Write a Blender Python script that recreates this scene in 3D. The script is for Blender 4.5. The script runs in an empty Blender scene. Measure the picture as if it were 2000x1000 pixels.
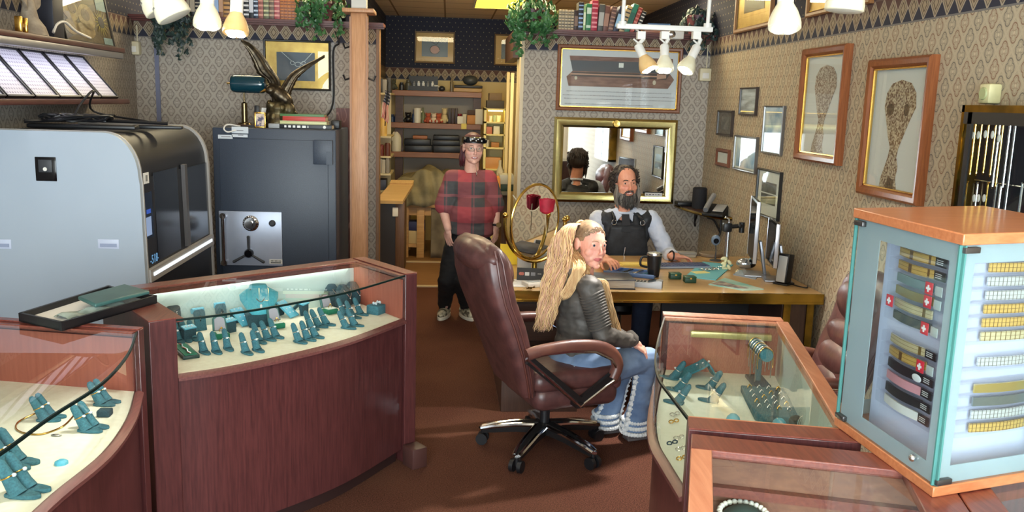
import bpy, bmesh, math, random
from mathutils import Vector as V, Matrix as Mx, noise
from math import pi, sin, cos, radians as R, atan2, hypot
S = bpy.context.scene
COL = S.collection
rnd = random.Random(7)
FPX, YAW, PITCH, ROLL, EYE = 1700.0, R(4.4), R(10.0), R(1.7), V((0, 0, 1.9))
cf = V((sin(YAW) * cos(PITCH), cos(YAW) * cos(PITCH), -sin(PITCH)))
cr0 = V((cos(YAW), -sin(YAW), 0))
cu0 = cr0.cross(cf)
cr = cos(ROLL) * cr0 + sin(ROLL) * cu0
cu = -sin(ROLL) * cr0 + cos(ROLL) * cu0
def at(px, py, X=None, Y=None, Z=None):
 """point where the sight line through a photo pixel meets a plane of the room"""
 d = cf + cr * ((px - 1000) / FPX) + cu * ((500 - py) / FPX)
 t = (Z - EYE.z) / d.z if Z is not None else (Y / d.y if Y is not None else X / d.x)
 return EYE + d * t
cam = bpy.data.cameras.new('camera')
cam.sensor_width = 36
cam.lens = 36 * FPX / 2000
cam.clip_start = 0.05
camo = bpy.data.objects.new('camera', cam)
COL.objects.link(camo)
camo.matrix_world = Mx(((cr.x, cu.x, -cf.x, EYE.x), (cr.y, cu.y, -cf.y, EYE.y), (cr.z, cu.z, -cf.z, EYE.z), (0, 0, 0, 1)))
S.camera = camo
S.view_settings.view_transform = 'Standard'
S.view_settings.look = 'None'
S.view_settings.gamma = 1
def lin(c):
 return tuple(((x / 255) / 12.92 if x / 255 <= .04045 else ((x / 255 + .055) / 1.055) ** 2.4) for x in c)
class G:
 """small node-graph helper"""
 def __init__(s, name):
  s.m = bpy.data.materials.new(name)
  s.m.use_nodes = True
  s.t = s.m.node_tree
  s.t.nodes.clear()
  s.out = s.n('ShaderNodeOutputMaterial')
 def n(s, typ, **kw):
  x = s.t.nodes.new(typ)
  for k, v in kw.items():
   setattr(x, k, v)
  return x
 def put(s, sock, v):
  if isinstance(v, E):
   s.t.links.new(v.s, sock)
  elif isinstance(v, bpy.types.NodeSocket):
   s.t.links.new(v, sock)
  elif isinstance(v, (tuple, list)) and len(v) == 3 and sock.type == 'RGBA':
   sock.default_value = (*v, 1)
  else:
   sock.default_value = v
 def math(s, op, *a):
  x = s.n('ShaderNodeMath', operation=op)
  for i, v in enumerate(a):
   s.put(x.inputs[i], v)
  return E(s, x.outputs[0])
 def coords(s, space='Object'):
  tc = s.n('ShaderNodeTexCoord')
  sep = s.n('ShaderNodeSeparateXYZ')
  s.t.links.new(tc.outputs[space], sep.inputs[0])
  s.vec = tc.outputs[space]
  return [E(s, sep.outputs[i]) for i in range(3)]
 def mix(s, f, a, b):
  x = s.n('ShaderNodeMix', data_type='RGBA')
  s.put(x.inputs[0], f)
  s.put(x.inputs[6], a)
  s.put(x.inputs[7], b)
  return x.outputs[2]
 def noise(s, scale=5, detail=3, stretch=None, rough=.5):
  x = s.n('ShaderNodeTexNoise')
  x.inputs['Scale'].default_value = scale
  x.inputs['Detail'].default_value = detail
  x.inputs['Roughness'].default_value = rough
  if not hasattr(s, 'vec'):
   s.coords()
  if stretch:
   mp = s.n('ShaderNodeMapping')
   mp.inputs['Scale'].default_value = stretch
   s.t.links.new(s.vec, mp.inputs['Vector'])
   s.t.links.new(mp.outputs[0], x.inputs['Vector'])
  else:
   s.t.links.new(s.vec, x.inputs['Vector'])
  return E(s, x.outputs['Fac'])
 def ramp(s, f, lo, hi):
  x = s.n('ShaderNodeMapRange')
  s.put(x.inputs[0], f)
  x.inputs[1].default_value = lo
  x.inputs[2].default_value = hi
  return E(s, x.outputs[0])
 def bump(s, h, strength=.3, dist=.01):
  x = s.n('ShaderNodeBump')
  x.inputs['Strength'].default_value = strength
  x.inputs['Distance'].default_value = dist
  s.put(x.inputs['Height'], h)
  return x.outputs[0]
 def bsdf(s, col, rough=.5, metal=0, bump=None, coat=0, emit=None, es=1, spec=.5, trans=0, sheen=0):
  b = s.n('ShaderNodeBsdfPrincipled')
  s.put(b.inputs['Base Color'], col)
  s.put(b.inputs['Roughness'], rough)
  s.put(b.inputs['Metallic'], metal)
  b.inputs['Coat Weight'].default_value = coat
  b.inputs['Coat Roughness'].default_value = .12
  b.inputs['Specular IOR Level'].default_value = spec
  b.inputs['Transmission Weight'].default_value = trans
  b.inputs['Sheen Weight'].default_value = sheen
  if emit is not None:
   s.put(b.inputs['Emission Color'], emit)
   b.inputs['Emission Strength'].default_value = es
  if bump is not None:
   s.t.links.new(bump, b.inputs['Normal'])
  s.t.links.new(b.outputs[0], s.out.inputs[0])
  return s.m
class E:
 def __init__(s, g, sock):
  s.g, s.s = g, sock
 def __add__(s, o): return s.g.math('ADD', s, o)
 __radd__ = __add__
 def __sub__(s, o): return s.g.math('SUBTRACT', s, o)
 def __rsub__(s, o): return s.g.math('SUBTRACT', o, s)
 def __mul__(s, o): return s.g.math('MULTIPLY', s, o)
 __rmul__ = __mul__
 def __truediv__(s, o): return s.g.math('DIVIDE', s, o)
 def __lt__(s, o): return s.g.math('LESS_THAN', s, o)
 def __gt__(s, o): return s.g.math('GREATER_THAN', s, o)
 def frac(s): return s.g.math('FRACT', s)
 def abs(s): return s.g.math('ABSOLUTE', s)
 def floor(s): return s.g.math('FLOOR', s)
 def sqrt(s): return s.g.math('SQRT', s)
 def min(s, o): return s.g.math('MINIMUM', s, o)
 def max(s, o): return s.g.math('MAXIMUM', s, o)
MATS = {}
def plain(name, rgb, rough=.5, metal=0, **k):
 if name not in MATS:
  MATS[name] = G(name).bsdf(lin(rgb), rough, metal, **k)
 return MATS[name]
def noisy(name, a, b, scale=20, rough=.6, metal=0, stretch=None, bump=0, lo=.35, hi=.65, detail=3, **k):
 if name in MATS:
  return MATS[name]
 g = G(name)
 f = g.noise(scale, detail, stretch)
 c = g.mix(g.ramp(f, lo, hi), lin(a), lin(b))
 MATS[name] = g.bsdf(c, rough, metal, bump=g.bump(f, bump) if bump else None, **k)
 return MATS[name]
def glass(name, tint=(.96, .985, .975), fac=1.0, rough=.0):
 g = G(name)
 tr = g.n('ShaderNodeBsdfTransparent')
 tr.inputs[0].default_value = (*tint, 1)
 gl = g.n('ShaderNodeBsdfGlossy')
 gl.inputs['Roughness'].default_value = rough
 fr = g.n('ShaderNodeFresnel')
 fr.inputs[0].default_value = 1.5
 mx = g.n('ShaderNodeMixShader')
 geo = g.n('ShaderNodeNewGeometry')
 g.t.links.new((E(g, fr.outputs[0]) * fac * (1 - E(g, geo.outputs['Backfacing']))).s, mx.inputs[0])
 g.t.links.new(tr.outputs[0], mx.inputs[1])
 g.t.links.new(gl.outputs[0], mx.inputs[2])
 g.t.links.new(mx.outputs[0], g.out.inputs[0])
 MATS[name] = g.m
 return g.m
def emit(name, rgb, strength):
 if name not in MATS:
  g = G(name)
  e = g.n('ShaderNodeEmission')
  e.inputs[0].default_value = (*lin(rgb), 1)
  e.inputs[1].default_value = strength
  g.t.links.new(e.outputs[0], g.out.inputs[0])
  MATS[name] = g.m
 return MATS[name]
def wallpaper(name, ax, base, rings, border0=2.36, upper=True, shift=0.0, low=None):
 """lattice paper with a diamond frieze and a dotted navy paper above it; ax: 0 runs along X, 1 along Y"""
 g = G(name)
 c = g.coords()
 u, v = c[ax] + shift, c[2]
 su, sv = u / .105, v / .145
 a, b = su + sv, su - sv
 p, q = (a + .5).frac() - .5, (b + .5).frac() - .5
 x, y = (p + q).abs() * .525, (p - q).abs() * .58
 def ln(i, j): return (i * i + j * j).sqrt()
 d = ln(x - .135, y).min(ln(x, y - .17))
 ring = (d - .165).abs() < .024
 ring2 = (d - .095).abs() < .014
 dot = ln(x, y) < .055
 e = .5 - p.abs().max(q.abs())
 band = e < .07
 line = ((e - .1).abs()) < .018
 par = ((a + .5).floor() * .5).frac() > .25
 n = g.noise(260, 2)
 n2 = g.noise(1.3, 2)
 col = g.mix(n, lin([k * .9 for k in base]), lin([min(255, k * 1.08) for k in base]))
 col = g.mix(band * .10, col, lin([min(255, k * 1.22) for k in base]))
 col = g.mix(line * .16, col, lin([k * .62 for k in base]))
 rc = g.mix(par, lin(rings[0]), lin(rings[1]))
 col = g.mix(ring * .74, col, rc)
 col = g.mix(ring2 * .35, col, rc)
 col = g.mix(dot * .35, col, lin([min(255, k * 1.3) for k in base]))
 if low:
  col = g.mix(n2, lin(low), lin([k * .9 for k in low]))
 h = .155
 t = (v - border0) / h
 dd = ((su + .0).frac() - .5).abs() * 2 + (t - .5).abs() * 2
 tri = g.mix(t > .5, lin((52, 53, 66)), lin((92, 68, 62)))
 fr = g.mix(dd < 1.0, tri, lin((166, 152, 132)))
 fr = g.mix(dd < .8, fr, lin((100, 88, 76)))
 fr = g.mix(dd < .7, fr, lin((160, 143, 118)))
 fr = g.mix(((dd - .42).abs() < .07), fr, lin((92, 78, 66)))
 fr = g.mix(((t - .03).abs() < .03), fr, lin((120, 116, 112)))
 fr = g.mix(((t - .97).abs() < .03), fr, lin((110, 92, 84)))
 s2, t2 = u / .075, v / .11
 p2, q2 = (s2 + t2).frac() - .5, (s2 - t2).frac() - .5
 nav = g.mix(n, lin((40, 42, 56)), lin((50, 52, 68)))
 nav = g.mix(ln(p2, q2) < .085, nav, lin((150, 140, 112)))
 col = g.mix(v > border0, col, fr)
 if upper:
  col = g.mix(v > border0 + h, col, nav)
 return g.bsdf(col, .75, bump=g.bump(n, .12, .002), spec=.25)
def wood(name, a, b, axis=2, scale=6, rough=.35, coat=0.0, stripe=1.0, spec=.5):
 if name in MATS:
  return MATS[name]
 g = G(name)
 st = [14, 14, 14]
 st[axis] = .9
 f = g.noise(scale, 5, tuple(st), .6)
 f2 = g.noise(1.2, 2)
 c = g.mix(g.ramp(f * stripe + f2 * (1 - stripe), .3, .7), lin(a), lin(b))
 MATS[name] = g.bsdf(c, rough, coat=coat, bump=g.bump(f, .06, .002), spec=spec)
 return MATS[name]
WM = {}
def wm(o):
 return WM.get(o.name, Mx())
def frame_between(p0, p1):
 d = (V(p1) - V(p0))
 z = d.normalized()
 return z.to_track_quat('Z', 'Y').to_matrix()
class MB:
 def __init__(s, T=None):
  s.v, s.f, s.m, s.mi, s.T = [], [], [], 0, T
 def add(s, verts, faces):
  o = len(s.v)
  s.v += [(s.T @ V(p)) if s.T else V(p) for p in verts]
  for f in faces:
   s.f.append([o + i for i in f])
   s.m.append(s.mi)
  return s
 def box(s, c, d, M=None, bev=0.0, rz=0.0, seg=2):
  """box of size d centred on c"""
  rot = (M or Mx.Rotation(rz, 3, 'Z'))
  c = V(c)
  if bev:
   bm = bmesh.new()
   bmesh.ops.create_cube(bm, size=1, matrix=Mx.Diagonal((*d, 1)))
   bmesh.ops.bevel(bm, geom=bm.edges[:], offset=min(bev, min(d) * .49), segments=seg, affect='EDGES', profile=.5)
   vs = [c + rot @ v.co for v in bm.verts]
   bm.verts.index_update()
   fs = [[v.index for v in f.verts] for f in bm.faces]
   bm.free()
   return s.add(vs, fs)
  x, y, z = [k / 2 for k in d]
  vs = [c + rot @ V((i * x, j * y, k * z)) for k in (-1, 1) for j in (-1, 1) for i in (-1, 1)]
  return s.add(vs, [(0, 2, 3, 1), (4, 5, 7, 6), (0, 1, 5, 4), (2, 6, 7, 3), (0, 4, 6, 2), (1, 3, 7, 5)])
 def bb(s, lo, hi, bev=0.0):
  lo, hi = V(lo), V(hi)
  return s.box((lo + hi) / 2, [abs(k) for k in (hi - lo)], bev=bev)
 def rings(s, rings, closed_ends=(True, True), loop=False):
  n = len(rings[0])
  vs = [p for r in rings for p in r]
  fs = []
  m = len(rings)
  for i in range(m if loop else m - 1):
   k = (i + 1) % m
   for j in range(n):
    fs.append((i * n + j, i * n + (j + 1) % n, k * n + (j + 1) % n, k * n + j))
  if not loop:
   if closed_ends[0]:
    fs.append(tuple(range(n))[::-1])
   if closed_ends[1]:
    fs.append(tuple((m - 1) * n + j for j in range(n)))
  return s.add(vs, fs)
 def cyl(s, p0, p1, r0, r1=None, n=20, cap=True):
  r1 = r0 if r1 is None else r1
  F = frame_between(p0, p1)
  rr = []
  for p, r in ((p0, r0), (p1, r1)):
   rr.append([V(p) + F @ V((r * cos(2 * pi * k / n), r * sin(2 * pi * k / n), 0)) for k in range(n)])
  return s.rings(rr, (cap, cap))
 def tube(s, pts, r, n=8, loop=False, flat=1.0):
  pts = [V(p) for p in pts]
  m = len(pts)
  rs = r if isinstance(r, (list, tuple)) else [r] * m
  tan = []
  for i in range(m):
   a = pts[i - 1] if (i > 0 or loop) else pts[i]
   b = pts[(i + 1) % m] if (i < m - 1 or loop) else pts[i]
   t = (b - a)
   tan.append(t.normalized() if t.length > 1e-9 else V((0, 0, 1)))
  x = tan[0].orthogonal().normalized()
  if abs(tan[0].z) < .9:
   x = V((0, 0, 1)).cross(tan[0]).normalized()
  rr = []
  for i in range(m):
   x = (x - tan[i] * x.dot(tan[i]))
   x = x.normalized() if x.length > 1e-6 else tan[i].orthogonal().normalized()
   y = tan[i].cross(x)
   rr.append([pts[i] + x * (rs[i] * cos(2 * pi * k / n)) + y * (rs[i] * flat * sin(2 * pi * k / n)) for k in range(n)])
  return s.rings(rr, loop=loop)
 def lathe(s, prof, c=(0, 0, 0), n=24, M=None):
  M = M or Mx.Identity(3)
  c = V(c)
  return s.rings([[c + M @ V((max(r, 1e-4) * cos(2 * pi * k / n), max(r, 1e-4) * sin(2 * pi * k / n), z)) for k in range(n)] for r, z in prof])
 def ball(s, c, r, n=16, m=10, M=None):
  r = (r, r, r) if isinstance(r, (int, float)) else r
  M = M or Mx.Identity(3)
  c = V(c)
  rr = []
  for i in range(m + 1):
   a = -pi / 2 + pi * (i + .0) / m
   q = max(cos(a), .02)
   rr.append([c + M @ V((r[0] * q * cos(2 * pi * k / n), r[1] * q * sin(2 * pi * k / n), r[2] * sin(a))) for k in range(n)])
  return s.rings(rr)
 def prism(s, poly, z0, z1):
  n = len(poly)
  area = sum(poly[i][0] * poly[(i + 1) % n][1] - poly[(i + 1) % n][0] * poly[i][1] for i in range(n))
  p = [(q[0], q[1]) for q in poly]
  if area < 0:
   p.reverse()
  vs = [V((x, y, z0)) for x, y in p] + [V((x, y, z1)) for x, y in p]
  fs = [tuple(range(n))[::-1], tuple(range(n, 2 * n))] + [(i, (i + 1) % n, n + (i + 1) % n, n + i) for i in range(n)]
  return s.add(vs, fs)
 def slab(s, poly, th):
  """flat 3-D polygon given thickness th along its normal (centred)"""
  poly = [V(p) for p in poly]
  nn = V((0, 0, 0))
  for i in range(len(poly)):
   nn += (poly[i] - poly[0]).cross(poly[(i + 1) % len(poly)] - poly[0])
  nn.normalize()
  n = len(poly)
  vs = [p - nn * th / 2 for p in poly] + [p + nn * th / 2 for p in poly]
  return s.add(vs, [tuple(range(n))[::-1], tuple(range(n, 2 * n))] + [(i, (i + 1) % n, n + (i + 1) % n, n + i) for i in range(n)])
 def sheet(s, f, nu, nv, th=0.0, loopu=False):
  P = [[V(f(i / nu, j / nv)) for j in range(nv + 1)] for i in range(nu + 1)]
  vs = [p for row in P for p in row]
  w = nv + 1
  fs = [(i * w + j, (i + 1) * w + j, (i + 1) * w + j + 1, i * w + j + 1) for i in range(nu) for j in range(nv)]
  if th:
   N = [V((0, 0, 0)) for _ in vs]
   for q in fs:
    nn = (vs[q[1]] - vs[q[0]]).cross(vs[q[3]] - vs[q[0]])
    nn2 = (vs[q[3]] - vs[q[2]]).cross(vs[q[1]] - vs[q[2]])
    for i in q:
     N[i] += nn + nn2
   k = len(vs)
   vs = [v + n.normalized() * th / 2 for v, n in zip(vs, N)] + [v - n.normalized() * th / 2 for v, n in zip(vs, N)]
   fs = fs + [tuple(k + i for i in q[::-1]) for q in fs]
   edge = [i * w for i in range(nu + 1)] + [nu * w + j for j in range(1, nv + 1)] + [i * w + nv for i in range(nu - 1, -1, -1)] + [j for j in range(nv - 1, 0, -1)]
   for i in range(len(edge)):
    a, b = edge[i], edge[(i + 1) % len(edge)]
    fs.append((a, k + a, k + b, b)[::-1])
  return s.add(vs, fs)
 def build(s, name, mats, parent=None, loc=None, smooth=35, sub=0, bevel=0, label=None, kind=None, rz=0.0):
  mats = mats if isinstance(mats, (list, tuple)) else [mats]
  me = bpy.data.meshes.new(name)
  if parent is not None:
   W = wm(parent)
  elif loc is not None:
   W = Mx.Translation(V(loc)) @ Mx.Rotation(rz, 4, 'Z')
  else:
   W = Mx()
  inv = W.inverted()
  me.from_pydata([inv @ v for v in s.v], [], s.f)
  for m in mats:
   me.materials.append(m)
  me.polygons.foreach_set('material_index', s.m)
  me.validate()
  bm = bmesh.new()
  bm.from_mesh(me)
  bmesh.ops.recalc_face_normals(bm, faces=bm.faces[:])
  bm.to_mesh(me)
  bm.free()
  if smooth:
   me.shade_smooth()
   if smooth < 180:
    me.set_sharp_from_angle(angle=R(smooth))
  o = bpy.data.objects.new(name, me)
  COL.objects.link(o)
  if parent is not None:
   o.parent = parent
   WM[o.name] = W
  else:
   o.matrix_world = W
   WM[o.name] = W
  if bevel:
   b = o.modifiers.new('bevel', 'BEVEL')
   b.width = bevel
   b.segments = 2
   b.limit_method = 'ANGLE'
  if sub:
   b = o.modifiers.new('sub', 'SUBSURF')
   b.levels = b.render_levels = sub
  if label:
   o['label'] = label
  if kind:
   o['kind'] = kind
  return o
def tag(o, label, cat, group=None, kind=None):
 o['label'] = label
 o['category'] = cat
 if group:
  o['group'] = group
 if kind:
  o['kind'] = kind
 return o
def thing(name, label, cat, loc=(0, 0, 0), rz=0.0, group=None):
 o = bpy.data.objects.new(name, None)
 COL.objects.link(o)
 o.empty_display_size = .05
 W = Mx.Translation(V(loc)) @ Mx.Rotation(rz, 4, 'Z')
 o.matrix_world = W
 WM[o.name] = W
 return tag(o, label, cat, group)
def move(o, loc, rz=0.0, scale=1.0, rot=None):
 W = Mx.Translation(V(loc)) @ (rot.to_4x4() if rot is not None else Mx.Rotation(rz, 4, 'Z')) @ Mx.Scale(scale, 4)
 o.matrix_world = W
 WM[o.name] = W
 return o
def kids(o):
 return [c for c in COL.objects if c.parent == o]
KID = {}
def dup(root, loc, rz=0.0, label=None, group=None, scale=1.0, rot=None):
 if root.name not in KID:
  KID[root.name] = [(c, kids(c)) for c in kids(root)]
 r = root.copy()
 COL.objects.link(r)
 for c, gs in KID[root.name]:
  k = c.copy()
  COL.objects.link(k)
  k.parent = r
  for g in gs:
   h = g.copy()
   COL.objects.link(h)
   h.parent = k
 move(r, loc, rz, scale, rot)
 if label:
  r['label'] = label
 if group:
  r['group'] = group
 return r
def struct(mb, name, mat, **k):
 return mb.build(name, mat, None, kind='structure', **k)
def text_mesh(s, size, depth=.0006, align='CENTER'):
 cu_ = bpy.data.curves.new('t', 'FONT')
 cu_.body = s
 cu_.size = size
 cu_.extrude = depth
 cu_.align_x = align
 cu_.align_y = 'CENTER'
 o = bpy.data.objects.new('t', cu_)
 COL.objects.link(o)
 dg = bpy.context.evaluated_depsgraph_get()
 me = bpy.data.meshes.new_from_object(o.evaluated_get(dg))
 vs = [v.co.copy() for v in me.vertices]
 fs = [list(p.vertices) for p in me.polygons]
 bpy.data.objects.remove(o)
 bpy.data.meshes.remove(me)
 return vs, fs
def put_text(mb, s, size, c, ux, uy, depth=.0006, align='CENTER'):
 ux, uy = V(ux).normalized(), V(uy).normalized()
 uz = ux.cross(uy)
 vs, fs = text_mesh(s, size, depth, align)
 mb.add([V(c) + ux * p.x + uy * p.y + uz * p.z for p in vs], fs)
def spline(pts, n=6, loop=False):
 """Catmull-Rom through points"""
 pts = [V(p) for p in pts]
 m = len(pts)
 out = []
 for i in range(m if loop else m - 1):
  p0 = pts[i - 1] if (i > 0 or loop) else pts[0] * 2 - pts[1]
  p1, p2 = pts[i], pts[(i + 1) % m]
  p3 = pts[(i + 2) % m] if (i + 2 < m or loop) else p2 * 2 - p1
  for k in range(n):
   t = k / n
   out.append(.5 * ((2 * p1) + (p2 - p0) * t + (2 * p0 - 5 * p1 + 4 * p2 - p3) * t * t + (3 * p1 - p0 - 3 * p2 + p3) * t ** 3))
 if not loop:
  out.append(pts[-1])
 return out
def fuse(name, mb, voxel, mat, parent, paint=None, smooth_it=4, mats=None, label=None, wr=None):
 """weld overlapping solids into one continuous skin"""
 o = mb.build(name, mat, None, smooth=180)
 r = o.modifiers.new('r', 'REMESH')
 r.mode = 'VOXEL'
 r.voxel_size = voxel
 r.use_smooth_shade = True
 if smooth_it:
  sm = o.modifiers.new('s', 'SMOOTH')
  sm.factor = .5
  sm.iterations = smooth_it
 dg = bpy.context.evaluated_depsgraph_get()
 me = bpy.data.meshes.new_from_object(o.evaluated_get(dg))
 old = o.data
 o.modifiers.clear()
 o.data = me
 bpy.data.meshes.remove(old)
 me.name = name
 if wr:
  am, sc = wr
  st = V((1.0, 1.0, 1.9)) * sc
  ns = [v.normal.copy() for v in me.vertices]
  for v, nv in zip(me.vertices, ns):
   q = V((v.co.x * st.x, v.co.y * st.y, v.co.z * st.z))
   v.co += nv * (am * (noise.noise(q) + .5 * noise.noise(q * 2.3)))
 W = wm(parent)
 if paint:
  me.materials.clear()
  for m in mats:
   me.materials.append(m)
  for p in me.polygons:
   p.material_index = paint(p.center)
 me.transform(W.inverted())
 me.shade_smooth()
 o.parent = parent
 o.matrix_basis = Mx()
 WM[o.name] = W
 if label:
  o['label'] = label
 return o
MAHOG = wood('mahogany', (62, 31, 32), (88, 46, 45), 2, 7, .33, coat=.25)
MAHOG_LIT = wood('mahogany_lit', (96, 44, 36), (128, 66, 52), 1, 7, .35, coat=.3)  # same mahogany as the bodies, light on the tops put into the colour
MAHOE = wood('mahogany_edge', (86, 49, 47), (110, 67, 63), 1, 9, .35)
CHERRY = wood('cherry', (186, 116, 84), (208, 142, 108), 1, 5, .4, coat=.2)
CHERRYI = wood('cherry_inside', (150, 78, 62), (170, 94, 76), 2, 5, .5)
OAK = wood('oak', (176, 122, 80), (204, 152, 108), 2, 8, .45)
OAKD = wood('oak_edge', (150, 100, 62), (172, 122, 82), 2, 8, .45)
DKWOOD = wood('dark_stained_wood', (58, 36, 28), (78, 50, 38), 0, 6, .5)
PLANKW = wood('plank_wood', (84, 42, 34), (120, 72, 62), 2, 3, .5)
PINE = wood('pine', (196, 158, 104), (214, 180, 128), 2, 6, .5)
GLASS = glass('clear_glass')
GLASSG = glass('sea_glass', (.955, .985, .975))
GLEDGE = plain('glass_edge', (12, 30, 28), .35, spec=.2)
WHITE = plain('white_paint', (226, 222, 214), .45)
CREAM = plain('cream_plastic', (214, 204, 172), .45)
BLACK = plain('black_plastic', (22, 22, 25), .4)
BLACKG = plain('black_gloss', (14, 14, 18), .12, spec=.5)
DARKG = plain('dark_grey', (52, 54, 58), .5)
GREY = plain('mid_grey', (128, 130, 132), .5)
STEEL = plain('steel', (196, 198, 202), .25, 1)
CHROME = plain('chrome', (220, 222, 226), .1, 1)
BRASS = plain('brass', (206, 172, 92), .18, 1)
BRASSD = noisy('aged_brass', (170, 138, 60), (110, 92, 40), 8, .22, 1)
GOLD = plain('gold', (226, 178, 90), .25, 1)
GOLDF = noisy('gold_foil', (206, 168, 92), (188, 148, 78), 12, .4, .6)
BRONZE = noisy('bronze', (92, 80, 62), (60, 52, 42), 30, .35, .8, bump=.3)
PAPER = plain('paper', (238, 238, 236), .7)
PAGES = noisy('pages', (226, 216, 192), (206, 192, 164), 60, .8, stretch=(1, 1, 12))
TEAL = noisy('teal_suede', (64, 112, 124), (50, 92, 104), 200, .9)
TEALD = noisy('dark_teal_suede', (44, 76, 86), (34, 60, 70), 200, .9)
TURQ = plain('turquoise', (88, 170, 196), .5)
DECK = noisy('cream_deck', (242, 236, 218), (236, 228, 208), 40, .7)
DECKG = noisy('pale_deck', (238, 240, 224), (230, 234, 216), 40, .7)
MIRROR = plain('mirror_glass', (236, 238, 238), .02, 1)
LEATHER = noisy('brown_leather', (92, 56, 53), (70, 42, 41), 14, .42, bump=.25, coat=.1)
LEATHERT = noisy('brown_leather_worn', (112, 70, 56), (84, 50, 46), 6, .4, bump=.25, coat=.1)
FLOWERP = [plain('petal_%d' % i, c, .6) for i, c in enumerate([(200, 150, 90), (170, 120, 80)])]
XL, XR, YB, YF, ZC, Y0 = -2.7, 2.35, 7.9, 11.9, 2.98, -1.4
def carpet():
 g = G('carpet')
 f = g.noise(170, 3)
 f2 = g.noise(1.6, 3)
 c = g.mix(g.ramp(f, .38, .66), lin((64, 37, 29)), lin((106, 68, 54)))
 c = g.mix(g.ramp(f2, .4, .8) * .35, c, lin((112, 78, 58)))
 return g.bsdf(c, .95, bump=g.bump(f, .5, .01), spec=.1)
def ceiling_tiles():
 g = G('ceiling_tiles')
 x, y, z = g.coords()
 a = ((x / .61 + .1).frac() - .5).abs()
 b = ((y / .61 + .35).frac() - .5).abs()
 n = g.noise(120, 3)
 c = g.mix(n, lin((226, 204, 172)), lin((236, 216, 186)))
 c = g.mix(a.max(b) > .482, c, lin((150, 122, 90)))
 return g.bsdf(c, .85)
struct(MB().bb((XL - .1, Y0 - .1, -.05), (XR + .1, 8.84, 0)), 'floor', carpet())
struct(MB().bb((XL - .1, 8.84, -.05), (XR + .1, YF + .1, 0)), 'floor_back', wood('back_floor', (112, 76, 44), (132, 94, 58), 0, 4, .5))
struct(MB().bb((-.62, 8.81, -.001), (.66, 8.87, .012)), 'trim_1', plain('threshold_light', (190, 170, 140), .4))
struct(MB().bb((-.8, 10.2, -.001), (.66, 10.26, .01)), 'trim_2', plain('threshold_light', (190, 170, 140), .4))
struct(MB().bb((XL - .1, Y0 - .1, ZC), (XR + .1, YF + .1, ZC + .06)), 'ceiling', ceiling_tiles())
WPL = wallpaper('wallpaper_left', 1, (158, 150, 140), ((92, 84, 80), (100, 92, 86)))
WPR = wallpaper('wallpaper_right', 1, (182, 168, 143), ((122, 80, 60), (92, 88, 84)), shift=.04)
WPB = wallpaper('wallpaper_back', 0, (172, 163, 151), ((96, 86, 82), (106, 92, 84)), upper=False)
WPF = wallpaper('wallpaper_far', 0, (160, 150, 138), ((100, 90, 86), (112, 98, 88)), border0=2.16, low=(214, 190, 136))
WPS = wallpaper('wallpaper_side', 1, (160, 150, 138), ((100, 90, 86), (112, 98, 88)), border0=2.16, low=(206, 184, 132))
struct(MB().bb((XL - .1, Y0 - .1, 0), (XL, YF + .1, ZC)), 'wall_left', WPL)
struct(MB().bb((XR, Y0 - .1, 0), (XR + .1, YF + .1, ZC)), 'wall_right', WPR)
struct(MB().bb((XL, YB, 0), (-.64, YB + .14, 2.5)), 'wall_back_left', WPB)
struct(MB().bb((.665, YB, 0), (XR, YB + .14, 2.5)), 'wall_back_right', WPB)
struct(MB().bb((XL, YF, 0), (XR, YF + .1, ZC)), 'wall_far', WPF)
struct(MB().bb((-.92, YB + .14, 0), (-.84, YF, ZC)), 'wall_side', WPS)
PLASTER = plain('front_plaster', (206, 200, 188), .8)
f = MB()
f.bb((XL, Y0 - .1, 0), (XR, Y0, .35)).bb((XL, Y0 - .1, 2.75), (XR, Y0, ZC))
for x0, x1 in ((XL, -2.5), (-.98, -.86), (.62, .74), (2.2, XR)):
 f.bb((x0, Y0 - .1, .35), (x1, Y0, 2.75))
struct(f, 'wall_front', PLASTER)
for i, (x0, x1) in enumerate(((-2.5, -.98), (-.86, .62), (.74, 2.2))):
 struct(MB().bb((x0, Y0 - .06, .35), (x1, Y0 - .05, 2.75)), 'window_%d' % (i + 1), GLASS)
struct(MB().bb((-.64, YB - .012, 0), (-.612, YB + .15, 2.5)), 'trim_3', wood('casing', (120, 86, 56), (146, 108, 74), 2, 8, .5))
c = MB()
c.bb((.635, YB - .012, 0), (.665, YB + .15, 2.5))
struct(c, 'trim_4', plain('casing_light', (206, 190, 156), .5))
LEDGE = wood('ledge_wood', (84, 42, 40), (108, 58, 52), 0, 8, .4)
def ledge(x0, x1, name):
 m = MB()
 m.bb((x0, YB - .13, 2.522), (x1, YB + .15, 2.54)).bb((x0, YB - .105, 2.508), (x1, YB, 2.522)).bb((x0, YB - .05, 2.494), (x1, YB, 2.508))
 return struct(m, name, LEDGE)
ledge(XL, -.57, 'trim_5')
ledge(.60, XR, 'trim_6')
struct(MB().bb((.575, YB + .15, 2.30), (.665, YB + 1.3, 2.54)), 'trim_7', DKWOOD)
UZ = V((0, 0, 1))
WALLR = (V((0, -1, 0)), V((-1, 0, 0)))
WALLB = (V((1, 0, 0)), V((0, -1, 0)))
WALLL = (V((0, 1, 0)), V((1, 0, 0)))
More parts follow.
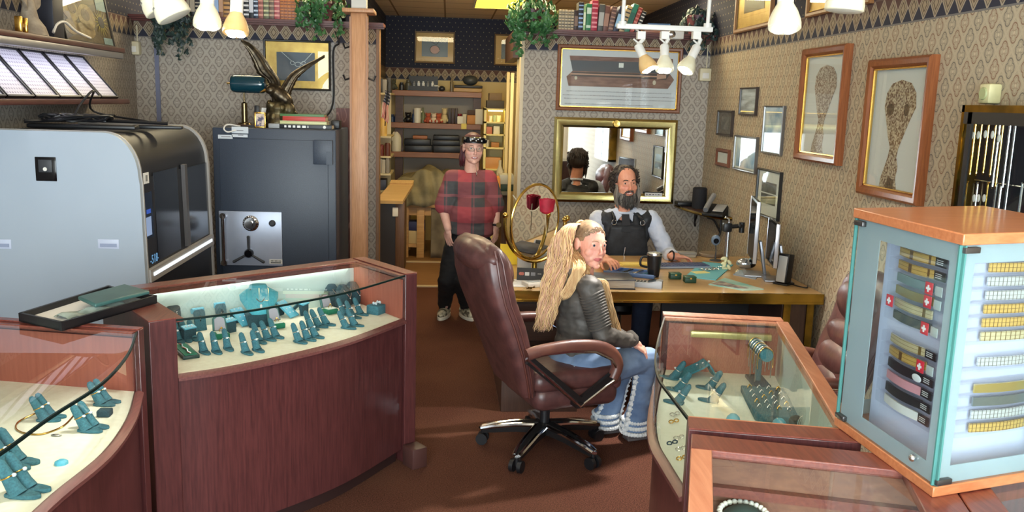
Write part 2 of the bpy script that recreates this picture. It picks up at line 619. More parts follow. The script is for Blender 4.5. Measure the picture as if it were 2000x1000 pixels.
class Pic:
 """framed picture hung on a wall: frame, mount, art pieces, pane"""
 def __init__(s, label, O, wall, w, h, fw, fmat, depth=.03, mount=PAPER, lip=None, name='picture_frame', category='picture', group=None, pane=True, tilt=0.0):
  s.ux, s.n = wall
  s.uy = UZ
  s.O, s.w, s.h, s.fw = V(O), w, h, fw
  if tilt:
   s.uy = (UZ + s.n * tilt).normalized()
   s.n = s.ux.cross(s.uy)
  s.root = thing(name, label, category, O, group=group)
  s.M = Mx((s.ux, s.uy, s.n)).transposed()
  a, b = w / 2, h / 2
  m = MB()
  prof = [(0, 0), (0, depth * .8), (fw * .25, depth), (fw * .7, depth * .9), (fw, depth * .55), (fw, 0)]
  rr = []
  for sx, sy in ((-1, -1), (1, -1), (1, 1), (-1, 1)):
   rr.append([s.p(sx * (a - i), sy * (b - i), k) for i, k in prof])
  m.rings(rr, loop=True)
  m.build('frame', fmat, s.root, smooth=30)
  if lip:
   l = MB()
   e = fw
   for sx, sy, dx, dy in ((0, 1, w - 2 * e, .008), (0, -1, w - 2 * e, .008), (1, 0, .008, h - 2 * e), (-1, 0, .008, h - 2 * e)):
    l.box(s.p(sx * (a - e - .004), sy * (b - e - .004), depth * .4), (dx, dy, depth * .5), s.M)
   l.build('gilt_lip', lip, s.root)
  MB().box(s.p(0, 0, depth * .2), (w - 2 * fw + .004, h - 2 * fw + .004, .006), s.M).build('mount', mount, s.root)
  s.z = depth * .2 + .004
  if pane:
   MB().box(s.p(0, 0, depth * .5 + .002), (w - 2 * fw, h - 2 * fw, .002), s.M).build('pane', GLASS, s.root)
 def p(s, x, y, z=0.0):
  return s.O + s.ux * x + s.uy * y + s.n * z
 def art(s, name, mat, polys, th=.0012):
  """polygons in 0..1 of the framed opening"""
  W, H = s.w - 2 * s.fw, s.h - 2 * s.fw
  m = MB()
  s.z += .0007
  for poly in polys:
   m.slab([s.p((x - .5) * W, (y - .5) * H, s.z) for x, y in poly], th)
  return m.build(name, mat, s.root, smooth=0)
def rect(x0, y0, x1, y1):
 return [(x0, y0), (x1, y0), (x1, y1), (x0, y1)]
def disc(cx, cy, rx, ry, n=20):
 return [(cx + rx * cos(2 * pi * k / n), cy + ry * sin(2 * pi * k / n)) for k in range(n)]
def stroke(pts, w):
 pts = [V((x, y, 0)) for x, y in pts]
 out = []
 for a, b in zip(pts, pts[1:]):
  d = (b - a).normalized()
  k = V((-d.y, d.x, 0)) * w / 2
  out.append([(a - k).to_tuple()[:2], (b - k).to_tuple()[:2], (b + k).to_tuple()[:2], (a + k).to_tuple()[:2]])
 return out
def script_lines(x0, x1, ys, h, seed, w=(.02, .05)):
 """runs of small unreadable word-length dashes"""
 r = random.Random(seed)
 out = []
 for y in ys:
  x = x0 + r.random() * .02
  while x < x1:
   l = r.uniform(*w)
   out.append(rect(x, y, min(x + l, x1), y + h * r.uniform(.7, 1.2)))
   x += l + h * .35
 return out
def span(tl, br, **k):
 a, b = at(*tl, **k), at(*br, **k)
 return (a + b) / 2, (b - a).to_2d().length, abs(a.z - b.z)
c, w, h = span((514, 76), (646, 178), Y=YB - .02)
c.y = YB
P = Pic('black framed jewellery photo with gold mount on wall behind the eagle statue', c, WALLB, w, h, .018, plain('black_frame', (30, 26, 24), .35), mount=GOLDF)
P.art('photo', noisy('navy_photo', (66, 72, 88), (98, 104, 120), 3, .4), [rect(.17, .16, .78, .78)])
cp = [(.24 + .30 * k / 10, .78 - .2 * (1 - (1 - k / 10) ** 2)) for k in range(11)]
P.art('necklace', plain('pale_silver', (220, 222, 226), .3), stroke([(.25, .78), (.40, .60), (.47, .55)], .008) + stroke([(.74, .78), (.62, .60), (.55, .55)], .008) + stroke(disc(.42, .55, .03, .04, 12), .008) + stroke(disc(.60, .55, .03, .04, 12), .008) + stroke(disc(.51, .52, .05, .05, 12), .01) + [disc(.51, .25, .014, .05)])
c, w, h = span((1090, 86), (1327, 222), Y=YB - .02)
c.y = YB
BRFR = wood('brown_frame', (112, 68, 44), (138, 88, 58), 0, 8, .35)
BRFRR = wood('brown_frame_right', (120, 66, 36), (152, 90, 52), 2, 8, .3)
P = Pic('wide brown framed picture of an open wooden chest, hanging above the brass mirror', c, WALLB, w, h, .034, BRFR, mount=plain('lilac_paper', (214, 212, 218), .6), lip=GOLD)
CH1 = noisy('chest_print', (146, 108, 96), (120, 84, 74), 8, .6, stretch=(1, 1, 6))
P.art('chest_lid', CH1, [[(.07, .88), (.95, .88), (.955, .80), (.08, .78)]])
P.art('chest_lining', plain('lining_print', (88, 86, 92), .6), [[(.08, .80), (.94, .81), (.92, .62), (.10, .62)]])
P.art('chest_box', CH1, [[(.05, .52), (.10, .62), (.93, .62), (.97, .52), (.92, .36), (.07, .36)]])
P.art('box_inside', plain('inside_print', (74, 62, 60), .6), [[(.10, .60), (.93, .61), (.90, .52), (.09, .53)]])
P.art('rod', plain('rod_print', (190, 146, 126), .6), [rect(.08, .555, .82, .58), [(.82, .52), (.90, .54), (.90, .60), (.82, .61)]])
P.art('paper_tag', PAPER, [rect(.49, .70, .53, .78)])
P.art('clasp', plain('clasp_print', (210, 196, 176), .6), [disc(.13, .50, .012, .03), disc(.80, .46, .014, .04)])
P.art('caption', plain('ink_pale', (150, 148, 154), .7), script_lines(.05, .95, (.27,), .010, 3, (.012, .03)) + script_lines(.02, .98, (.20, .14), .010, 4, (.012, .03)) + script_lines(.03, .80, (.05,), .010, 5, (.012, .03)))
c, w, h = span((1083, 228), (1313, 398), Y=YB - .02)
c.y = YB
BRM = noisy('brass_sheet', (222, 206, 146), (190, 178, 112), 2.2, .2, 1, lo=.3, hi=.7)
P = Pic('wall mirror in a wide polished brass frame behind the bearded man', c, WALLB, w, h, .088, BRM, depth=.05, mount=MIRROR, name='wall_mirror', category='mirror', pane=False)
t = MB()
t.box(P.p(.5 * w - .19, -.5 * h + .085, .055), (.16, .034, .004), P.M)
t.build('paper_label', PAPER, P.root)
t = MB()
for q in script_lines(0, 1, (.4,), .25, 9, (.06, .16)):
 x0, x1 = q[0][0], q[1][0]
 t.box(P.p(.5 * w - .26 + .14 * (x0 + x1) / 2, -.5 * h + .085, .0575), (.14 * (x1 - x0), .01, .001), P.M)
t.build('label_print', plain('ink_grey', (128, 126, 132), .7), P.root)
m = MB()
m.lathe([(.0, .012), (.03, .014), (.036, .006), (.036, 0)], P.p(0, .5 * h - .045, .045), 20, P.M)
m.build('rosette', BRASS, P.root)
LEGP = noisy('lace_print', (112, 76, 56), (208, 188, 162), 95, .6, lo=.42, hi=.58, detail=6)
LEGP2 = noisy('lace_print_pale', (130, 100, 84), (206, 190, 176), 100, .6, lo=.4, hi=.6, detail=6)
def legshape(s):
 L = [(.35, .90), (.26, .82), (.24, .70), (.29, .60), (.36, .45), (.42, .36), (.40, .28), (.36, .2), (.30, .10), (.28, .0)]
 Rr = [(.62, .0), (.58, .1), (.60, .2), (.56, .28), (.58, .36), (.64, .45), (.74, .60), (.82, .70), (.80, .82), (.70, .90), (.52, .93)]
 return [[(x, y * s) for x, y in L[::1]] + [(x, y * s) for x, y in Rr]]
X = XR - .02
c, w, h = span((1574, 97), (1639, 324), X=X)
c.x = XR
P = Pic('tall brown framed lace print on right wall, the farther of the pair', c, WALLR, w, h, .05, BRFRR, mount=plain('print_paper', (222, 220, 218), .6), lip=GOLD, depth=.05)
P.art('print', LEGP2, legshape(.97))
c, w, h = span((1704, 118), (1797, 403), X=X)
c.x = XR
P = Pic('tall brown framed lace print on right wall, next to the chain showcase', c, WALLR, w, h, .05, BRFRR, mount=plain('print_paper', (222, 220, 218), .6), lip=GOLD, depth=.05)
P.art('print', LEGP, legshape(.97))
P.art('print_shade', noisy('lace_print_dark', (64, 46, 36), (120, 92, 70), 60, .6), [disc(.36, .66, .07, .05), disc(.66, .66, .05, .05), [(.40, .0), (.56, .0), (.54, .09), (.44, .1)]])
FRD = plain('thin_dark_frame', (58, 46, 40), .35)
FRS = plain('thin_silver_frame', (120, 118, 116), .3, .6)
FRB = wood('small_brown_frame', (108, 62, 44), (130, 80, 58), 2, 10, .4)
LAND = noisy('landscape_photo', (196, 196, 192), (120, 112, 98), 5, .3, stretch=(1, 1, 5))
BLUEP = noisy('blue_photo', (110, 150, 190), (232, 236, 238), 6, .3)
DARKP = noisy('dark_photo', (58, 52, 48), (120, 112, 104), 9, .4)
for tl, br, lab, fm, fw, art, mount in (
  ((1446, 171), (1474, 226), 'small dark framed landscape photo on right wall, topmost of the cluster', FRD, .014, ('photo', LAND, .0), PAPER),
  ((1402, 215), (1427, 267), 'small dark framed portrait on brown mount, left of the cluster top', FRD, .016, ('photo', DARKP, .2), plain('brown_mount', (98, 86, 76), .6)),
  ((1493, 206), (1523, 304), 'tall narrow framed blue view photo, right side of the small cluster', FRS, .012, ('photo', BLUEP, .0), PAPER),
  ((1435, 263), (1473, 340), 'pale framed certificate print in the middle of the small cluster', FRS, .016, ('photo', BLUEP, .06), PAPER),
  ((1399, 289), (1421, 328), 'tiny brown wooden frame above the corner shelf', FRB, .03, ('photo', PAPER, .0), PAPER),
  ((1480, 327), (1517, 433), 'black framed pair of monochrome photos behind the monitors', plain('black_frame', (30, 26, 24), .35), .016, None, PAPER)):
 c, w, h = span(tl, br, X=X)
 c.x = XR
 P = Pic(lab, c, WALLR, w, h, fw, fm, mount=mount, group='small framed pictures on the right wall', depth=.025)
 if art:
  k = art[2]
  P.art(art[0], art[1], [rect(k, k, 1 - k, 1 - k)])
 else:
  P.art('photo', DARKP, [rect(.16, .52, .84, .76), rect(.16, .26, .84, .49)])
c, w, h = span((1441, -40), (1505, 50), X=X)
c.x = XR
P = Pic('gold and brown picture high on the navy strip beside the spotlight', c, WALLR, w, h, .035, wood('amber_frame', (120, 80, 44), (150, 104, 60), 2, 8, .4), mount=GOLDF)
P.art('photo', plain('amber_photo', (120, 84, 40), .4), [rect(.2, .3, .8, .8)])
c, w, h = span((1584, -90), (1700, 6), X=X)
c.x = XR
Pic('gold and brown picture cut by the top edge, above the first tall print', c, WALLR, w, h, .035, wood('amber_frame', (120, 80, 44), (150, 104, 60), 2, 8, .4), mount=GOLDF)
for tl, br, lab in (((810, 60), (888, 125), 'gold mounted picture of a pendant on far navy wall'), ((966, 66), (1044, 130), 'gold mounted picture half hidden by the doorway post on far navy wall')):
 c, w, h = span(tl, br, Y=YF - .02)
 c.y = YF
 P = Pic(lab, c, WALLB, w, h, .02, plain('dark_gold_frame', (110, 84, 50), .4), mount=plain('ochre_mount', (206, 158, 84), .5), group='pictures on the far navy wall')
 P.art('photo', plain('slate_photo', (84, 90, 100), .4), [rect(.15, .18, .85, .84)])
 P.art('pendant', plain('copper_print', (190, 130, 110), .4), [disc(.5, .42, .13, .15)])
 P.art('cord', plain('dark_print', (44, 36, 36), .5), stroke([(.2, .84), (.35, .72), (.54, .6), (.7, .84)], .02) + stroke(disc(.5, .42, .13, .15), .02))
for px, py, ax, lab in ((262, 94, 'Y', 'cream alarm sensor box in the left corner'), (1376, 146, 'Y', 'cream alarm sensor box in the right corner')):
 p = at(px, py, Y=YB - .03)
 t = thing('alarm_sensor', lab, 'sensor', (p.x, YB, p.z), group='corner alarm sensors')
 MB().box((p.x, YB - .035, p.z), (.105, .07, .115), bev=.012).build('housing', CREAM, t)
 MB().box((p.x, YB - .072, p.z - .01), (.06, .006, .05), bev=.003).build('lens_window', WHITE, t)
 MB().tube([(p.x + .02, YB - .006, p.z + .05), (p.x + .022, YB - .006, p.z + .16), (p.x + .02, YB - .006, 2.46)], .005).build('wire', CREAM, t)
m = MB()
a = at(305, 75, Y=YB)
m.bb((a.x - .018, YB - .012, .9), (a.x + .018, YB, 2.36))
tag(m.build('cable_duct', plain('blue_grey_duct', (112, 116, 140), .5), loc=(a.x, YB, .9)), 'slim blue grey cable duct running up the left back wall', 'cable duct')
m = MB()
pts = [at(655, 62, Y=YB - .02), at(662, 84, Y=YB - .02), at(651, 100, Y=YB - .02), at(652, 180, Y=YB - .02), at(648, 210, Y=YB - .03), at(640, 224, Y=YB - .05), at(632, 228, Y=YB - .1)]
m.tube(spline(pts, 5), .008)
tag(m.build('power_cable', BLACK, loc=pts[0]), 'black cable looping down the wall right of the eagle picture', 'cable')
m = MB()
p = at(651, 140, Y=YB - .02)
m.bb((p.x - .012, YB - .016, p.z - .32), (p.x + .012, YB, p.z + .25))
tag(m.build('cable_raceway', plain('grey_raceway', (134, 130, 126), .5), loc=p), 'grey vertical cable strip right of the eagle picture', 'cable duct')
def book_at(x, z, w, h, d, rgb, label, group, lean=0.0, yf=YB - .075, band=None, axis_flat=False, name='book'):
 """upright book, spine towards the room, bottom left corner at x, z; lean turns it about that corner"""
 t = thing(name, label, 'book', (x, yf + d / 2, z), group=group)
 M = Mx.Rotation(lean, 3, 'Y')
 o = V((x, yf, z))
 def P_(a, b, c): return o + M @ V((a, b, c))
 m = MB()
 cvr = plain('cover_%d_%d_%d' % rgb, rgb, .5)
 th = min(.004, w * .14)
 rr = [(0, .006), (w * .5, 0), (w, .006)]
 m.box(P_(th / 2, d / 2, h / 2), (th, d, h), M).box(P_(w - th / 2, d / 2, h / 2), (th, d, h), M)
 m.box(P_(w / 2, .004, h / 2), (w, .008, h), M, bev=.003)
 m.build('cover', cvr, t)
 MB().box(P_(w / 2, d / 2 + .002, h / 2), (w - 2 * th, d - .012, h - .012), M).build('page_block', PAGES, t)
 if band:
  b = MB()
  for f0, f1 in band[1]:
   b.box(P_(w / 2, -.0015, h * (f0 + f1) / 2), (w * .86, .003, h * (f1 - f0)), M)
  b.build('spine_lettering', plain('print_%d_%d_%d' % band[0], band[0], .4), t)
 return t
LZ = 2.541
ORN = [(.1, .16), (.24, .3), (.40, .46), (.55, .6), (.72, .77), (.86, .9)]
TTL = [(.2, .7)]
LB = [  # x pixel of the left edge at the ledge, pixel width, height m, colour, print, label
 (362, 9, .2, (46, 44, 48), ((150, 140, 120), TTL), 'slim charcoal book behind the leftmost spotlight'),
 (372, 9, .2, (40, 42, 46), ((160, 150, 130), TTL), 'black book with grey title, second behind the leftmost spotlight'),
 (382, 10, .2, (34, 36, 40), ((170, 160, 140), ORN), 'black banded book left of the white lit spotlight'),
 (414, 13, .24, (44, 92, 168), ((150, 180, 220), TTL), 'bright blue book between the two lit spotlights'),
 (428, 8, .23, (132, 88, 62), ((190, 150, 120), TTL), 'slim tan book right of the bright blue one'),
 (437, 12, .24, (196, 146, 84), ((90, 60, 40), ORN), 'golden brown banded book behind the right lit spotlight'),
 (450, 10, .22, (90, 80, 120), ((190, 180, 200), TTL), 'purple grey book half hidden by the right lit spotlight'),
 (476, 10, .25, (22, 24, 28), ((226, 226, 226), ORN), 'black book with bold white print beside the right spotlight stem'),
 (487, 8, .25, (24, 26, 32), ((214, 218, 226), TTL), 'slim black book with white title, third before the ornate set'),
 (496, 8, .25, (30, 44, 66), ((190, 206, 226), ORN), 'navy book with pale print touching the ornate set'),
 (505, 9, .26, (150, 84, 74), ((214, 150, 130), ORN), 'ornate rose book, first of the four tall ornate ones'),
 (515, 10, .26, (110, 112, 84), ((196, 196, 150), ORN), 'ornate olive book, second of the four tall ornate ones'),
 (526, 9, .26, (112, 92, 76), ((180, 156, 130), ORN), 'ornate taupe book, third of the four tall ornate ones'),
 (536, 10, .26, (176, 86, 88), ((226, 160, 150), ORN), 'ornate pink book, last of the four tall ornate ones'),
 (548, 6, .17, (206, 130, 74), ((120, 60, 40), ORN), 'short orange book, first of the low matching set'),
 (555, 6, .17, (204, 128, 76), ((120, 60, 40), ORN), 'short orange book, second of the low matching set'),
 (562, 6, .17, (210, 134, 80), ((120, 60, 40), ORN), 'short orange book, third of the low matching set'),
 (569, 6, .17, (200, 124, 70), ((120, 60, 40), ORN), 'short orange book, fourth of the low matching set'),
 (576, 6, .17, (206, 136, 84), ((120, 60, 40), ORN), 'short orange book, fifth of the low matching set'),
 (584, 12, .16, (48, 50, 46), ((90, 96, 84), TTL), 'low dark grey book ending the left ledge row beside the ivy'),
]
for px, pw, h, rgb, pr, lab in LB:
 x0 = at(px, 45, Y=YB - .07).x
 book_at(x0, LZ, pw * .00495, h, .15, rgb, lab, 'books on the left ledge', band=pr)
RB = [
 (1090, 5, .17, (196, 176, 140), ((60, 50, 40), ORN), 'cream banded small book, first of the low set by the ivy', 0),
 (1096, 5, .17, (190, 170, 136), ((60, 50, 40), ORN), 'cream banded small book, second of the low set by the ivy', 0),
 (1102, 5, .17, (196, 178, 144), ((60, 50, 40), ORN), 'cream banded small book, third of the low set by the ivy', 0),
 (1108, 5, .17, (188, 168, 132), ((60, 50, 40), ORN), 'cream banded small book, fourth of the low set by the ivy', 0),
 (1114, 5, .17, (194, 174, 140), ((60, 50, 40), ORN), 'cream banded small book, fifth of the low set by the ivy', 0),
 (1120, 7, .17, (52, 36, 34), ((120, 90, 70), TTL), 'small dark brown book ending the low cream set', 0),
 (1128, 9, .24, (24, 28, 40), ((140, 170, 216), ORN), 'tall black book with pale blue title lines', 0),
 (1138, 4, .22, (150, 190, 130), ((220, 230, 200), TTL), 'very thin pale green book beside the tall black one', 0),
 (1143, 9, .23, (40, 120, 74), ((200, 220, 200), [(.62, .85), (.1, .2)]), 'green book with white title left of the red one', .02),
 (1153, 11, .26, (168, 36, 62), ((226, 140, 150), ORN), 'tall crimson book, tallest on the right ledge', .02),
 (1166, 10, .23, (82, 84, 82), ((170, 172, 168), TTL), 'grey book right of the crimson one', .05),
 (1176, 9, .22, (112, 72, 62), ((160, 120, 100), TTL), 'brown book leaning right of the grey one', .09),
 (1186, 9, .22, (104, 76, 70), ((160, 124, 104), ORN), 'worn brown book, second of the leaning brown pair', .16),
 (1196, 9, .23, (28, 36, 62), ((150, 190, 220), TTL), 'navy leaning book with pale blue lettering', .26),
 (1208, 9, .24, (196, 170, 124), ((34, 34, 34), ORN), 'tan leaning book with black bars behind the track stem', .30),
 (1218, 9, .26, (44, 124, 100), ((30, 90, 74), TTL), 'teal green leaning book, tallest of the leaning group', .32),
 (1229, 7, .23, (166, 70, 60), ((210, 130, 120), ORN), 'brick red slim book leaning on the teal green one', .34),
 (1238, 7, .20, (36, 34, 34), ((220, 216, 206), ORN), 'black slim book with white print, last of the leaning group', .36),
]
for px, pw, h, rgb, pr, lab, lean in RB:
 x0 = at(px, 70, Y=YB - .07).x
 book_at(x0, LZ + .002, pw * .00495, h, .15, rgb, lab, 'books on the right ledge', band=pr, lean=lean)
def flat_book(c, d, rgb, label, group, rz=0.0, title=None, cat_='book', name='book', tcol=(230, 225, 215)):
 """book lying flat; d = (width along spine, depth, thickness); spine faces -Y before turning"""
 t = thing(name, label, cat_, c, rz, group=group)
 M = Mx.Rotation(rz, 3, 'Z')
 o = V(c)
 w, dp, th = d
 k = min(.004, th * .15)
 def P_(a, b, z): return o + M @ V((a, b, z))
 m = MB()
 m.box(P_(0, 0, k / 2), (w, dp, k), M).box(P_(0, 0, th - k / 2), (w, dp, k), M).box(P_(0, -dp / 2 + .003, th / 2), (w, .006, th), M, bev=.002)
 m.build('cover', plain('cover_%d_%d_%d' % rgb, rgb, .45), t)
 MB().box(P_(0, .003, th / 2), (w - .008, dp - .01, th - 2 * k), M).build('page_block', PAGES, t)
 if title:
  b = MB()
  for q in script_lines(-.42, title, (.0,), .1, int(w * 1000), (.03, .07)):
   b.box(P_(w * (q[0][0] + q[1][0]) / 2, -dp / 2 - .0005, th * .5), (w * (q[1][0] - q[0][0]), .001, th * .5), M)
  b.ball(P_(w * .36, -dp / 2, th * .5), (th * .36, .0012, th * .36), 12, 6)
  b.build('spine_title', plain('title_%d_%d_%d' % tcol, tcol, .5), t)
 return t
xa = at(1258, 68, Y=YB - .07).x
flat_book((xa + .12, YB - .0, LZ), (.24, .16, .035), (150, 96, 66), 'brown flat book under the blue one, behind the spotlights', 'flat books on the right ledge')
flat_book((xa + .13, YB - .0, LZ + .035), (.2, .15, .05), (96, 130, 170), 'blue flat book on top of the brown one, behind the spotlights', 'flat books on the right ledge')
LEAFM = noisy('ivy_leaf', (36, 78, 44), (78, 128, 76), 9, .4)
LEAFSH = noisy('ivy_leaf_shaded', (32, 48, 48), (48, 68, 62), 9, .5)  # same ivy leaf, shade behind the lamps put into its colour
def ivy(c, rad, n, seed, label, mat, pot=True, trails=6, potc=(78, 34, 44), size=.048):
 r = random.Random(seed)
 c = V(c)
 t = thing('potted_ivy', label, 'plant', (c.x, c.y, LZ), group='ivy plants on the ledges')
 if pot:
  MB().lathe([(.05, 0), (.075, .0), (.1, .15), (.108, .15), (.108, .17), (.092, .17), (.085, .14), (.0, .14)], (c.x, c.y, LZ), 20).build('pot', plain('maroon_pot', potc, .4), t)
 m, st = MB(), MB()
 shape = [(0, 0), (.32, -.18), (.52, .16), (.3, .34), (.26, .62), (0, 1.0), (-.26, .62), (-.3, .34), (-.52, .16), (-.32, -.18)]
 spots = []
 for i in range(n):
  while True:
   p = V((r.uniform(-1, 1), r.uniform(-1, 1), r.uniform(-.75, 1)))
   if .35 < p.length < 1.0:
    break
  spots.append((c + V((p.x * rad[0], p.y * rad[1], p.z * rad[2])), p.normalized()))
 for k in range(trails):
  a = r.uniform(-2.6, -.5)
  x, y = c.x + cos(a) * rad[0] * .9, c.y + sin(a) * rad[1]
  z = c.z - rad[2] * .2
  y = min(y, YB - .17)
  line = [V((c.x, c.y, c.z))]
  L = r.uniform(.12, .3)
  for j in range(7):
   q = V((x + r.uniform(-.03, .03), y + r.uniform(-.02, .01), z - L * j / 6))
   line.append(q)
   for _ in range(2):
    spots.append((q + V((r.uniform(-.03, .03), -.01, r.uniform(-.02, .02))), V((r.uniform(-.5, .5), -1, r.uniform(-.3, .5))).normalized()))
  st.tube(line, .003, 5)
 for p, nn in spots:
  if p.z < LZ + .02 and p.y > YB - .16:
   p.y = YB - .16 - r.random() * .05
  s_ = size * r.uniform(.7, 1.25)
  d = (nn + V((r.uniform(-.6, .6), r.uniform(-.6, .6), r.uniform(-.9, .3)))).normalized()
  up = V((r.uniform(-.4, .4), r.uniform(-.4, .4), -1)).normalized()
  x = up.cross(d)
  x = x.normalized() if x.length > .05 else V((1, 0, 0))
  y = d.cross(x).normalized()
  vs = []
  for a, b in shape:
   vs.append(p + x * a * s_ + (-y) * b * s_ * .9 + d * (-.35 * abs(a) * s_ - .25 * (b - .4) ** 2 * s_))
  mid = [p, p + (-y) * .45 * s_]
  vs += mid
  k = len(vs)
  m.add(vs, [(i, (i + 1) % 10, k - 1) for i in range(10)])
 m.build('foliage', mat, t, smooth=0)
 st.build('stem', plain('ivy_stem', (70, 84, 50), .6), t)
 return t
p = at(628, 8, Y=YB - .05)
ivy((p.x, YB, 2.66), (.24, .16, .15), 250, 3, 'green ivy in maroon pot on left ledge beside the oak post', LEAFM)
p = at(1040, 18, Y=YB - .05)
ivy((p.x, YB, 2.64), (.25, .17, .2), 360, 5, 'large green ivy in maroon pot over the doorway corner of right ledge', LEAFM, trails=9)
p = at(335, 40, Y=YB - .2)
ivy((p.x, YB - .1, 2.5), (.19, .14, .13), 150, 8, 'dark ivy hanging in shade behind the leftmost spotlights', LEAFSH, trails=7)
p = at(1366, 42, Y=YB - .05)
ivy((p.x, YB, 2.64), (.16, .15, .15), 190, 11, 'dim ivy in the right corner behind the spotlight track', LEAFSH, trails=3)
BULBW = noisy('bulb_white', (232, 228, 206), (222, 214, 180), 12, .4)
BULBY = noisy('bulb_aged', (226, 190, 132), (206, 158, 96), 10, .4)
LITB = emit('lit_lens', (255, 255, 252), 9)
DULL = plain('unlit_lens', (206, 204, 190), .3)
LAMPW = plain('lamp_white', (222, 220, 214), .45)
INK = plain('ink', (120, 118, 110), .6)
def lamp(px_top, px_mouth, Y, label, lit, size=.095, old=False, top=None, power=40, ang=70):
 """track spotlight: cylinder holder, flared reflector bulb with a lens"""
 a, b = at(*px_top, Y=Y), at(*px_mouth, Y=Y - (.05 if lit else 0))
 d = (b - a).normalized()
 L = (b - a).length
 t = thing('track_spotlight', label, 'spotlight', a)
 M = d.to_track_quat('Z', 'Y').to_matrix()
 r = size / 2
 bl = r * 1.75
 MB().lathe([(0, 0), (r * .42, 0), (r * .5, .008), (r * .5, L - bl + .01), (r * .44, L - bl + .012), (0, L - bl + .012)], a, 24, M).build('holder', LAMPW, t)
 q = a + d * (L - bl)
 MB().lathe([(0, 0), (r * .46, 0), (r * .52, bl * .1), (r * .78, bl * .38), (r * .95, bl * .66), (r, bl * .8), (r, bl * .97), (r * .94, bl), (0, bl * .985)], q, 28, M).build('bulb', BULBY if old else BULBW, t)
 ln = MB()
 if lit:
  for k in range(4):
   w = pi / 4 + k * pi / 2
   ln.lathe([(0, .006), (r * .3, .005), (r * .4, 0), (r * .4, -.004)], q + d * bl + M @ V((r * .45 * cos(w), r * .45 * sin(w), 0)), 14, M)
 else:
  ln.lathe([(0, .004), (r * .7, .003), (r * .9, 0), (r * .9, -.003)], q + d * bl, 24, M)
 ln.build('lens', LITB if lit else DULL, t)
 tx = MB()
 for k in range(9):
  w = -pi / 2 + (k - 4) * .17
  c_ = q + d * (bl * .52) + M @ V((r * .895 * cos(w), r * .895 * sin(w), 0))
  tx.box(c_, (.004 if k % 3 else .007, .0016, .006), M @ Mx.Rotation(w + pi / 2, 3, 'Z'))
 tx.build('bulb_print', INK, t)
 if top is not None:
  MB().tube([a + d * .03 + V((r * .62, 0, 0)), a + V((r * .5, 0, .05)), V((a.x, a.y, top))], .008).build('arm', LAMPW, t)
  MB().bb((a.x - .02, a.y - .045, top - .03), (a.x + .02, a.y + .045, top)).build('track_adapter', LAMPW, t)
 if lit and power:
  l = bpy.data.lights.new('spot_beam', 'SPOT')
  l.energy = power
  l.spot_size = R(ang)
  l.spot_blend = .6
  l.shadow_soft_size = .04
  l.color = (1, .95, .87)
  o = bpy.data.objects.new('spot_beam', l)
  COL.objects.link(o)
  o.matrix_world = Mx.Translation(b + d * .03) @ (-d).to_track_quat('Z', 'Y').to_matrix().to_4x4()
 return t
TZ = 2.72
for x, y, z, l, nm in ((-1.02, 3.2, TZ, .95, 'white light track over the left showcases'), (.98, 2.75, TZ, .8, 'white light track over the watch strap tower')):
 t = MB()
 t.bb((x - l / 2, y - .018, z), (x + l / 2, y + .018, z + .03))
 for k in (-.4, .4):
  t.cyl((x + k * l, y, z + .03), (x + k * l, y, ZC), .008)
 tag(t.build('light_track', LAMPW, loc=(x, y, z)), nm, 'light track')
lamp((300, -42), (342, 34), 3.2, 'unlit white spotlight tilted left, front one of the top left pair', False, .12, top=TZ)
lamp((272, -52), (316, 22), 3.42, 'unlit white spotlight behind the front one at top left', False, .12, top=TZ)
lamp((404, -52), (405, 52), 3.2, 'lit white spotlight pointing straight down, left of the two lit ones', True, .094, top=TZ, power=35)
lamp((464, -30), (460, 66), 3.2, 'lit white spotlight tilted left, right of the two lit ones', True, .088, top=TZ, old=True, power=35)
lamp((1536, -40), (1532, 56), 2.75, 'lit white spotlight with four bright cells near the tall prints', True, .1, top=TZ, power=6)
lamp((1664, -72), (1648, 22), 2.75, 'unlit white spotlight cut by the top edge beside the lit one', False, .12, top=TZ)
YT = 4.9
a, b = at(1210, 51, Y=YT), at(1386, 58, Y=YT)
t = thing('light_track', 'white suspended rail carrying three spotlights above the desk', 'light track', (a + b) / 2)
m = MB()
m.box((a + b) / 2, ((b - a).length + .03, .034, .028), Mx.Rotation(-atan2(b.z - a.z, b.x - a.x), 3, 'Y'), bev=.004)
m.build('rail', LAMPW, t)
for q in (at(1216, 46, Y=YT), at(1382, 50, Y=YT)):
 m = MB()
 m.cyl(q, (q.x + .012, YT, ZC), .011, n=12).cyl((q.x, YT, q.z - .012), (q.x, YT, q.z + .012), .022, n=14)
 m.build('stem', LAMPW, t)
for k, (p1, p2, p3, lab, old, lit) in enumerate((
  ((1252, 66), (1246, 88), (1268, 136), 'left spotlight on the desk rail, aged orange bulb aimed right', True, True),
  ((1298, 66), (1298, 88), (1298, 138), 'middle spotlight on the desk rail, aimed straight down', False, True),
  ((1360, 66), (1362, 90), (1338, 138), 'right spotlight on the desk rail, tilted left', False, True))):
 lamp(p2, p3, YT - .02, lab, lit, .1, old=old, power=85, ang=80)
 r = COL.objects[-1] if False else None
 q, s_ = at(*p1, Y=YT), at(*p2, Y=YT - .02)
 root = [o for o in COL.objects if o.get('label') == lab][0]
 m = MB()
 m.bb((q.x - .022, YT - .02, q.z - .03), (q.x + .022, YT + .02, q.z + .012)).tube([q, (q + s_) / 2 + V((.02, 0, 0)), s_], .012, 8)
 m.build('arm', LAMPW, root)
 m = MB()
 m.tube([s_ + V((0, -.01, .01)), s_ + V((-.03, -.02, .03))], .005, 6).build('tilt_lever', LAMPW, root)
p = at(1322, 66, Y=YT + .5)
t = thing('emergency_light', 'small white wall box with round knob behind the desk rail', 'fixture', at(1330, 68, Y=YB - .12))
p = at(1322, 68, Y=YB - .15)
m = MB()
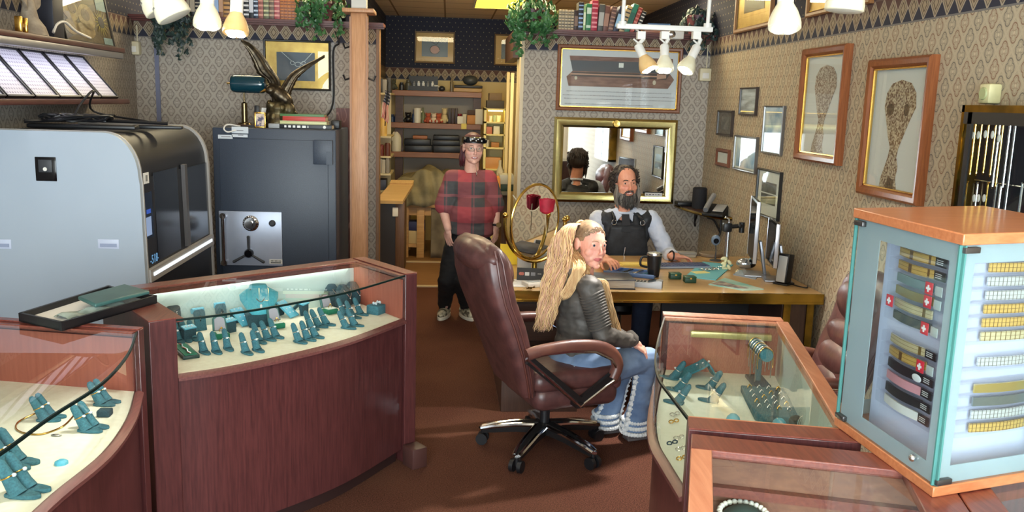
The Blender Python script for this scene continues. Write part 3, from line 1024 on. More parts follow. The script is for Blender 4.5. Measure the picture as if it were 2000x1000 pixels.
m.box((p.x, YB - .09, p.z), (.11, .19, .075), bev=.006).build('box', WHITE, t)
m = MB()
m.lathe([(0, .0), (.03, 0), (.03, .02), (.012, .03), (0, .03)], (p.x - .055, YB - .185, p.z), 18, Mx((V((1, 0, 0)), V((0, 0, 1)), V((0, -1, 0)))).transposed()).build('knob', STEEL, t)
YP = 7.3
a, b = at(687, 300, Y=YP).x, at(718, 300, Y=YP).x
cp = at(705, 22, Y=YP).z
pc, hw = (a + b) / 2, (b - a) / 2
t = thing('oak_post', 'square oak post with a flat cap and white sleeve, left of the doorway', 'post', (pc, YP, 0))
m = MB()
m.bb((pc - hw, YP - hw, 0), (pc + hw, YP + hw, cp - .02), bev=.004).build('shaft', OAK, t)
m = MB()
for sx in (-1, 1):
 m.bb((pc + sx * hw - .008, YP - hw - .006, .1), (pc + sx * hw + .008, YP - hw + .008, cp - .05))
m.build('edge_bead', OAKD, t)
MB().bb((pc - .125, YP - .125, cp - .02), (pc + .125, YP + .125, cp + .012), bev=.006).build('cap', OAK, t)
MB().bb((pc - hw * .9, YP - hw * .9, cp + .012), (pc + hw * .9, YP + hw * .9, ZC)).build('sleeve', plain('white_sleeve', (206, 204, 196), .5), t)
m = MB()
for sx in (-1, 1):
 for py in (90, 152):
  q = at(703, py, Y=YP)
  if py == 90 and sx == 1:
   continue
  m.tube([(pc + sx * hw, YP, q.z), (pc + sx * (hw + .05), YP - .01, q.z - .02), (pc + sx * (hw + .065), YP - .01, q.z + .02)], .009, 7)
m.build('coat_hook', BLACK, t)
q0, q1 = at(657, 211, Y=7.8), at(690, 211, Y=7.8)
m = MB()
m.bb((q0.x, 7.79, 0), (q1.x, 7.82, q0.z))
def ply():
 g = G('stained_plywood')
 g.coords()
 f = g.noise(2.2, 2, (3.0, 1, .9))
 w = ((f * 9).frac() - .5).abs() * 2
 c = g.mix(g.ramp(w, .0, .25), lin((140, 96, 84)), lin((96, 50, 42)))
 return g.bsdf(c, .5)
tag(m.build('plywood_board', ply(), loc=((q0.x + q1.x) / 2, 7.8, 0)), 'dark stained plywood board standing between the safe and oak post', 'board')
SAFE = noisy('safe_paint', (46, 54, 68), (58, 68, 84), 260, .42, bump=.12)
YS = 6.9
a, b = at(414, 250, Y=YS), at(656, 256, Y=YS)
sx0, sx1, sz = a.x, b.x, at(530, 251, Y=YS).z
t = thing('steel_safe', 'tall dark blue grey steel safe with silver lock plate', 'safe', ((sx0 + sx1) / 2, YS + .4, 0))
MB().bb((sx0, YS, .0), (sx1, YS + .85, sz), bev=.012).build('body', SAFE, t)
dx0, dx1, dz = at(429, 300, Y=YS).x, at(641, 300, Y=YS).x, at(530, 272, Y=YS).z
MB().bb((dx0, YS - .012, .12), (dx1, YS, dz), bev=.004).build('door', SAFE, t)
h0, h1 = at(613, 273, Y=YS), at(651, 321, Y=YS)
m = MB()
m.bb((h0.x, YS - .045, h1.z), (h1.x, YS - .012, h0.z), bev=.004)
m.bb((h0.x + .1, YS - .05, h1.z), (h1.x - .0, YS - .044, h1.z + .1))
m.build('hinge', SAFE, t)
k0, k1 = at(429, 411, Y=YS), at(553, 518, Y=YS)
pl = MB().bb((k0.x, YS - .03, k1.z), (k1.x, YS - .012, k0.z), bev=.003).build('lock_plate', noisy('brushed_steel', (176, 184, 202), (160, 169, 188), 4, .35, .25), t)
MF = Mx((V((1, 0, 0)), V((0, 0, 1)), V((0, -1, 0)))).transposed()
def onp(px, py, d=.03): return at(px, py, Y=YS - d)
q = onp(490, 436)
m = MB()
m.lathe([(.062, 0), (.062, .006), (.05, .012), (.05, .02), (.044, .026), (.024, .026), (.022, .045), (0, .045)], (q.x, YS - .03, q.z), 28, MF)
for k in range(20):
 w = k * 2 * pi / 20
 m.box((q.x + .056 * cos(w), YS - .04, q.z + .056 * sin(w)), (.004, .004, .012), Mx.Rotation(-w + pi / 2, 3, 'Y'))
m.build('combination_dial', CHROME, pl)
q = onp(532, 436)
m = MB()
m.lathe([(.026, 0), (.026, .012), (.016, .02), (0, .02)], (q.x, YS - .03, q.z), 20, MF).build('key_lock', DARKG, pl)
q = onp(487, 494)
m = MB()
m.lathe([(.035, 0), (.035, .03), (.028, .045), (0, .045)], (q.x, YS - .03, q.z), 24, MF).build('handle_hub', BLACKG, pl)
for w in (90, 210, 330):
 m = MB()
 e = V((q.x + .13 * cos(R(w)), YS - .06, q.z + .13 * sin(R(w))))
 m.cyl((q.x + .02 * cos(R(w)), YS - .055, q.z + .02 * sin(R(w))), e, .008, .011, 12).ball(e, .012, 10, 8)
 m.build('spoke_handle', DARKG, pl)
b0, b1 = onp(437, 421), onp(440, 512)
m = MB()
m.cyl((b0.x, YS - .06, b0.z + .01), (b0.x, YS - .06, b1.z - .005), .014)
for z in (b0.z, b1.z):
 m.cyl((b0.x, YS - .03, z), (b0.x, YS - .066, z), .024)
m.build('pull_bar', CHROME, pl)
q = onp(539, 511)
MB().box((q.x, YS - .0315, q.z), (.1, .003, .035)).build('plate_label', WHITE, pl)
m = MB()
for k in range(8):
 m.box((q.x - .036 + .0105 * k, YS - .0335, q.z + .006), (.007, .001, .009))
m.box((q.x, YS - .0335, q.z - .009), (.08, .001, .008))
m.build('label_print', BLACK, pl)
q = onp(469, 259, 0)
m = MB()
m.box((q.x, YS - .002, at(469, 254, Y=YS).z), (.125, .003, .05)).box((q.x, YS - .014, at(469, 265, Y=YS).z), (.12, .003, .022)).box((at(441, 267, Y=YS).x, YS - .014, at(441, 267, Y=YS).z), (.11, .003, .03))
m.build('paper_label', plain('label_paper', (200, 206, 212), .6), t)
m = MB()
for px, py, w in ((468, 255, .05), (470, 264, .04), (441, 267, .07)):
 q = at(px, py, Y=YS - .017)
 m.box((q.x, YS - .0165 if py > 260 else YS - .004, q.z), (w, .001, .006))
m.build('label_print', plain('ink_grey', (128, 126, 132), .7), t)
ST = sz
p = at(478, 240, Y=7.28)
t = thing('desk_lamp', 'small brass desk lamp with a dark teal cylinder shade on the safe', 'lamp', (p.x, 7.28, ST))
m = MB()
m.bb((p.x - .09, 7.22, ST), (p.x + .09, 7.34, ST + .014), bev=.004).build('base', DKWOOD, t)
zt, zs = at(478, 202, Y=7.28).z, at(485, 164, Y=7.28).z
m = MB()
m.lathe([(0, 0), (.055, 0), (.05, .012), (.024, .02), (.024, zt - ST - .014), (.018, zt - ST - .01), (.008, zt - ST), (.008, zs - ST - .06)], (p.x, 7.28, ST + .014), 20)
m.build('stem', plain('dark_brass', (110, 96, 70), .25, .9), t)
s0, s1 = at(452, 164, Y=7.28), at(519, 165, Y=7.28)
m = MB()
F = Mx.Rotation(pi / 2, 3, 'Y')
L = s1.x - s0.x
rad = .071
m.lathe([(0, 0), (rad * .8, 0), (rad * .97, .015), (rad, .04), (rad, L - .04), (rad * .97, L - .015), (rad * .8, L), (0, L)], (s0.x, 7.28, zs), 28, F)
m.build('shade', noisy('teal_enamel', (12, 52, 66), (16, 66, 80), 3, .15, coat=.8), t)
MB().cyl((s0.x - .035, 7.28, zs), (s0.x, 7.28, zs), .006).build('switch_rod', BRASS, t)
MB().cyl((s1.x, 7.28, zs), (s1.x + .012, 7.28, zs), .062).build('end_cap', BLACK, t)
YE = 7.1
p = at(545, 246, Y=YE)
t = thing('eagle_statue', 'bronze eagle with raised wings landing on a rock, on top of the safe', 'statue', (p.x, YE, ST))
m = MB()
q0 = V((p.x, YE, ST))
m.lathe([(0, 0), (.10, 0), (.095, .05), (.075, .11), (.085, .16), (.06, .2), (0, .21)], q0, 14)
for k in range(26):
 w, zz = rnd.uniform(0, 6.28), rnd.uniform(.01, .18)
 m.ball(q0 + V((.085 * cos(w), .07 * sin(w), zz)), (rnd.uniform(.02, .035), .022, rnd.uniform(.02, .04)), 8, 6)
m.ball(q0 + V((.085, -.02, .14)), (.05, .04, .06), 10, 8)
m.ball(q0 + V((-.07, 0, .17)), (.03, .03, .05), 10, 8)
fuse('rock_base', m, .008, noisy('dark_bronze', (104, 92, 62), (58, 50, 38), 22, .4, .7, bump=.5), t, smooth_it=1)
bd = at(546, 185, Y=YE)
m = MB()
Mb = Mx.Rotation(R(38), 3, 'Y')
m.ball(bd, (.13, .065, .06), 14, 10, Mb)
hd = at(528, 176, Y=YE - .05)
m.cyl(bd + V((-.05, -.02, .03)), hd, .045, .03, 12).ball(hd, (.042, .034, .034), 12, 8)
tl_ = at(566, 212, Y=YE)
m.cyl(bd, tl_ + V((.02, 0, 0)), .05, .028, 12).ball(tl_ + V((.03, 0, -.02)), (.05, .04, .015), 10, 8, Mb)
for dx in (-.03, .05):
 m.cyl(bd + V((dx, -.02, -.02)), V((bd.x + dx - .02, YE - .02, ST + .19)), .026, .012, 10)
fuse('body', m, .007, BRONZE, t, smooth_it=3)
m = MB()
m.cyl(hd + V((-.035, -.01, 0)), hd + V((-.075, -.02, -.02)), .014, .003, 10)
m.build('beak', GOLD, t)
def wing(up, lo, depth, name):
 """feathered wing: leading edge and trailing edge picked out, bowed in depth, feather tips along the trailing edge"""
 n = 24
 U_ = spline([at(x, y, Y=YE + depth(k / (len(up) - 1))) for k, (x, y) in enumerate(up)], 8)
 L_2 = spline([at(x, y, Y=YE + depth(k / (len(lo) - 1)) + .012) for k, (x, y) in enumerate(lo)], 8)
 def pick(P_, u):
  f = u * (len(P_) - 1)
  i_ = min(int(f), len(P_) - 2)
  return P_[i_].lerp(P_[i_ + 1], f - i_)
 def f(u, v):
  a, b = pick(U_, u), pick(L_2, u)
  saw = 1 + .10 * ((u * 9) % 1.0) - .05
  p = a.lerp(b, v * saw if v > .8 else v)
  return p + V((0, -.012 * sin(v * pi) - .0025 * sin(v * 25), 0))
 w = MB()
 w.sheet(f, 36, 10, .012)
 w.tube([pick(U_, k / 12) for k in range(13)], [.016 - .012 * k / 12 for k in range(13)], 8)
 return w.build(name, BRONZE, t, smooth=30)
wing([(545, 172), (543, 157), (528, 133), (511, 108), (490, 87), (471, 78)], [(530, 180), (522, 156), (503, 143), (494, 120), (485, 100), (472, 80)], lambda u: .02 - .1 * u, 'wing')
wing([(548, 178), (562, 155), (576, 140), (608, 122), (634, 108)], [(566, 190), (574, 168), (584, 150), (606, 130), (634, 111)], lambda u: .0 + .05 * u, 'wing')
p = at(509, 246, Y=6.98)
t = thing('photo_stand', 'tiny gold framed photo standing at the front of the safe top', 'photo frame', (p.x, 6.98, ST))
m = MB()
z0, z1 = ST, at(507, 219, Y=6.98).z
x0, x1 = at(497, 232, Y=6.98).x, at(519, 232, Y=6.98).x
for lo, hi in (((x0, z0), (x1, z0 + .012)), ((x0, z1 - .012), (x1, z1)), ((x0, z0), (x0 + .012, z1)), ((x1 - .012, z0), (x1, z1))):
 m.bb((lo[0], 6.97, lo[1]), (hi[0], 6.985, hi[1]), bev=.003)
m.build('frame', GOLD, t)
MB().bb((x0 + .01, 6.976, z0 + .01), (x1 - .01, 6.982, z1 - .01)).build('photo', noisy('family_photo', (60, 46, 80), (214, 190, 170), 22, .4, lo=.45, hi=.55), t)
MB().tube([(pc_ := (x0 + x1) / 2, 6.985, z1 - .03), (pc_, 7.04, ST + .003)], .004, 6).build('strut', BLACK, t)
p = at(536, 242, Y=7.0)
tag(MB().box((p.x, 7.0, ST + .018), (.085, .05, .036), bev=.004).build('name_block', plain('grey_block', (150, 152, 154), .5), loc=(p.x, 7.0, ST)), 'small grey block on the safe in front of the eagle', 'block')
p = at(512, 236, Y=7.15)
t = thing('document_holder', 'black holder with white papers behind the tiny photo on the safe', 'paper holder', (p.x, 7.2, ST))
MB().bb((p.x - .1, 7.13, ST), (p.x + .1, 7.27, ST + .012)).build('base', BLACK, t)
m = MB()
m.slab([(p.x - .02, 7.17, ST + .012), (p.x + .17, 7.17, ST + .012), (p.x + .13, 7.24, ST + .15), (p.x - .02, 7.24, ST + .15)], .006).build('papers', PAPER, t)
MB().bb((p.x - .07, 7.19, ST + .012), (p.x - .03, 7.22, ST + .17), bev=.008).build('divider', BLACK, t)
m = MB()
q = at(450, 246, Y=6.93)
m.tube(spline([(q.x + .06, 6.99, ST + .008), (q.x - .02, 6.93, ST + .02), (q.x - .04, 6.89, ST - .01), (q.x - .01, 6.885, ST - .035), (q.x + .05, 6.89, ST - .02)], 6), .006)
tag(m.build('looped_wire', WHITE, loc=(q.x, 6.95, ST)), 'white cord loop hanging over the top left edge of the safe', 'cord')
xb = at(600, 240, Y=7.05).x
flat_book((xb, 7.08, ST), (.40, .2, .034), (24, 26, 30), 'black book at the bottom of the stack on the safe', 'books stacked on the safe', title=.05, tcol=(230, 230, 226))
flat_book((xb - .02, 7.08, ST + .034), (.36, .19, .027), (206, 206, 150), 'pale yellow book second in the stack on the safe', 'books stacked on the safe')
flat_book((xb - .015, 7.08, ST + .061), (.33, .18, .035), (186, 56, 42), 'red book third in the stack on the safe', 'books stacked on the safe', title=.0, tcol=(226, 150, 110))
flat_book((xb - .03, 7.08, ST + .096), (.34, .18, .018), (74, 116, 62), 'green book on top of the stack on the safe', 'books stacked on the safe')
m = MB()
m.bb((xb + .17, 7.16, ST + .0), (xb + .24, 7.3, ST + .07), bev=.01)
tag(m.build('black_case', BLACK, loc=(xb + .2, 7.23, ST)), 'black case behind the right end of the book stack', 'case')
XS = -2.40
zl = at(254, 203, X=XS).z
ye = at(254, 203, X=XS).y
yn = 4.3
zu = at(245, 112, X=XS).z
LSH = wood('shelf_mahogany', (70, 38, 36), (94, 56, 50), 1, 7, .4)
t = thing('wall_display_shelf', 'dark wood double display shelf with a strip light on left wall', 'shelf', (XL, (ye + yn) / 2, zl))
MB().bb((XL, yn, zl), (XS, ye, zl + .035), bev=.006).build('lower_shelf', LSH, t)
MB().bb((XL, yn, zu + .03), (XS, ye - .05, zu + .065), bev=.006).build('upper_shelf', LSH, t)
MB().bb((XS - .05, yn, zu - .014), (XS - .005, ye - .07, zu + .03), bev=.006).build('light_housing', plain('housing_silver', (150, 150, 156), .35, .6), t)
MB().bb((XS - .076, yn, zu + .014), (XS - .052, ye - .12, zu + .028)).build('strip_light', emit('strip_cool', (236, 240, 255), 13), t)
def tray_mat():
 g = G('gem_tray')
 x, y, z = g.coords()
 a = ((y / .03).frac() - .5).abs()
 b = ((z / .022).frac() - .5).abs()
 w = g.noise(300, 3)
 k = (a * a + b * b * 1.4).sqrt()
 n = g.noise(2.5, 3)
 c = g.mix(k < .3, lin((206, 204, 216)), g.mix(g.ramp(w * .6 + n * .4, .42, .58), lin((178, 172, 192)), lin((120, 116, 140))))
 return g.bsdf(c, .5)
GEMT = tray_mat()
ys = [yn + .0, 4.95]
w_ = (ye - .16 - 4.72) / 6
labs = ['white gem tray cut by the left image edge on the wall shelf', 'second white gem tray from the left on the wall shelf', 'third white gem tray from the left, thin black edges',
  'fourth white gem tray, middle of the wall shelf row', 'fifth white gem tray, second from the corner end', 'rightmost white gem tray, nearest the room corner']
for k in range(7):
 y0 = 4.72 + w_ * (k - 1)
 y1 = y0 + w_ * .955
 if k == 0:
  lab = 'white gem tray at the near end of the wall shelf'
 else:
  lab = labs[k - 1]
 xb, xt = XS - .03, XL + .03
 z0, z1 = zl + .037, zu - .02
 t = thing('gem_tray', lab, 'tray', (xb, (y0 + y1) / 2, z0), group='gem trays on the left wall shelf')
 d = V((xt - xb, 0, z1 - z0)).normalized()
 nn = V((d.z, 0, -d.x))
 def Q(y, s_, o): return V((xb, y, z0)) + d * s_ + nn * o
 LL = (V((xt, 0, z1)) - V((xb, 0, z0))).length
 m = MB()
 b_ = .011
 for ya, yb2, sa, sb in ((y0, y1, 0, b_), (y0, y1, LL - b_, LL), (y0, y0 + b_, 0, LL), (y1 - b_, y1, 0, LL)):
  m.rings([[Q(ya, sa, 0), Q(yb2, sa, 0), Q(yb2, sb, 0), Q(ya, sb, 0)], [Q(ya, sa, .022), Q(yb2, sa, .022), Q(yb2, sb, .022), Q(ya, sb, .022)]])
 m.build('rim', BLACK, t)
 m = MB()
 m.rings([[Q(y0 + .004, .004, -.001), Q(y1 - .004, .004, -.001), Q(y1 - .004, LL - .004, -.001), Q(y0 + .004, LL - .004, -.001)], [Q(y0 + .004, .004, .012), Q(y1 - .004, .004, .012), Q(y1 - .004, LL - .004, .012), Q(y0 + .004, LL - .004, .012)]])
 m.build('gem_insert', GEMT, t)
zt = zu + .066
p0, p1 = at(118, 60, X=XL + .1), at(214, 60, X=XL + .1)
c = V((XL + .09, (p0.y + p1.y) / 2, zt + .20))
P = Pic('dark framed picture of teddy roses and a sunflower leaning on left upper shelf', c, WALLL, p1.y - p0.y, .40, .022, plain('black_frame', (30, 26, 24), .35), mount=plain('umber_photo', (110, 84, 58), .5), tilt=-.18, depth=.02)
PET = noisy('rose_print', (190, 156, 106), (150, 116, 76), 14, .5, bump=.1)
P.art('rose', PET, [disc(.20, .58, .16, .22), disc(.52, .50, .18, .26), disc(.44, .22, .2, .16), disc(.16, .25, .14, .15)])
P.art('rose_heart', noisy('rose_heart_print', (128, 92, 66), (108, 74, 52), 20, .5), [disc(.24, .62, .08, .11), disc(.50, .54, .09, .12), disc(.40, .80, .06, .08)])
P.art('sky', plain('sky_print', (150, 170, 178), .5), [rect(.78, .70, 1, 1), rect(.8, .0, 1, .14)])
pet = []
for k in range(16):
 a = k * 2 * pi / 16
 pet.append([(.82 + .06 * cos(a + .2), .45 + .1 * sin(a + .2)), (.82 + .17 * cos(a), .45 + .3 * sin(a)), (.82 + .06 * cos(a - .2), .45 + .1 * sin(a - .2))])
P.art('sunflower', plain('sunflower_print', (170, 150, 70), .5), [[(min(x, .995), y) for x, y in q] for q in pet])
P.art('sunflower_heart', plain('seed_print', (52, 40, 36), .6), [disc(.82, .45, .07, .12)])
yb_ = at(100, 50, X=XL + .15).y
tag(MB().bb((XL + .04, yb_ - .08, zt), (XL + .2, yb_ + .075, zt + .38), bev=.004).build('navy_box', plain('navy_card', (30, 32, 46), .5), loc=(XL + .1, yb_, zt)), 'tall dark navy box on the left upper shelf', 'box')
yb_ = at(58, 45, X=XL + .2).y
t = thing('winged_ornament', 'pale winged stone ornament on the left upper shelf', 'ornament', (XL + .2, yb_, zt))
STONE = noisy('pale_stone', (166, 152, 132), (134, 120, 104), 20, .7, bump=.2)
m = MB()
m.lathe([(0, 0), (.1, 0), (.085, .05), (.05, .1), (.03, .2), (0, .23)], (XL + .2, yb_, zt), 16)
m.build('body', STONE, t)
for sg in (-1, 1):
 m = MB()
 m.sheet(lambda u, v: (XL + .19 + .03 * sin(u * 3), yb_ + sg * (.02 + u * .13 + .03 * v * u), zt + .12 + .1 * u + v * (.06 + .16 * u)), 6, 6, .012)
 m.build('wing', STONE, t)
yb_ = at(42, 52, X=XL + .26).y
t = thing('gold_ornament', 'small gold arch ornament beside the pale winged stone', 'ornament', (XL + .26, yb_, zt))
MB().bb((XL + .24, yb_ - .045, zt), (XL + .28, yb_ - .02, zt + .09), bev=.008).bb((XL + .24, yb_ + .02, zt), (XL + .28, yb_ + .045, zt + .085), bev=.008).bb((XL + .245, yb_ - .03, zt + .03), (XL + .275, yb_ + .03, zt + .05)).build('arch', GOLD, t)
m = MB()
q = at(128, 66, X=XS - .1)
m.tube(spline([q + V((0, -.18, -.005)), q + V((0, -.12, .05)), q + V((0, 0, .075)), q + V((0, .16, .03)), q + V((0, .4, .0))], 5), .009)
tag(m.build('white_hose', WHITE, loc=q), 'thin white tube lying in front of the sunflower picture', 'tube')
XM = -1.76
yn_, yf_ = 5.13, 6.6
ztop = 1.665
MGREY = noisy('machine_grey', (170, 181, 193), (162, 174, 188), 1.2, .4)
MBLK = plain('machine_black', (34, 35, 40), .42, spec=.3)
MBLK2 = plain('machine_panel', (24, 25, 31), .14)
MRIM = plain('machine_rim', (168, 164, 160), .35)
def mprof(ins=0.0, x0=-2.66):
 """side outline: rounded front top corner, front leaning outwards to the floor"""
 pts = [(x0 + ins, 0.02)]
 pts.append((XM + .03 - ins, 0.02))
 pts.append((XM + .012 - ins, .7))
 pts.append((XM - ins, 1.38 - ins))
 c = (XM - .19, ztop - .25)
 for k in range(0, 9):
  a = k * (pi / 2) / 8
  pts.append((c[0] + (.185 - ins) * cos(a), c[1] + (.25 - ins) * sin(a)))
 pts.append((x0 + ins, ztop - ins))
 return pts
t = thing('engraving_machine', 'large grey and black desktop machine with rounded front behind left showcase', 'machine', (-2.2, (yn_ + yf_) / 2, 0))
def slabm(y0, y1, ins, name, mat, parent=t):
 m = MB()
 pr = mprof(ins)
 m.rings([[V((x, y0, z)) for x, z in pr], [V((x, y1, z)) for x, z in pr]])
 return m.build(name, mat, parent, smooth=30)
side = slabm(yn_, yn_ + .035, 0, 'side_panel', MGREY)
slabm(yn_ + .035, yn_ + .05, -.006, 'edge_trim', MRIM)
slabm(yf_ - .035, yf_, -.006, 'edge_trim', MRIM)
slabm(yn_ + .05, yf_ - .035, .012, 'body', MBLK)
def fx(z):  # front face x at height z
 return XM + .012 + (.018 if z < .7 else -.012 * (z - .7) / .68) if z < .7 else XM + .012 - .012 * (z - .7) / .68
def onm(px, py): return at(px, py, X=XM + .004)
m = MB()
q0, q1 = at(68, 306, Y=yn_), at(112, 354, Y=yn_)
m.bb((q0.x, yn_ - .006, q1.z), (q1.x, yn_, q0.z), bev=.004)
lat = m.build('latch', BLACKG, side)
MB().bb((q0.x + .02, yn_ - .012, q1.z + .05), (q1.x - .02, yn_ - .005, q0.z - .015), bev=.003).build('latch_plate', DARKG, side)
c_ = (q0 + q1) / 2
for px in (212, 2):
 a_, b_ = at(px - 21, 467, Y=yn_), at(px + 21, 486, Y=yn_)
 m = MB()
 m.bb((a_.x, yn_ - .003, b_.z), (b_.x, yn_, a_.z), bev=.003)
 m.build('grip', plain('grip_pale', (196, 204, 224), .4), side)
 m = MB()
 m.bb((a_.x + .012, yn_ - .005, b_.z + .01), (b_.x - .012, yn_ - .002, b_.z + .03))
 m.build('grip_shade_strip', plain('grip_shade', (150, 160, 186), .5), side)  # raised strip, shade of a recess put into its colour
LB_ = MB()
LB_.cyl((c_.x, yn_ - .016, c_.z), (c_.x, yn_ - .01, c_.z), .011)
LB_.build('latch_button', WHITE, side)
def mface(y0, y1, z0, z1, d0, d1):
 """box hugging the leaning front face"""
 m = MB()
 m.rings([[V((fx(z0) - .012 + d0, y0, z0)), V((fx(z0) - .012 + d0, y1, z0)), V((fx(z1) - .012 + d0, y1, z1)), V((fx(z1) - .012 + d0, y0, z1))],
    [V((fx(z0) - .012 + d1, y0, z0)), V((fx(z0) - .012 + d1, y1, z0)), V((fx(z1) - .012 + d1, y1, z1)), V((fx(z1) - .012 + d1, y0, z1))]])
 return m
fr = mface(yn_ + .05, yf_ - .035, .845, 1.40, 0, .004).build('front_panel', MBLK, t)
a_, b_ = onm(303, 335), onm(354, 480)
mface(a_.y, b_.y, .88, 1.42, .003, .007).build('door_window', MBLK2, fr)
a_ = onm(361, 400)
mface(a_.y - .02, a_.y + .035, .88, 1.43, .005, .03).build('door_handle', plain('handle_grey', (84, 80, 80), .4), fr)
mface(a_.y + .07, yf_ - .045, .875, 1.40, .003, .006).build('side_door', MBLK2, fr)
a_ = onm(289, 348)
mface(a_.y - .045, a_.y + .045, a_.z - .032, a_.z + .032, .004, .007).build('paper_label', PAPER, fr)
m = MB()
for k in range(3):
 m.box((fx(a_.z) - .0035, a_.y - .012 + .012 * k, a_.z), (.001, .005, .036))
m.build('label_print', INK, fr)
a_, b_ = onm(281, 375), onm(302, 468)
sc = mface(a_.y, b_.y - .0, 1.045, 1.315, .004, .009).build('control_screen', plain('screen_navy', (22, 34, 58), .12), fr)
c0 = onm(291, 440)
mface(c0.y - .05, c0.y + .05, 1.06, 1.17, .009, .0105).build('screen_window', emit('screen_pale', (160, 180, 214), .55), sc)
m = mface(c0.y - .02, c0.y + .05, 1.19, 1.215, .009, .0105)
m.build('screen_icon', emit('screen_blue', (70, 100, 190), .6), sc)
m = MB()
q = onm(303, 505)
put_text(m, '-518-', .075, (fx(q.z) - .006, q.y, q.z), (0, 1, 0), (0, 0, 1))
m.build('model_number', emit('led_blue', (110, 160, 200), .7), fr)
st_ = mface(yn_ + .045, yf_ - .03, .79, .865, .0, .03).build('silver_band', MRIM, t)
mface(yn_ + .09, yf_ - .09, .822, .842, .03, .036).build('light_bar', emit('bar_white', (226, 236, 240), 1.0), st_)
mface(yn_ + .05, yf_ - .035, .06, .79, 0, .006).build('lower_panel', MBLK, t)
m = MB()
q = V((-2.25, 5.5, ztop + .03))
pts = []
for k in range(70):
 a = k * .55
 pts.append(q + V((.14 * cos(a) * (1 + .3 * sin(k * 1.7)) + .05 * sin(k), .1 * sin(a) + .06 * cos(k * .8), .02 + .028 * (1 + sin(k * 1.3)) * .6)))
m.tube(spline(pts, 3), .009, 6)
m.tube(spline([q + V((-.25, -.1, .012)), q + V((-.05, .06, .02)), q + V((.18, .1, .02)), q + V((.5, .15, .012))], 6), .012, 6)
m.tube(spline([q + V((0, 0, .05)), q + V((.02, .05, .12)), q + V((.06, .15, .2)), V((XL + .005 + .4, 5.9, ztop + .1)), q + V((.3, .4, .012))], 6), .007, 6)
tag(m.build('cable_heap', BLACK, loc=q), 'heap of black cables on top of the grey machine', 'cables')
m = MB()
q = V((-2.3, 5.62, ztop))
m.box(q + V((.1, -.12, .016)), (.62, .1, .026), bev=.008, rz=.05).box(q + V((.45, .15, .014)), (.3, .09, .024), bev=.008, rz=.2)
tag(m.build('power_strip', BLACK, loc=q), 'flat black power strip under the cables on the grey machine', 'power strip')
ZT, ZR = 1.02, .79
PALEB = noisy('pale_sliding_panel', (204, 222, 217), (194, 214, 210), 3, .25)
def outward(front):
 c = sum((p for p in front), V((0, 0, 0))) / len(front)
 out = []
 for i in range(len(front)):
  a, b = front[max(i - 1, 0)], front[min(i + 1, len(front) - 1)]
  tn = (b - a).normalized()
  out.append(V((tn.y, -tn.x, 0)))
 return out
def flip_out(nrm, front, inner):
 mid = len(front) // 2
 s_ = 1 if nrm[mid].dot(front[mid] - inner) > 0 else -1
 return [n * s_ for n in nrm]
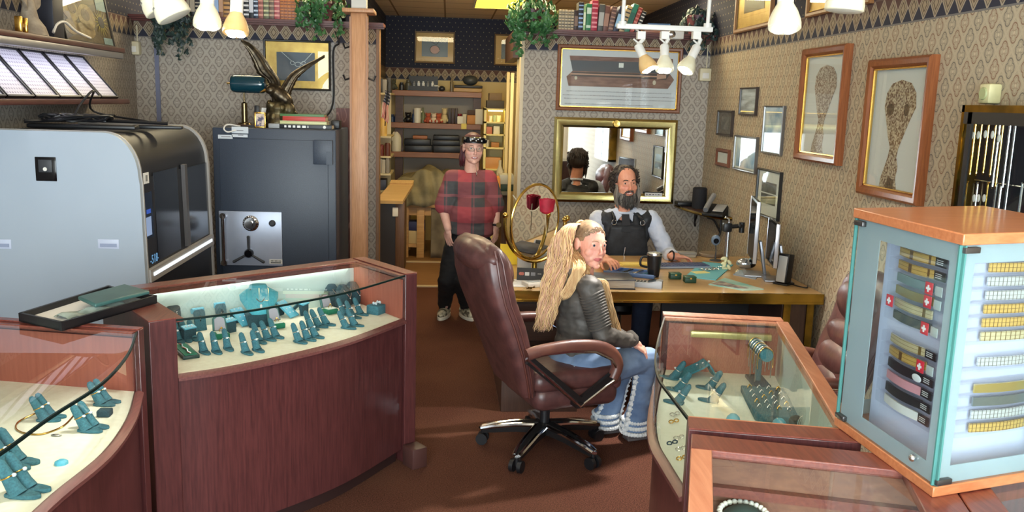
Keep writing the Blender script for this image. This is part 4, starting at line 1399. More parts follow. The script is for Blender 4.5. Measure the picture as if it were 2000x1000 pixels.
def showcase(label, front, B0, Bn, e0=.07, en=.07, ends=(True, True), deckm=DECK, backm=PALEB, endm=None, topm=MAHOG_LIT, bodym=MAHOG, back_w=.075, end_w=.05, strip=True, stripcol=None, strip_out=.62, capn=None):
 fr_ = [V((p.x, p.y, 0)) for p in spline(front, 5)]
 B0, Bn = V((B0.x, B0.y, 0)), V((Bn.x, Bn.y, 0))
 inner = (B0 + Bn) / 2
 nrm = flip_out(outward(fr_), fr_, inner)
 P0, Pn = fr_[0], fr_[-1]
 t = thing('showcase', label, 'display case', (inner + (P0 + Pn) / 2) / 2, group='curved wooden jewellery showcases')
 xy = lambda L: [(p.x, p.y) for p in L]
 MB().prism(xy([p - n * .012 for p, n in zip(fr_, nrm)] + [Bn, B0]), .075, ZR - .022).build('cabinet_body', bodym, t)
 MB().prism(xy([p - n * .05 for p, n in zip(fr_, nrm)] + [Bn, B0]), 0, .075).build('kick_base', plain('kick_dark', (44, 26, 24), .5), t)
 MB().prism(xy([p - n * .02 for p, n in zip(fr_, nrm)] + [Bn, B0]), ZR - .022, ZR - .008).build('deck', deckm, t)
 m = MB()
 m.rings([[p + n * .014 + UZ * (ZR - .026), p + n * .014 + UZ * (ZR - .014), p + n * .004 + UZ * (ZR - .008), p - n * .014 + UZ * (ZR - .002), p - n * .018 + UZ * (ZR - .026)] for p, n in zip(fr_, nrm)])
 m.build('front_rail', MAHOE, t)
 u = (Bn - B0).normalized()
 bn = V((u.y, -u.x, 0))
 bn = bn if bn.dot((P0 + Pn) / 2 - inner) > 0 else -bn
 MB().prism(xy([B0, Bn, Bn + bn * .018, B0 + bn * .018]), ZR - .008, ZT - .02).build('sliding_back', backm, t)
 MB().prism(xy([B0 - bn * .0, Bn, Bn - bn * .02, B0 - bn * .02]), 0, ZT - .02).build('rear_board', bodym, t)
 MB().prism(xy([B0 - bn * .02, Bn - bn * .02, Bn + bn * back_w, B0 + bn * back_w]), ZT - .016, ZT).build('top_rail', topm, t, bevel=.003)
 for use, P_, B_, other, e in ((ends[0], P0, B0, Pn, e0), (ends[1], Pn, Bn, P0, en)):
  if not use:
   continue
  d = (B_ - P_).normalized()
  o = V((d.y, -d.x, 0))
  o = o if o.dot(P_ - other) > 0 else -o
  MB().prism(xy([P_ - d * .006, B_, B_ + o * e, P_ - d * .006 + o * e]), 0, ZT - .0).build('end_panel', bodym, t, bevel=.003)
  MB().prism(xy([P_ - d * .004, B_, B_ + o * e, P_ - d * .004 + o * e]), ZT, ZT + .004).build('end_cap', capn if capn and P_ is Pn else topm, t)
  MB().prism(xy([P_ + d * .02, B_, B_ - o * .008, P_ + d * .02 - o * .008]), ZR - .008, ZT - .03).build('end_lining', endm or CHERRYI, t)
  MB().prism(xy([P_, B_, B_ - o * end_w, P_ - o * end_w]) , ZT - .016, ZT - .002).build('top_rail', topm, t)
 m = MB()
 m.sheet(lambda a, b: (fr_[min(int(round(a * (len(fr_) - 1))), len(fr_) - 1)] - nrm[min(int(round(a * (len(fr_) - 1))), len(fr_) - 1)] * .006) + UZ * (ZR + .004 + b * (ZT - ZR - .012)), len(fr_) - 1, 1, .005)
 m.build('front_glass', GLASSG, t)
 MB().prism(xy([p - n * .002 for p, n in zip(fr_, nrm)] + [Bn + bn * (back_w - .01), B0 + bn * (back_w - .01)]), ZT - .011, ZT - .004).build('top_glass', GLASSG, t, smooth=0)
 m = MB()
 m.rings([[p + n * .0015 + UZ * (ZT - .012), p + n * .0015 + UZ * (ZT - .003), p - n * .005 + UZ * (ZT - .003), p - n * .005 + UZ * (ZT - .012)] for p, n in zip(fr_, nrm)])
 m.build('glass_edge', GLEDGE, t)
 if strip:
  k = strip_out
  a_, b_ = B0.lerp(P0, 1 - k), Bn.lerp(Pn, 1 - k)
  l0, l1 = a_.lerp(b_, .08) + bn * 0, a_.lerp(b_, .92)
  l0, l1 = B0 + bn * (back_w + .012) + u * .05, Bn + bn * (back_w + .012) - u * .05
  m = MB()
  l0, l1 = B0 + bn * (back_w * .45) + u * .05, Bn + bn * (back_w * .45) - u * .05
  MB().prism(xy([B0 + bn * (back_w - .008), Bn + bn * (back_w - .008), Bn + bn * back_w, B0 + bn * back_w]), ZT - .034, ZT - .016).build('rail_lip', topm, t)
  m.cyl(l0 + UZ * (ZT - .025), l1 + UZ * (ZT - .025), .008, n=10)
  m.build('light_tube', emit('case_tube', (255, 250, 238), 14), t)
 t['_w'] = 0
 del t['_w']
 return t, fr_, nrm, B0, Bn
zz = dict(Z=ZT)
fB = [at(x, y, **zz) for x, y in ((343, 622), (440, 611), (560, 592), (680, 568), (791, 536))]
cB = showcase('long curved mahogany showcase in front of the safe', fB, at(246, 560, **zz), at(690, 505, **zz), .105, .07, end_w=.03)
fA = [at(x, y, **zz) for x, y in ((268, 645), (250, 690), (200, 745), (100, 810), (0, 882))] + [V((-1.12, 1.85, ZT)), V((-1.2, 1.6, ZT))]
cA = showcase('curved mahogany showcase in the bottom left corner', fA, at(-60, 622, **zz), V((-1.85, 1.6, ZT)), .035, .05, ends=(True, True), deckm=DECK, end_w=.035, strip=False)
fR = [at(x, y, **zz) for x, y in ((1298, 616), (1285, 660), (1279, 700), (1285, 735), (1308, 768), (1346, 817))]
cR = showcase('curved showcase with light cherry top between desk and watch strap tower', fR, at(1530, 628, **zz), at(1668, 843, **zz), .06, .088, deckm=DECKG, topm=CHERRY, back_w=.03, end_w=.025, capn=MAHOG_LIT)
Pn = cB[1][-1]
d = (cB[4] - Pn).normalized()
o = V((d.y, -d.x, 0))
o = o if o.dot(Pn - cB[1][0]) > 0 else -o
c = Pn + o * .03 - d * .062
tag(MB().box((c.x, c.y, .055), (.09, .1, .11), rz=atan2(d.y, d.x) + pi / 2, bev=.006).build('plinth_block', plain('plinth_brown', (70, 42, 38), .5), loc=(c.x, c.y, 0)), 'small brown block at the right foot of the long curved showcase', 'block')
P0, B0 = cR[1][0], cR[3]
d = (B0 - P0).normalized()
o = V((d.y, -d.x, 0))
o = o if o.dot(cR[1][-1] - P0) > 0 else -o
m = MB()
a_, b_ = P0 + d * .11 + o * .03 + UZ * .955, B0 - d * .05 + o * .03 + UZ * .955
m.box((a_ + b_) / 2, ((b_ - a_).length, .03, .028), rz=atan2(d.y, d.x), bev=.005)
tag(m.build('brass_lamp_bar', plain('brass_bar', (206, 190, 126), .3, .5), loc=(a_ + b_) / 2), 'brass light bar under the far top edge of the right showcase', 'light bar')
zc = ZT
c0 = at(1350, 849, Z=zc)
ex = (at(1691, 885, Z=zc) - at(1350, 849, Z=zc)).normalized()
ey = V((ex.y, -ex.x, 0))
def C_(a, b, z=0.0): return V((c0.x, c0.y, 0)) + ex * a + ey * b + UZ * z
W_, D_ = .62, .75
BW = (at(1356, 878, Z=zc) - c0).length
t = thing('corner_showcase', 'square flat glass topped mahogany case in the bottom right corner', 'display case', C_(W_ / 2, D_ / 2))
xy = lambda L: [(p.x, p.y) for p in L]
def cbox(a0, b0, a1, b1, z0, z1, name, mat, par=t, bevel=0.0): return MB().prism(xy([C_(a0, b0), C_(a1, b0), C_(a1, b1), C_(a0, b1)]), z0, z1).build(name, mat, par, bevel=bevel)
cbox(0, 0, .03, D_, 0, zc, 'side_board', MAHOG)
cbox(W_ - .03, 0, W_, D_, 0, zc, 'side_board', MAHOG)
cbox(.03, 0, W_ - .03, .03, 0, zc, 'end_board', MAHOG)
cbox(0, 0, W_, BW, zc - .02, zc + .004, 'top_rail', MAHOG_LIT, bevel=.003)
cbox(0, BW, .055, D_, zc - .02, zc + .004, 'top_rail', CHERRY, bevel=.003)
cbox(W_ - .10, BW, W_, D_, zc - .02, zc + .004, 'top_rail', MAHOG_LIT, bevel=.003)
cbox(.05, BW - .005, W_ - .09, D_, zc - .012, zc - .006, 'top_glass', GLASSG)
cbox(.05, BW, .056, D_, zc - .013, zc - .004, 'glass_edge', GLEDGE)
BRWN = wood('case_inside', (110, 68, 50), (136, 90, 66), 0, 5, .5)
cbox(.03, .03, W_ - .03, .05, .72, zc - .02, 'inner_board', BRWN)
cbox(.03, .05, W_ - .03, .075, .885, .91, 'inner_ledge', MAHOG_LIT)
cbox(.03, .03, W_ - .03, D_, .70, .72, 'deck', BRWN)
t2 = thing('end_showcase', 'pale glass topped case cut by the bottom right corner', 'display case', C_(W_ + .4, D_ / 2))
t_ = t2
cbox(W_ + .004, 0, W_ + .09, D_, zc - .02, zc + .002, 'top_rail', MAHOG_LIT, t2, .003)
cbox(W_ + .09, .0, W_ + .8, D_, zc - .012, zc - .004, 'top_glass', GLASSG, t2)
cbox(W_ + .004, 0, W_ + .8, D_, 0, .82, 'cabinet_body', MAHOG, t2)
cbox(W_ + .06, .02, W_ + .78, D_ - .02, .82, .83, 'deck', plain('white_deck', (226, 232, 230), .6), t2)
cbox(W_ + .004, 0, W_ + .03, D_, .82, zc - .02, 'side_board', MAHOG, t2)
cbox(W_ + .03, 0, W_ + .8, .02, .82, zc - .02, 'end_board', MAHOG, t2)
q = at(1452, 1004, Z=.86)
t = thing('pearl_bust', 'dark green bust with a strand of white pearls in the corner case', 'necklace display', (q.x, q.y, .72))
m = MB()
m.ball((q.x, q.y, .80), (.075, .06, .085), 20, 14)
m.build('bust', plain('bust_green', (40, 62, 60), .8), t)
m = MB()
for k in range(26):
 a = k * 2 * pi / 26
 m.ball((q.x + .062 * cos(a), q.y + .052 * sin(a), .862 + .008 * sin(a)), .0078, 10, 8)
m.build('pearl_strand', plain('pearl', (240, 236, 226), .2, coat=.5), t)
GEMC = plain('clear_gem', (236, 240, 246), .05, .3)
SILV = plain('silver', (226, 226, 228), .15, 1)
GOLDJ = plain('gold_jewel', (224, 180, 96), .18, 1)
ZD = ZR - .008
GREENP = plain('green_velvet', (24, 116, 88), .8)
LILAC = plain('lilac_satin', (164, 158, 170), .5)
def face_dir(px, normals_case):
 """turn of a stand so that it faces the nearest stretch of the curved front"""
 t, fr_, nrm, B0, Bn = normals_case
 k = min(range(len(fr_)), key=lambda i: (fr_[i] - V((px.x, px.y, 0))).length)
 return atan2(nrm[k].y, nrm[k].x)
used = set()
def first_or_dup(key, proto, loc, rz, label, group, scale=1.0):
 if key not in used:
  used.add(key)
  move(proto, loc, rz, scale)
  proto['label'] = label
  proto['group'] = group
  return proto
 return dup(proto, loc, rz, label, group, scale)
def ring_finger(n, metal, gem):
 t = thing('ring_stand', 'x', 'ring stand')
 for k in range(n):
  y = (k - (n - 1) / 2) * .034
  m = MB()
  foot = [(-.018, y - .014), (.0, y - .019), (.03, y - .018), (.056, y - .011), (.064, y), (.056, y + .011), (.03, y + .018), (0, y + .019), (-.018, y + .014)]
  m.prism(foot, 0, .009)
  m.build('foot', TEAL, t, bevel=.003)
  m = MB()
  tp = V((-.034, y, .076))
  m.tube([(0.008, y, .004), (-.002, y, .02), (-.02, y, .052), tp, tp + V((-.004, 0, .008))], [.02, .0165, .0138, .0115, .005], 12)
  m.build('finger', TEAL, t)
 for k in range(n):
  y = (k - (n - 1) / 2) * .034
  c, ax = V((-.0145, y, .044)), V((-.034, 0, .076)).normalized()
  F = ax.to_track_quat('Z', 'Y').to_matrix()
  m = MB()
  m.tube([c + F @ V((.0158 * cos(a * pi / 8), .0158 * sin(a * pi / 8), 0)) for a in range(16)], .0018, 6, loop=True)
  m.build('ring_band', metal, t)
  m = MB()
  m.ball(c + V((.0155, 0, .006)), (.0055, .0055, .0045), 8, 5)
  m.build('ring_stone', gem, t, smooth=0)
 return t
S1, S2, S3 = ring_finger(1, SILV, GEMC), ring_finger(2, GOLDJ, GEMC), ring_finger(3, SILV, GEMC)
for o in (S1, S2, S3):
 o.location = (0, 0, 0)
Bst = [(397, 688, 'single ring finger stand nearest the left end of the long case'), (421, 687, 'ring finger stand second from the left end of the long case front row'), (444, 681, 'ring finger stand third from left, beside the first open ring box'),
  (479, 689, 'ring finger stand alone front centre-left, left of its pair'), (501, 684, 'ring finger stand front centre-left, right of its pair'),
  (504, 668, 'first ring finger stand of the trio behind the front centre-left pair'), (521, 663, 'middle ring finger stand of the trio behind the front centre-left pair'), (537, 658, 'last ring finger stand of the trio behind the front centre-left pair'),
  (582, 668, 'first ring finger stand of the front trio right of centre'), (599, 663, 'middle ring finger stand of the front trio right of centre'), (614, 658, 'last ring finger stand of the front trio right of centre'),
  (606, 642, 'first ring finger stand of the second row trio right of centre'), (620, 638, 'middle ring finger stand of the second row trio right of centre'), (635, 634, 'last ring finger stand of the second row trio right of centre'),
  (674, 641, 'left one of the two ring finger stands nearest the front right rail'), (690, 636, 'right one of the two ring finger stands nearest the front right rail'),
  (671, 615, 'first ring finger stand of the trio left of the earring block'), (687, 620, 'middle ring finger stand of the trio left of the earring block'), (702, 614, 'last ring finger stand of the trio left of the earring block')]
for px, py, lab in Bst:
 p = at(px, py, Z=ZD)
 first_or_dup('s1', S1, p, face_dir(p, cB) + rnd.uniform(-.15, .15), lab, 'ring finger stands in the long showcase')
for px, py, lab, sc in ((90, 818, 'double ring stand inside the loose gold chain, corner case', 1.0), (172, 838, 'double ring stand beside the right rail of the corner case', 1.05), (200, 788, 'double ring stand deepest in the corner case, gold rings', 1.0),
      (22, 908, 'double ring stand with large square stones at the left edge', 1.25), (40, 962, 'double ring stand with twisted bands at the bottom left', 1.25)):
 p = at(px, py, Z=ZD)
 first_or_dup('s2', S2, p, -.15 + rnd.uniform(-.1, .1), lab, 'double ring stands in the corner showcase', sc)
for px, py, lab in ((1318, 741, 'ring stand farthest along the glass front of the right case'), (1328, 764, 'second ring stand along the glass front of the right case'), (1326, 789, 'third ring stand along the glass front of the right case'),
     (1388, 761, 'ring stand in the middle of the right case, behind its neighbour'), (1394, 786, 'ring stand in the middle of the right case, in front of its neighbour')):
 p = at(px, py, Z=ZD)
 dup(S1, p, face_dir(p, cR) - .25, lab, 'ring finger stands in the right showcase', 1.0)
p = at(362, 664, Z=ZD)
move(S3, p, face_dir(p, cB))
S3['label'], S3['group'] = 'triple ring finger stand half hidden by the left post of the long case', 'ring finger stands in the long showcase'
def frame_xy(px, py, case_, extra=0.0):
 p = at(px, py, Z=ZD)
 return p, face_dir(p, case_) + extra
def panel_stand(h, w_, mat, items, lean=.18, hook=False):
 t = thing('earring_stand', 'x', 'earring stand')
 prof = []
 n = 8
 out = [(-w_ / 2, 0), (w_ / 2, 0), (w_ / 2, h - .015)] + [(w_ / 2 - .015 + .015 * cos(a * pi / 2 / 4), h - .015 + .015 * sin(a * pi / 2 / 4)) for a in range(1, 5)] + [(-w_ / 2 + .015 + .015 * cos(pi / 2 + a * pi / 2 / 4), h - .015 + .015 * sin(pi / 2 + a * pi / 2 / 4)) for a in range(0, 5)]
 m = MB()
 m.slab([(-z * lean, y, z) for y, z in out], .008)
 m.build('panel', mat, t, bevel=.002)
 MB().box((-.025, 0, .004), (.06, w_, .008), bev=.003).build('base', mat, t)
 if hook:
  m = MB()
  m.tube([(-h * lean - .012, -w_ / 2, h - .006), (-h * lean - .012, w_ / 2, h - .006)], .014, 10)
  m.build('roll_top', TURQ, t)
 for y, z in items:
  m = MB()
  m.ball((-z * lean + .007, y, z), (.003, .005, .006), 8, 6).cyl((-z * lean + .006, y, z), (-z * lean + .008, y, z - .02), .0016, n=6)
  m.build('earring', SILV, t)
 return t
PS1 = panel_stand(.115, .06, TEALD, [(-.012, .085), (.012, .085)])
for i, (px, py, lab, sc) in enumerate(((343, 652, 'dark earring panel at the far left end of the long case', 1.15), (420, 618, 'dark earring panel left of the blue necklace bust', 1.1), (474, 600, 'dark earring panel half behind the blue necklace bust', .8),
          (563, 601, 'dark gem edged earring panel right of the blue necklace bust', 1.15), (622, 588, 'dark earring panel at the back before the chain busts', 1.15))):
 p, r = frame_xy(px, py, cB)
 first_or_dup('ps1', PS1, p, r, lab, 'dark earring panels in the long showcase', sc)
PS2 = panel_stand(.10, .058, TEAL, [(0, .06)], hook=True)
p, r = frame_xy(393, 646, cB)
move(PS2, p, r)
PS2['label'], PS2['name_'] = 'light teal rolled top panel with a silver cross pendant', 0
del PS2['name_']
m = MB()
W_ = wm(PS2)
for d in ((.004, .006, .03), (.004, .02, .006)):
 m.box(W_ @ V((-.004, 0, .062)), d, W_.to_3x3())
m.build('cross_pendant', SILV, PS2)
p, r = frame_xy(415, 640, cB)
dup(PS2, p + V((.03, .07, 0)), r, 'light teal rolled top panel behind the cross pendant panel', None)
def ramp():
 t = thing('jewellery_ramp', 'x', 'display ramp')
 m = MB()
 m.rings([[V((.0, -.03, 0)), V((.0, -.03, .055)), V((-.02, -.03, .06)), V((-.025, -.03, .06)), V((-.012, -.03, .0))], [V((.0, .03, 0)), V((.0, .03, .055)), V((-.02, .03, .06)), V((-.025, .03, .06)), V((-.012, .03, .0))]])
 m.build('support', TEALD, t)
 m = MB()
 m.slab([(.006, -.03, .058), (-.028, -.03, .066), (-.028, .03, .066), (.006, .03, .058)], .006)
 m.build('top_pad', TURQ, t)
 m = MB()
 m.slab([(-.028, -.03, .066), (-.088, -.03, .006), (-.088, .03, .006), (-.028, .03, .066)], .006)
 m.build('slope', TEAL, t)
 m = MB()
 for k in range(3):
  m.ball((-.01, -.015 + .015 * k, .066), .004, 7, 5)
 m.build('gem_set', GEMC, t, smooth=0)
 return t
RP = ramp()
for px, py, lab in ((372, 665, 'blue topped jewellery ramp between the left post and the cross panel'), (452, 650, 'blue topped jewellery ramp left of the bust, by the first open ring box'), (597, 615, 'blue topped jewellery ramp right of the open green ring box'), (640, 598, 'blue topped jewellery ramp below the chain busts')):
 p, r = frame_xy(px, py, cB)
 first_or_dup('ramp', RP, p, r + .15, lab, 'blue topped ramps in the long showcase')
def slope_pad():
 t = thing('slanted_pad', 'x', 'display pad')
 m = MB()
 m.slab([(.05, -.035, .006), (-.04, -.035, .075), (-.04, .035, .075), (.05, .035, .006)], .01)
 m.build('pad', TURQ, t, bevel=.002)
 MB().box((-.04, 0, .035), (.012, .06, .07), bev=.002).build('prop', TEALD, t)
 m = MB()
 for k in range(4):
  for y in (-.014, .014):
   m.ball((.03 - .02 * k, y, .028 + .0155 * k), .0035, 7, 5)
 m.build('gem_set', GEMC, t, smooth=0)
 return t
SP = slope_pad()
for px, py, lab in ((471, 634, 'bright blue slanted gem pad left of the necklace bust'), (560, 618, 'bright blue slanted gem pad right of the necklace bust')):
 p, r = frame_xy(px, py, cB)
 first_or_dup('sp', SP, p, r + .1, lab, 'blue slanted pads in the long showcase')
def ring_box():
 t = thing('open_ring_box', 'x', 'ring box')
 MB().box((0, 0, .012), (.055, .06, .024), bev=.006).build('base', GREENP, t)
 MB().box((0, 0, .026), (.04, .045, .006), bev=.003).build('cushion', plain('ivory_satin', (226, 230, 216), .6), t)
 m = MB()
 m.slab([(-.03, -.03, .024), (-.03, .03, .024), (-.05, .027, .075), (-.052, .012, .088), (-.052, -.012, .088), (-.05, -.027, .075)], .012)
 ld = m.build('lid', plain('teal_lid', (64, 108, 104), .5), t, bevel=.003)
 m = MB()
 m.slab([(-.021, -.023, .03), (-.021, .023, .03), (-.042, .02, .073), (-.043, .008, .081), (-.043, -.008, .081), (-.042, -.02, .073)], .003)
 m.build('lining', LILAC, ld)
 m = MB()
 m.tube([(0, .009 * cos(a * pi / 6), .033 + .009 * sin(a * pi / 6)) for a in range(12)], .0018, 6, loop=True)
 m.ball((0, 0, .044), .0045, 8, 5)
 m.build('ring', GOLDJ, t)
 return t
RBX = ring_box()
for px, py, lab in ((433, 660, 'open green ring box left of centre, pale lining'), (541, 640, 'open green ring box under the necklace bust'), (645, 612, 'open green ring box between the blue ramp and earring block')):
 p, r = frame_xy(px, py, cB)
 first_or_dup('rbx', RBX, p, r - .3, lab, 'open ring boxes in the long showcase', 1.1)
def bust(mat):
 t = thing('chain_bust', 'x', 'necklace display')
 m = MB()
 m.lathe([(0, 0), (.045, 0), (.05, .02), (.047, .06), (.036, .095), (.02, .118), (0, .122)], (0, 0, 0), 20)
 m.build('dome', mat, t)
 m = MB()
 m.tube(spline([(.03, -.03, .1), (.047, -.014, .07), (.051, 0, .055), (.047, .014, .07), (.03, .03, .1)], 4), .0018, 6)
 m.ball((.052, 0, .05), .005, 8, 6)
 m.build('chain', SILV, t)
 return t
CB = bust(TEALD)
for px, py, lab in ((648, 597, 'grey blue chain bust, front left of the far corner group'), (662, 590, 'grey blue chain bust, second of the far corner group'), (676, 581, 'grey blue chain bust, rearmost in the far corner group'), (669, 598, 'grey blue chain bust, front middle of the far corner group'), (688, 592, 'grey blue chain bust, front right of the far corner group')):
 p, r = frame_xy(px, py, cB)
 first_or_dup('cb', CB, p, r, lab, 'chain busts in the far corner of the long showcase')
p, r = frame_xy(508, 634, cB, -.5)
t = thing('necklace_bust', 'large turquoise necklace bust with a white pendant in the long showcase', 'necklace display', p, r)
W_ = wm(t)
def L_(x, y, z): return W_ @ V((x, y, z))
m = MB()
m.rings([[L_(.05, -.06, 0), L_(.05, .06, 0), L_(-.06, .06, 0), L_(-.06, -.06, 0)], [L_(.045, -.068, .06), L_(.045, .068, .06), L_(-.06, .068, .06), L_(-.06, -.068, .06)]])
m.build('plinth', TEALD, t, bevel=.004)
nb = noisy('turquoise_suede', (84, 176, 192), (74, 164, 182), 160, .8)
m = MB()
rr = []
for z, w2, d2, xo in ((.06, .045, .02, .02), (.09, .07, .028, .012), (.13, .092, .034, -.005), (.155, .094, .034, -.016), (.17, .07, .032, -.024), (.182, .046, .03, -.03), (.196, .04, .028, -.034), (.2, .012, .01, -.036)):
 rr.append([L_(xo + d2 * cos(a * pi / 10), w2 * sin(a * pi / 10), z) for a in range(20)])
m.rings(rr)
m.build('torso', nb, t)
m = MB()
for off in (0, .014):
 m.tube(spline([L_(-.012, -.042, .182), L_(.012, -.03, .152 - off), L_(.034, 0, .122 - off), L_(.012, .03, .152 - off), L_(-.012, .042, .182)], 6), .0022, 6)
m.build('chain', SILV, t)
m = MB()
m.ball(L_(.036, 0, .1), (.006, .007, .013), 10, 8)
m.build('pendant', PAPER, t)
p, r = frame_xy(735, 612, cB)
t = thing('earring_block', 'square dark teal block with two sparkling earrings near the right end', 'earring block', p, r)
W_ = wm(t)
MB().box(L_(0, 0, .024), (.075, .075, .048), W_.to_3x3(), bev=.004).build('block', TEAL, t)
for y in (-.018, .018):
 m = MB()
 for k in range(6):
  m.ball(L_(.004 * (k % 2) - .01 + .004 * k, y + .008 * cos(k * 2), .054 + .004 * (k % 3)), .006, 7, 5)
 m.build('earring', GEMC, t, smooth=0)
p, r = frame_xy(362, 690, cB)
t = thing('bracelet_box', 'long open dark box with green lining and silver bracelet by the left post', 'jewellery box', p, r)
W_ = wm(t)
m = MB()
m.box(L_(0, 0, .008), (.2, .07, .016), W_.to_3x3(), bev=.003).build('base', plain('box_green_black', (24, 52, 46), .5), t)
MB().box(L_(0, 0, .017), (.184, .052, .004), W_.to_3x3()).build('lining', GREENP, t)
m = MB()
m.tube([L_(-.085 + .17 * k / 10, .004 * sin(k * 1.3), .022) for k in range(11)], .004, 6)
m.build('bracelet', SILV, t)
p, r = frame_xy(697, 590, cB)
m = MB()
for k in range(5):
 c = p + V((rnd.uniform(-.06, .06), rnd.uniform(-.06, .06), .003))
 m.tube([c + V((.03 * cos(a * .5), .022 * sin(a * .5), .004 * sin(a) + .003)) for a in range(13)], .0022, 5)
tag(m.build('silver_chain', SILV, loc=p), 'tangle of silver chain lying before the far corner busts', 'chain')
p = at(672, 540, Z=ZR + .1)
p = at(97, 822, Z=ZD)
pts = [at(x, y, Z=ZD + .003) for x, y in ((165, 793), (150, 805), (130, 827), (112, 838), (80, 848), (48, 846), (32, 838), (34, 826), (52, 815), (80, 803))]
m = MB()
m.tube(spline(pts, 6), .003, 6)
tag(m.build('gold_necklace', GOLDJ, loc=p), 'thin gold chain in an open loop on the corner case deck', 'necklace')
p = at(110, 852, Z=ZD)
m = MB()
m.ball(p + V((0, 0, .004)), (.018, .006, .004), 10, 6)
tag(m.build('silver_pendant', SILV, loc=p), 'small silver pendant below the gold chain loop', 'pendant')
p = at(120, 906, Z=ZD)
m = MB()
m.lathe([(0, 0), (.02, 0), (.019, .008), (.01, .013), (0, .014)], p, 10)
tag(m.build('turquoise_stone', TURQ, loc=p, smooth=0), 'single turquoise stone on the corner case deck', 'stone')
p = at(205, 812, Z=ZD)
m = MB()
m.box(p + V((0, 0, .012)), (.045, .04, .024), bev=.005)
tag(m.build('dark_ring_box', TEALD, loc=p), 'small dark box beside the rail of the corner case', 'box')
p, r = at(1480, 748, Z=ZD), .0
a_, b_ = at(1462, 668, Z=.955), at(1498, 706, Z=.955)
d = V((b_.x - a_.x, b_.y - a_.y, 0)).normalized()
t = thing('bracelet_bar', 'teal T bar stand carrying silver and gold bracelets in the right case', 'bracelet stand', p, atan2(d.y, d.x))
W_ = wm(t)
zb = .125
MB().box(L_(0, 0, .007), (.15, .07, .014), W_.to_3x3(), bev=.003).build('base', plain('navy_base', (30, 70, 92), .6), t)
MB().cyl(L_(0, 0, .014), L_(0, 0, zb), .011).build('post', TEAL, t)
m = MB()
m.cyl(L_(-.1, 0, zb + .02), L_(.1, 0, zb + .02), .026, n=24)
m.build('bar', noisy('teal_bar', (60, 134, 150), (48, 116, 134), 160, .85), t, bevel=.004)
for k, x in enumerate((-.075, -.05, -.02, .005, .03, .06, .08)):
 m = MB()
 m.tube([L_(x + .003 * sin(a), .029 * cos(a * pi / 10), zb + .02 + .029 * sin(a * pi / 10)) for a in range(-2, 13)], .0026, 6)
 dr = .04 + .03 * ((k * 7) % 3)
 m.tube([L_(x, -.03, zb + .02), L_(x, -.031, zb - dr * .5), L_(x + .004, -.03, zb - dr)], .0022, 6)
 m.tube([L_(x, .03, zb + .01), L_(x, .031, zb - dr * .4), L_(x + .004, .03, zb - dr * .8)], .0022, 6)
 m.build('bracelet', GOLDJ if k % 3 == 0 else SILV, t)
p = at(1362, 736, Z=ZD)
t = thing('arched_display_ramp', 'teal arched ramp with ear studs at the back of the right case', 'display ramp', p, face_dir(p, cR) + .35)
W_ = wm(t)
m = MB()
m.sheet(lambda u, v: L_((-.085 if u > .8 else .09) * 0 + (.09 - u * .165 if u < .75 else -.034 - (u - .75) * .14), -.04 + .08 * v, (.004 + u * .075 if u < .6 else .049 + .03 * sin((u - .6) * 4) - max(0, u - .75) * .28)), 16, 2, .007)
m.build('pad', noisy('teal_bar', (60, 134, 150), (48, 116, 134), 160, .85), t)
m = MB()
for k in range(3):
 m.ball(L_(.0 - .02 * k, -.015 + .015 * k, .048 + .012 * k), .005, 7, 5)
m.build('stud_set', GEMC, t, smooth=0)
q = [at(x, y, Z=ZD) for x, y in ((1446, 765), (1530, 771), (1563, 832), (1474, 822))]
c = sum(q, V((0, 0, 0))) / 4
t = thing('ring_tray', 'square teal tray holding four rows of rings in the right case', 'ring tray', c)
m = MB()
m.prism([(p.x, p.y) for p in q], ZD, ZD + .028)
m.build('tray', TEAL, t, bevel=.004)
k_ = 0
for i in range(4):
 for j in range(5):
  u, v = (.16 + .22 * i), (.12 + .17 * j)
  p = q[0].lerp(q[1], u).lerp(q[3].lerp(q[2], u), v) + UZ * .034
  m = MB()
  m.tube([p + V((.0085 * cos(a * pi / 5), .002 * sin(a), .0085 * sin(a * pi / 5))) for a in range(10)], .0017, 5, loop=True)
  m.ball(p + UZ * .009, .0045, 7, 5)
  m.build('ring', GOLDJ if (i + j) % 3 == 0 else SILV, t)
for px, py, lab, mat in ((1431, 832, 'left turquoise half dome at the near edge of the right case', TURQ), (1521, 841, 'right turquoise half dome at the near edge of the right case', TURQ)):
 p = at(px, py, Z=ZD)
 m = MB()
 m.lathe([(0.026, 0), (.026, .02), (.022, .034), (.012, .044), (0, .047)], p, 20)
 tag(m.build('ring_dome', mat, loc=p), lab, 'ring dome', 'turquoise domes in the right showcase')
p = at(1553, 832, Z=ZD)
m = MB()
m.ball(p + UZ * .02, (.03, .022, .02), 14, 8, Mx.Rotation(.6, 3, 'Z'))
tag(m.build('dark_pouch', plain('pouch', (30, 44, 44), .8), loc=p), 'small dark pouch at the near corner of the ring tray', 'pouch')
p = at(1592, 838, Z=ZD)
t = thing('bangle_holder', 'teal wedge with silver bangles against the sliding back of the right case', 'bangle holder', p)
m = MB()
m.slab([p + V((-.03, -.02, 0)), p + V((.03, -.03, 0)), p + V((.035, -.01, .07)), p + V((-.01, 0, .08))], .012)
m.build('wedge', TEAL, t)
for k in range(3):
 m = MB()
 m.tube([p + V((-.035 - .006 * k + .028 * cos(a * pi / 8), -.02, .03 + .03 * sin(a * pi / 8))) for a in range(16)], .002, 6, loop=True)
 m.build('bangle', SILV, t)
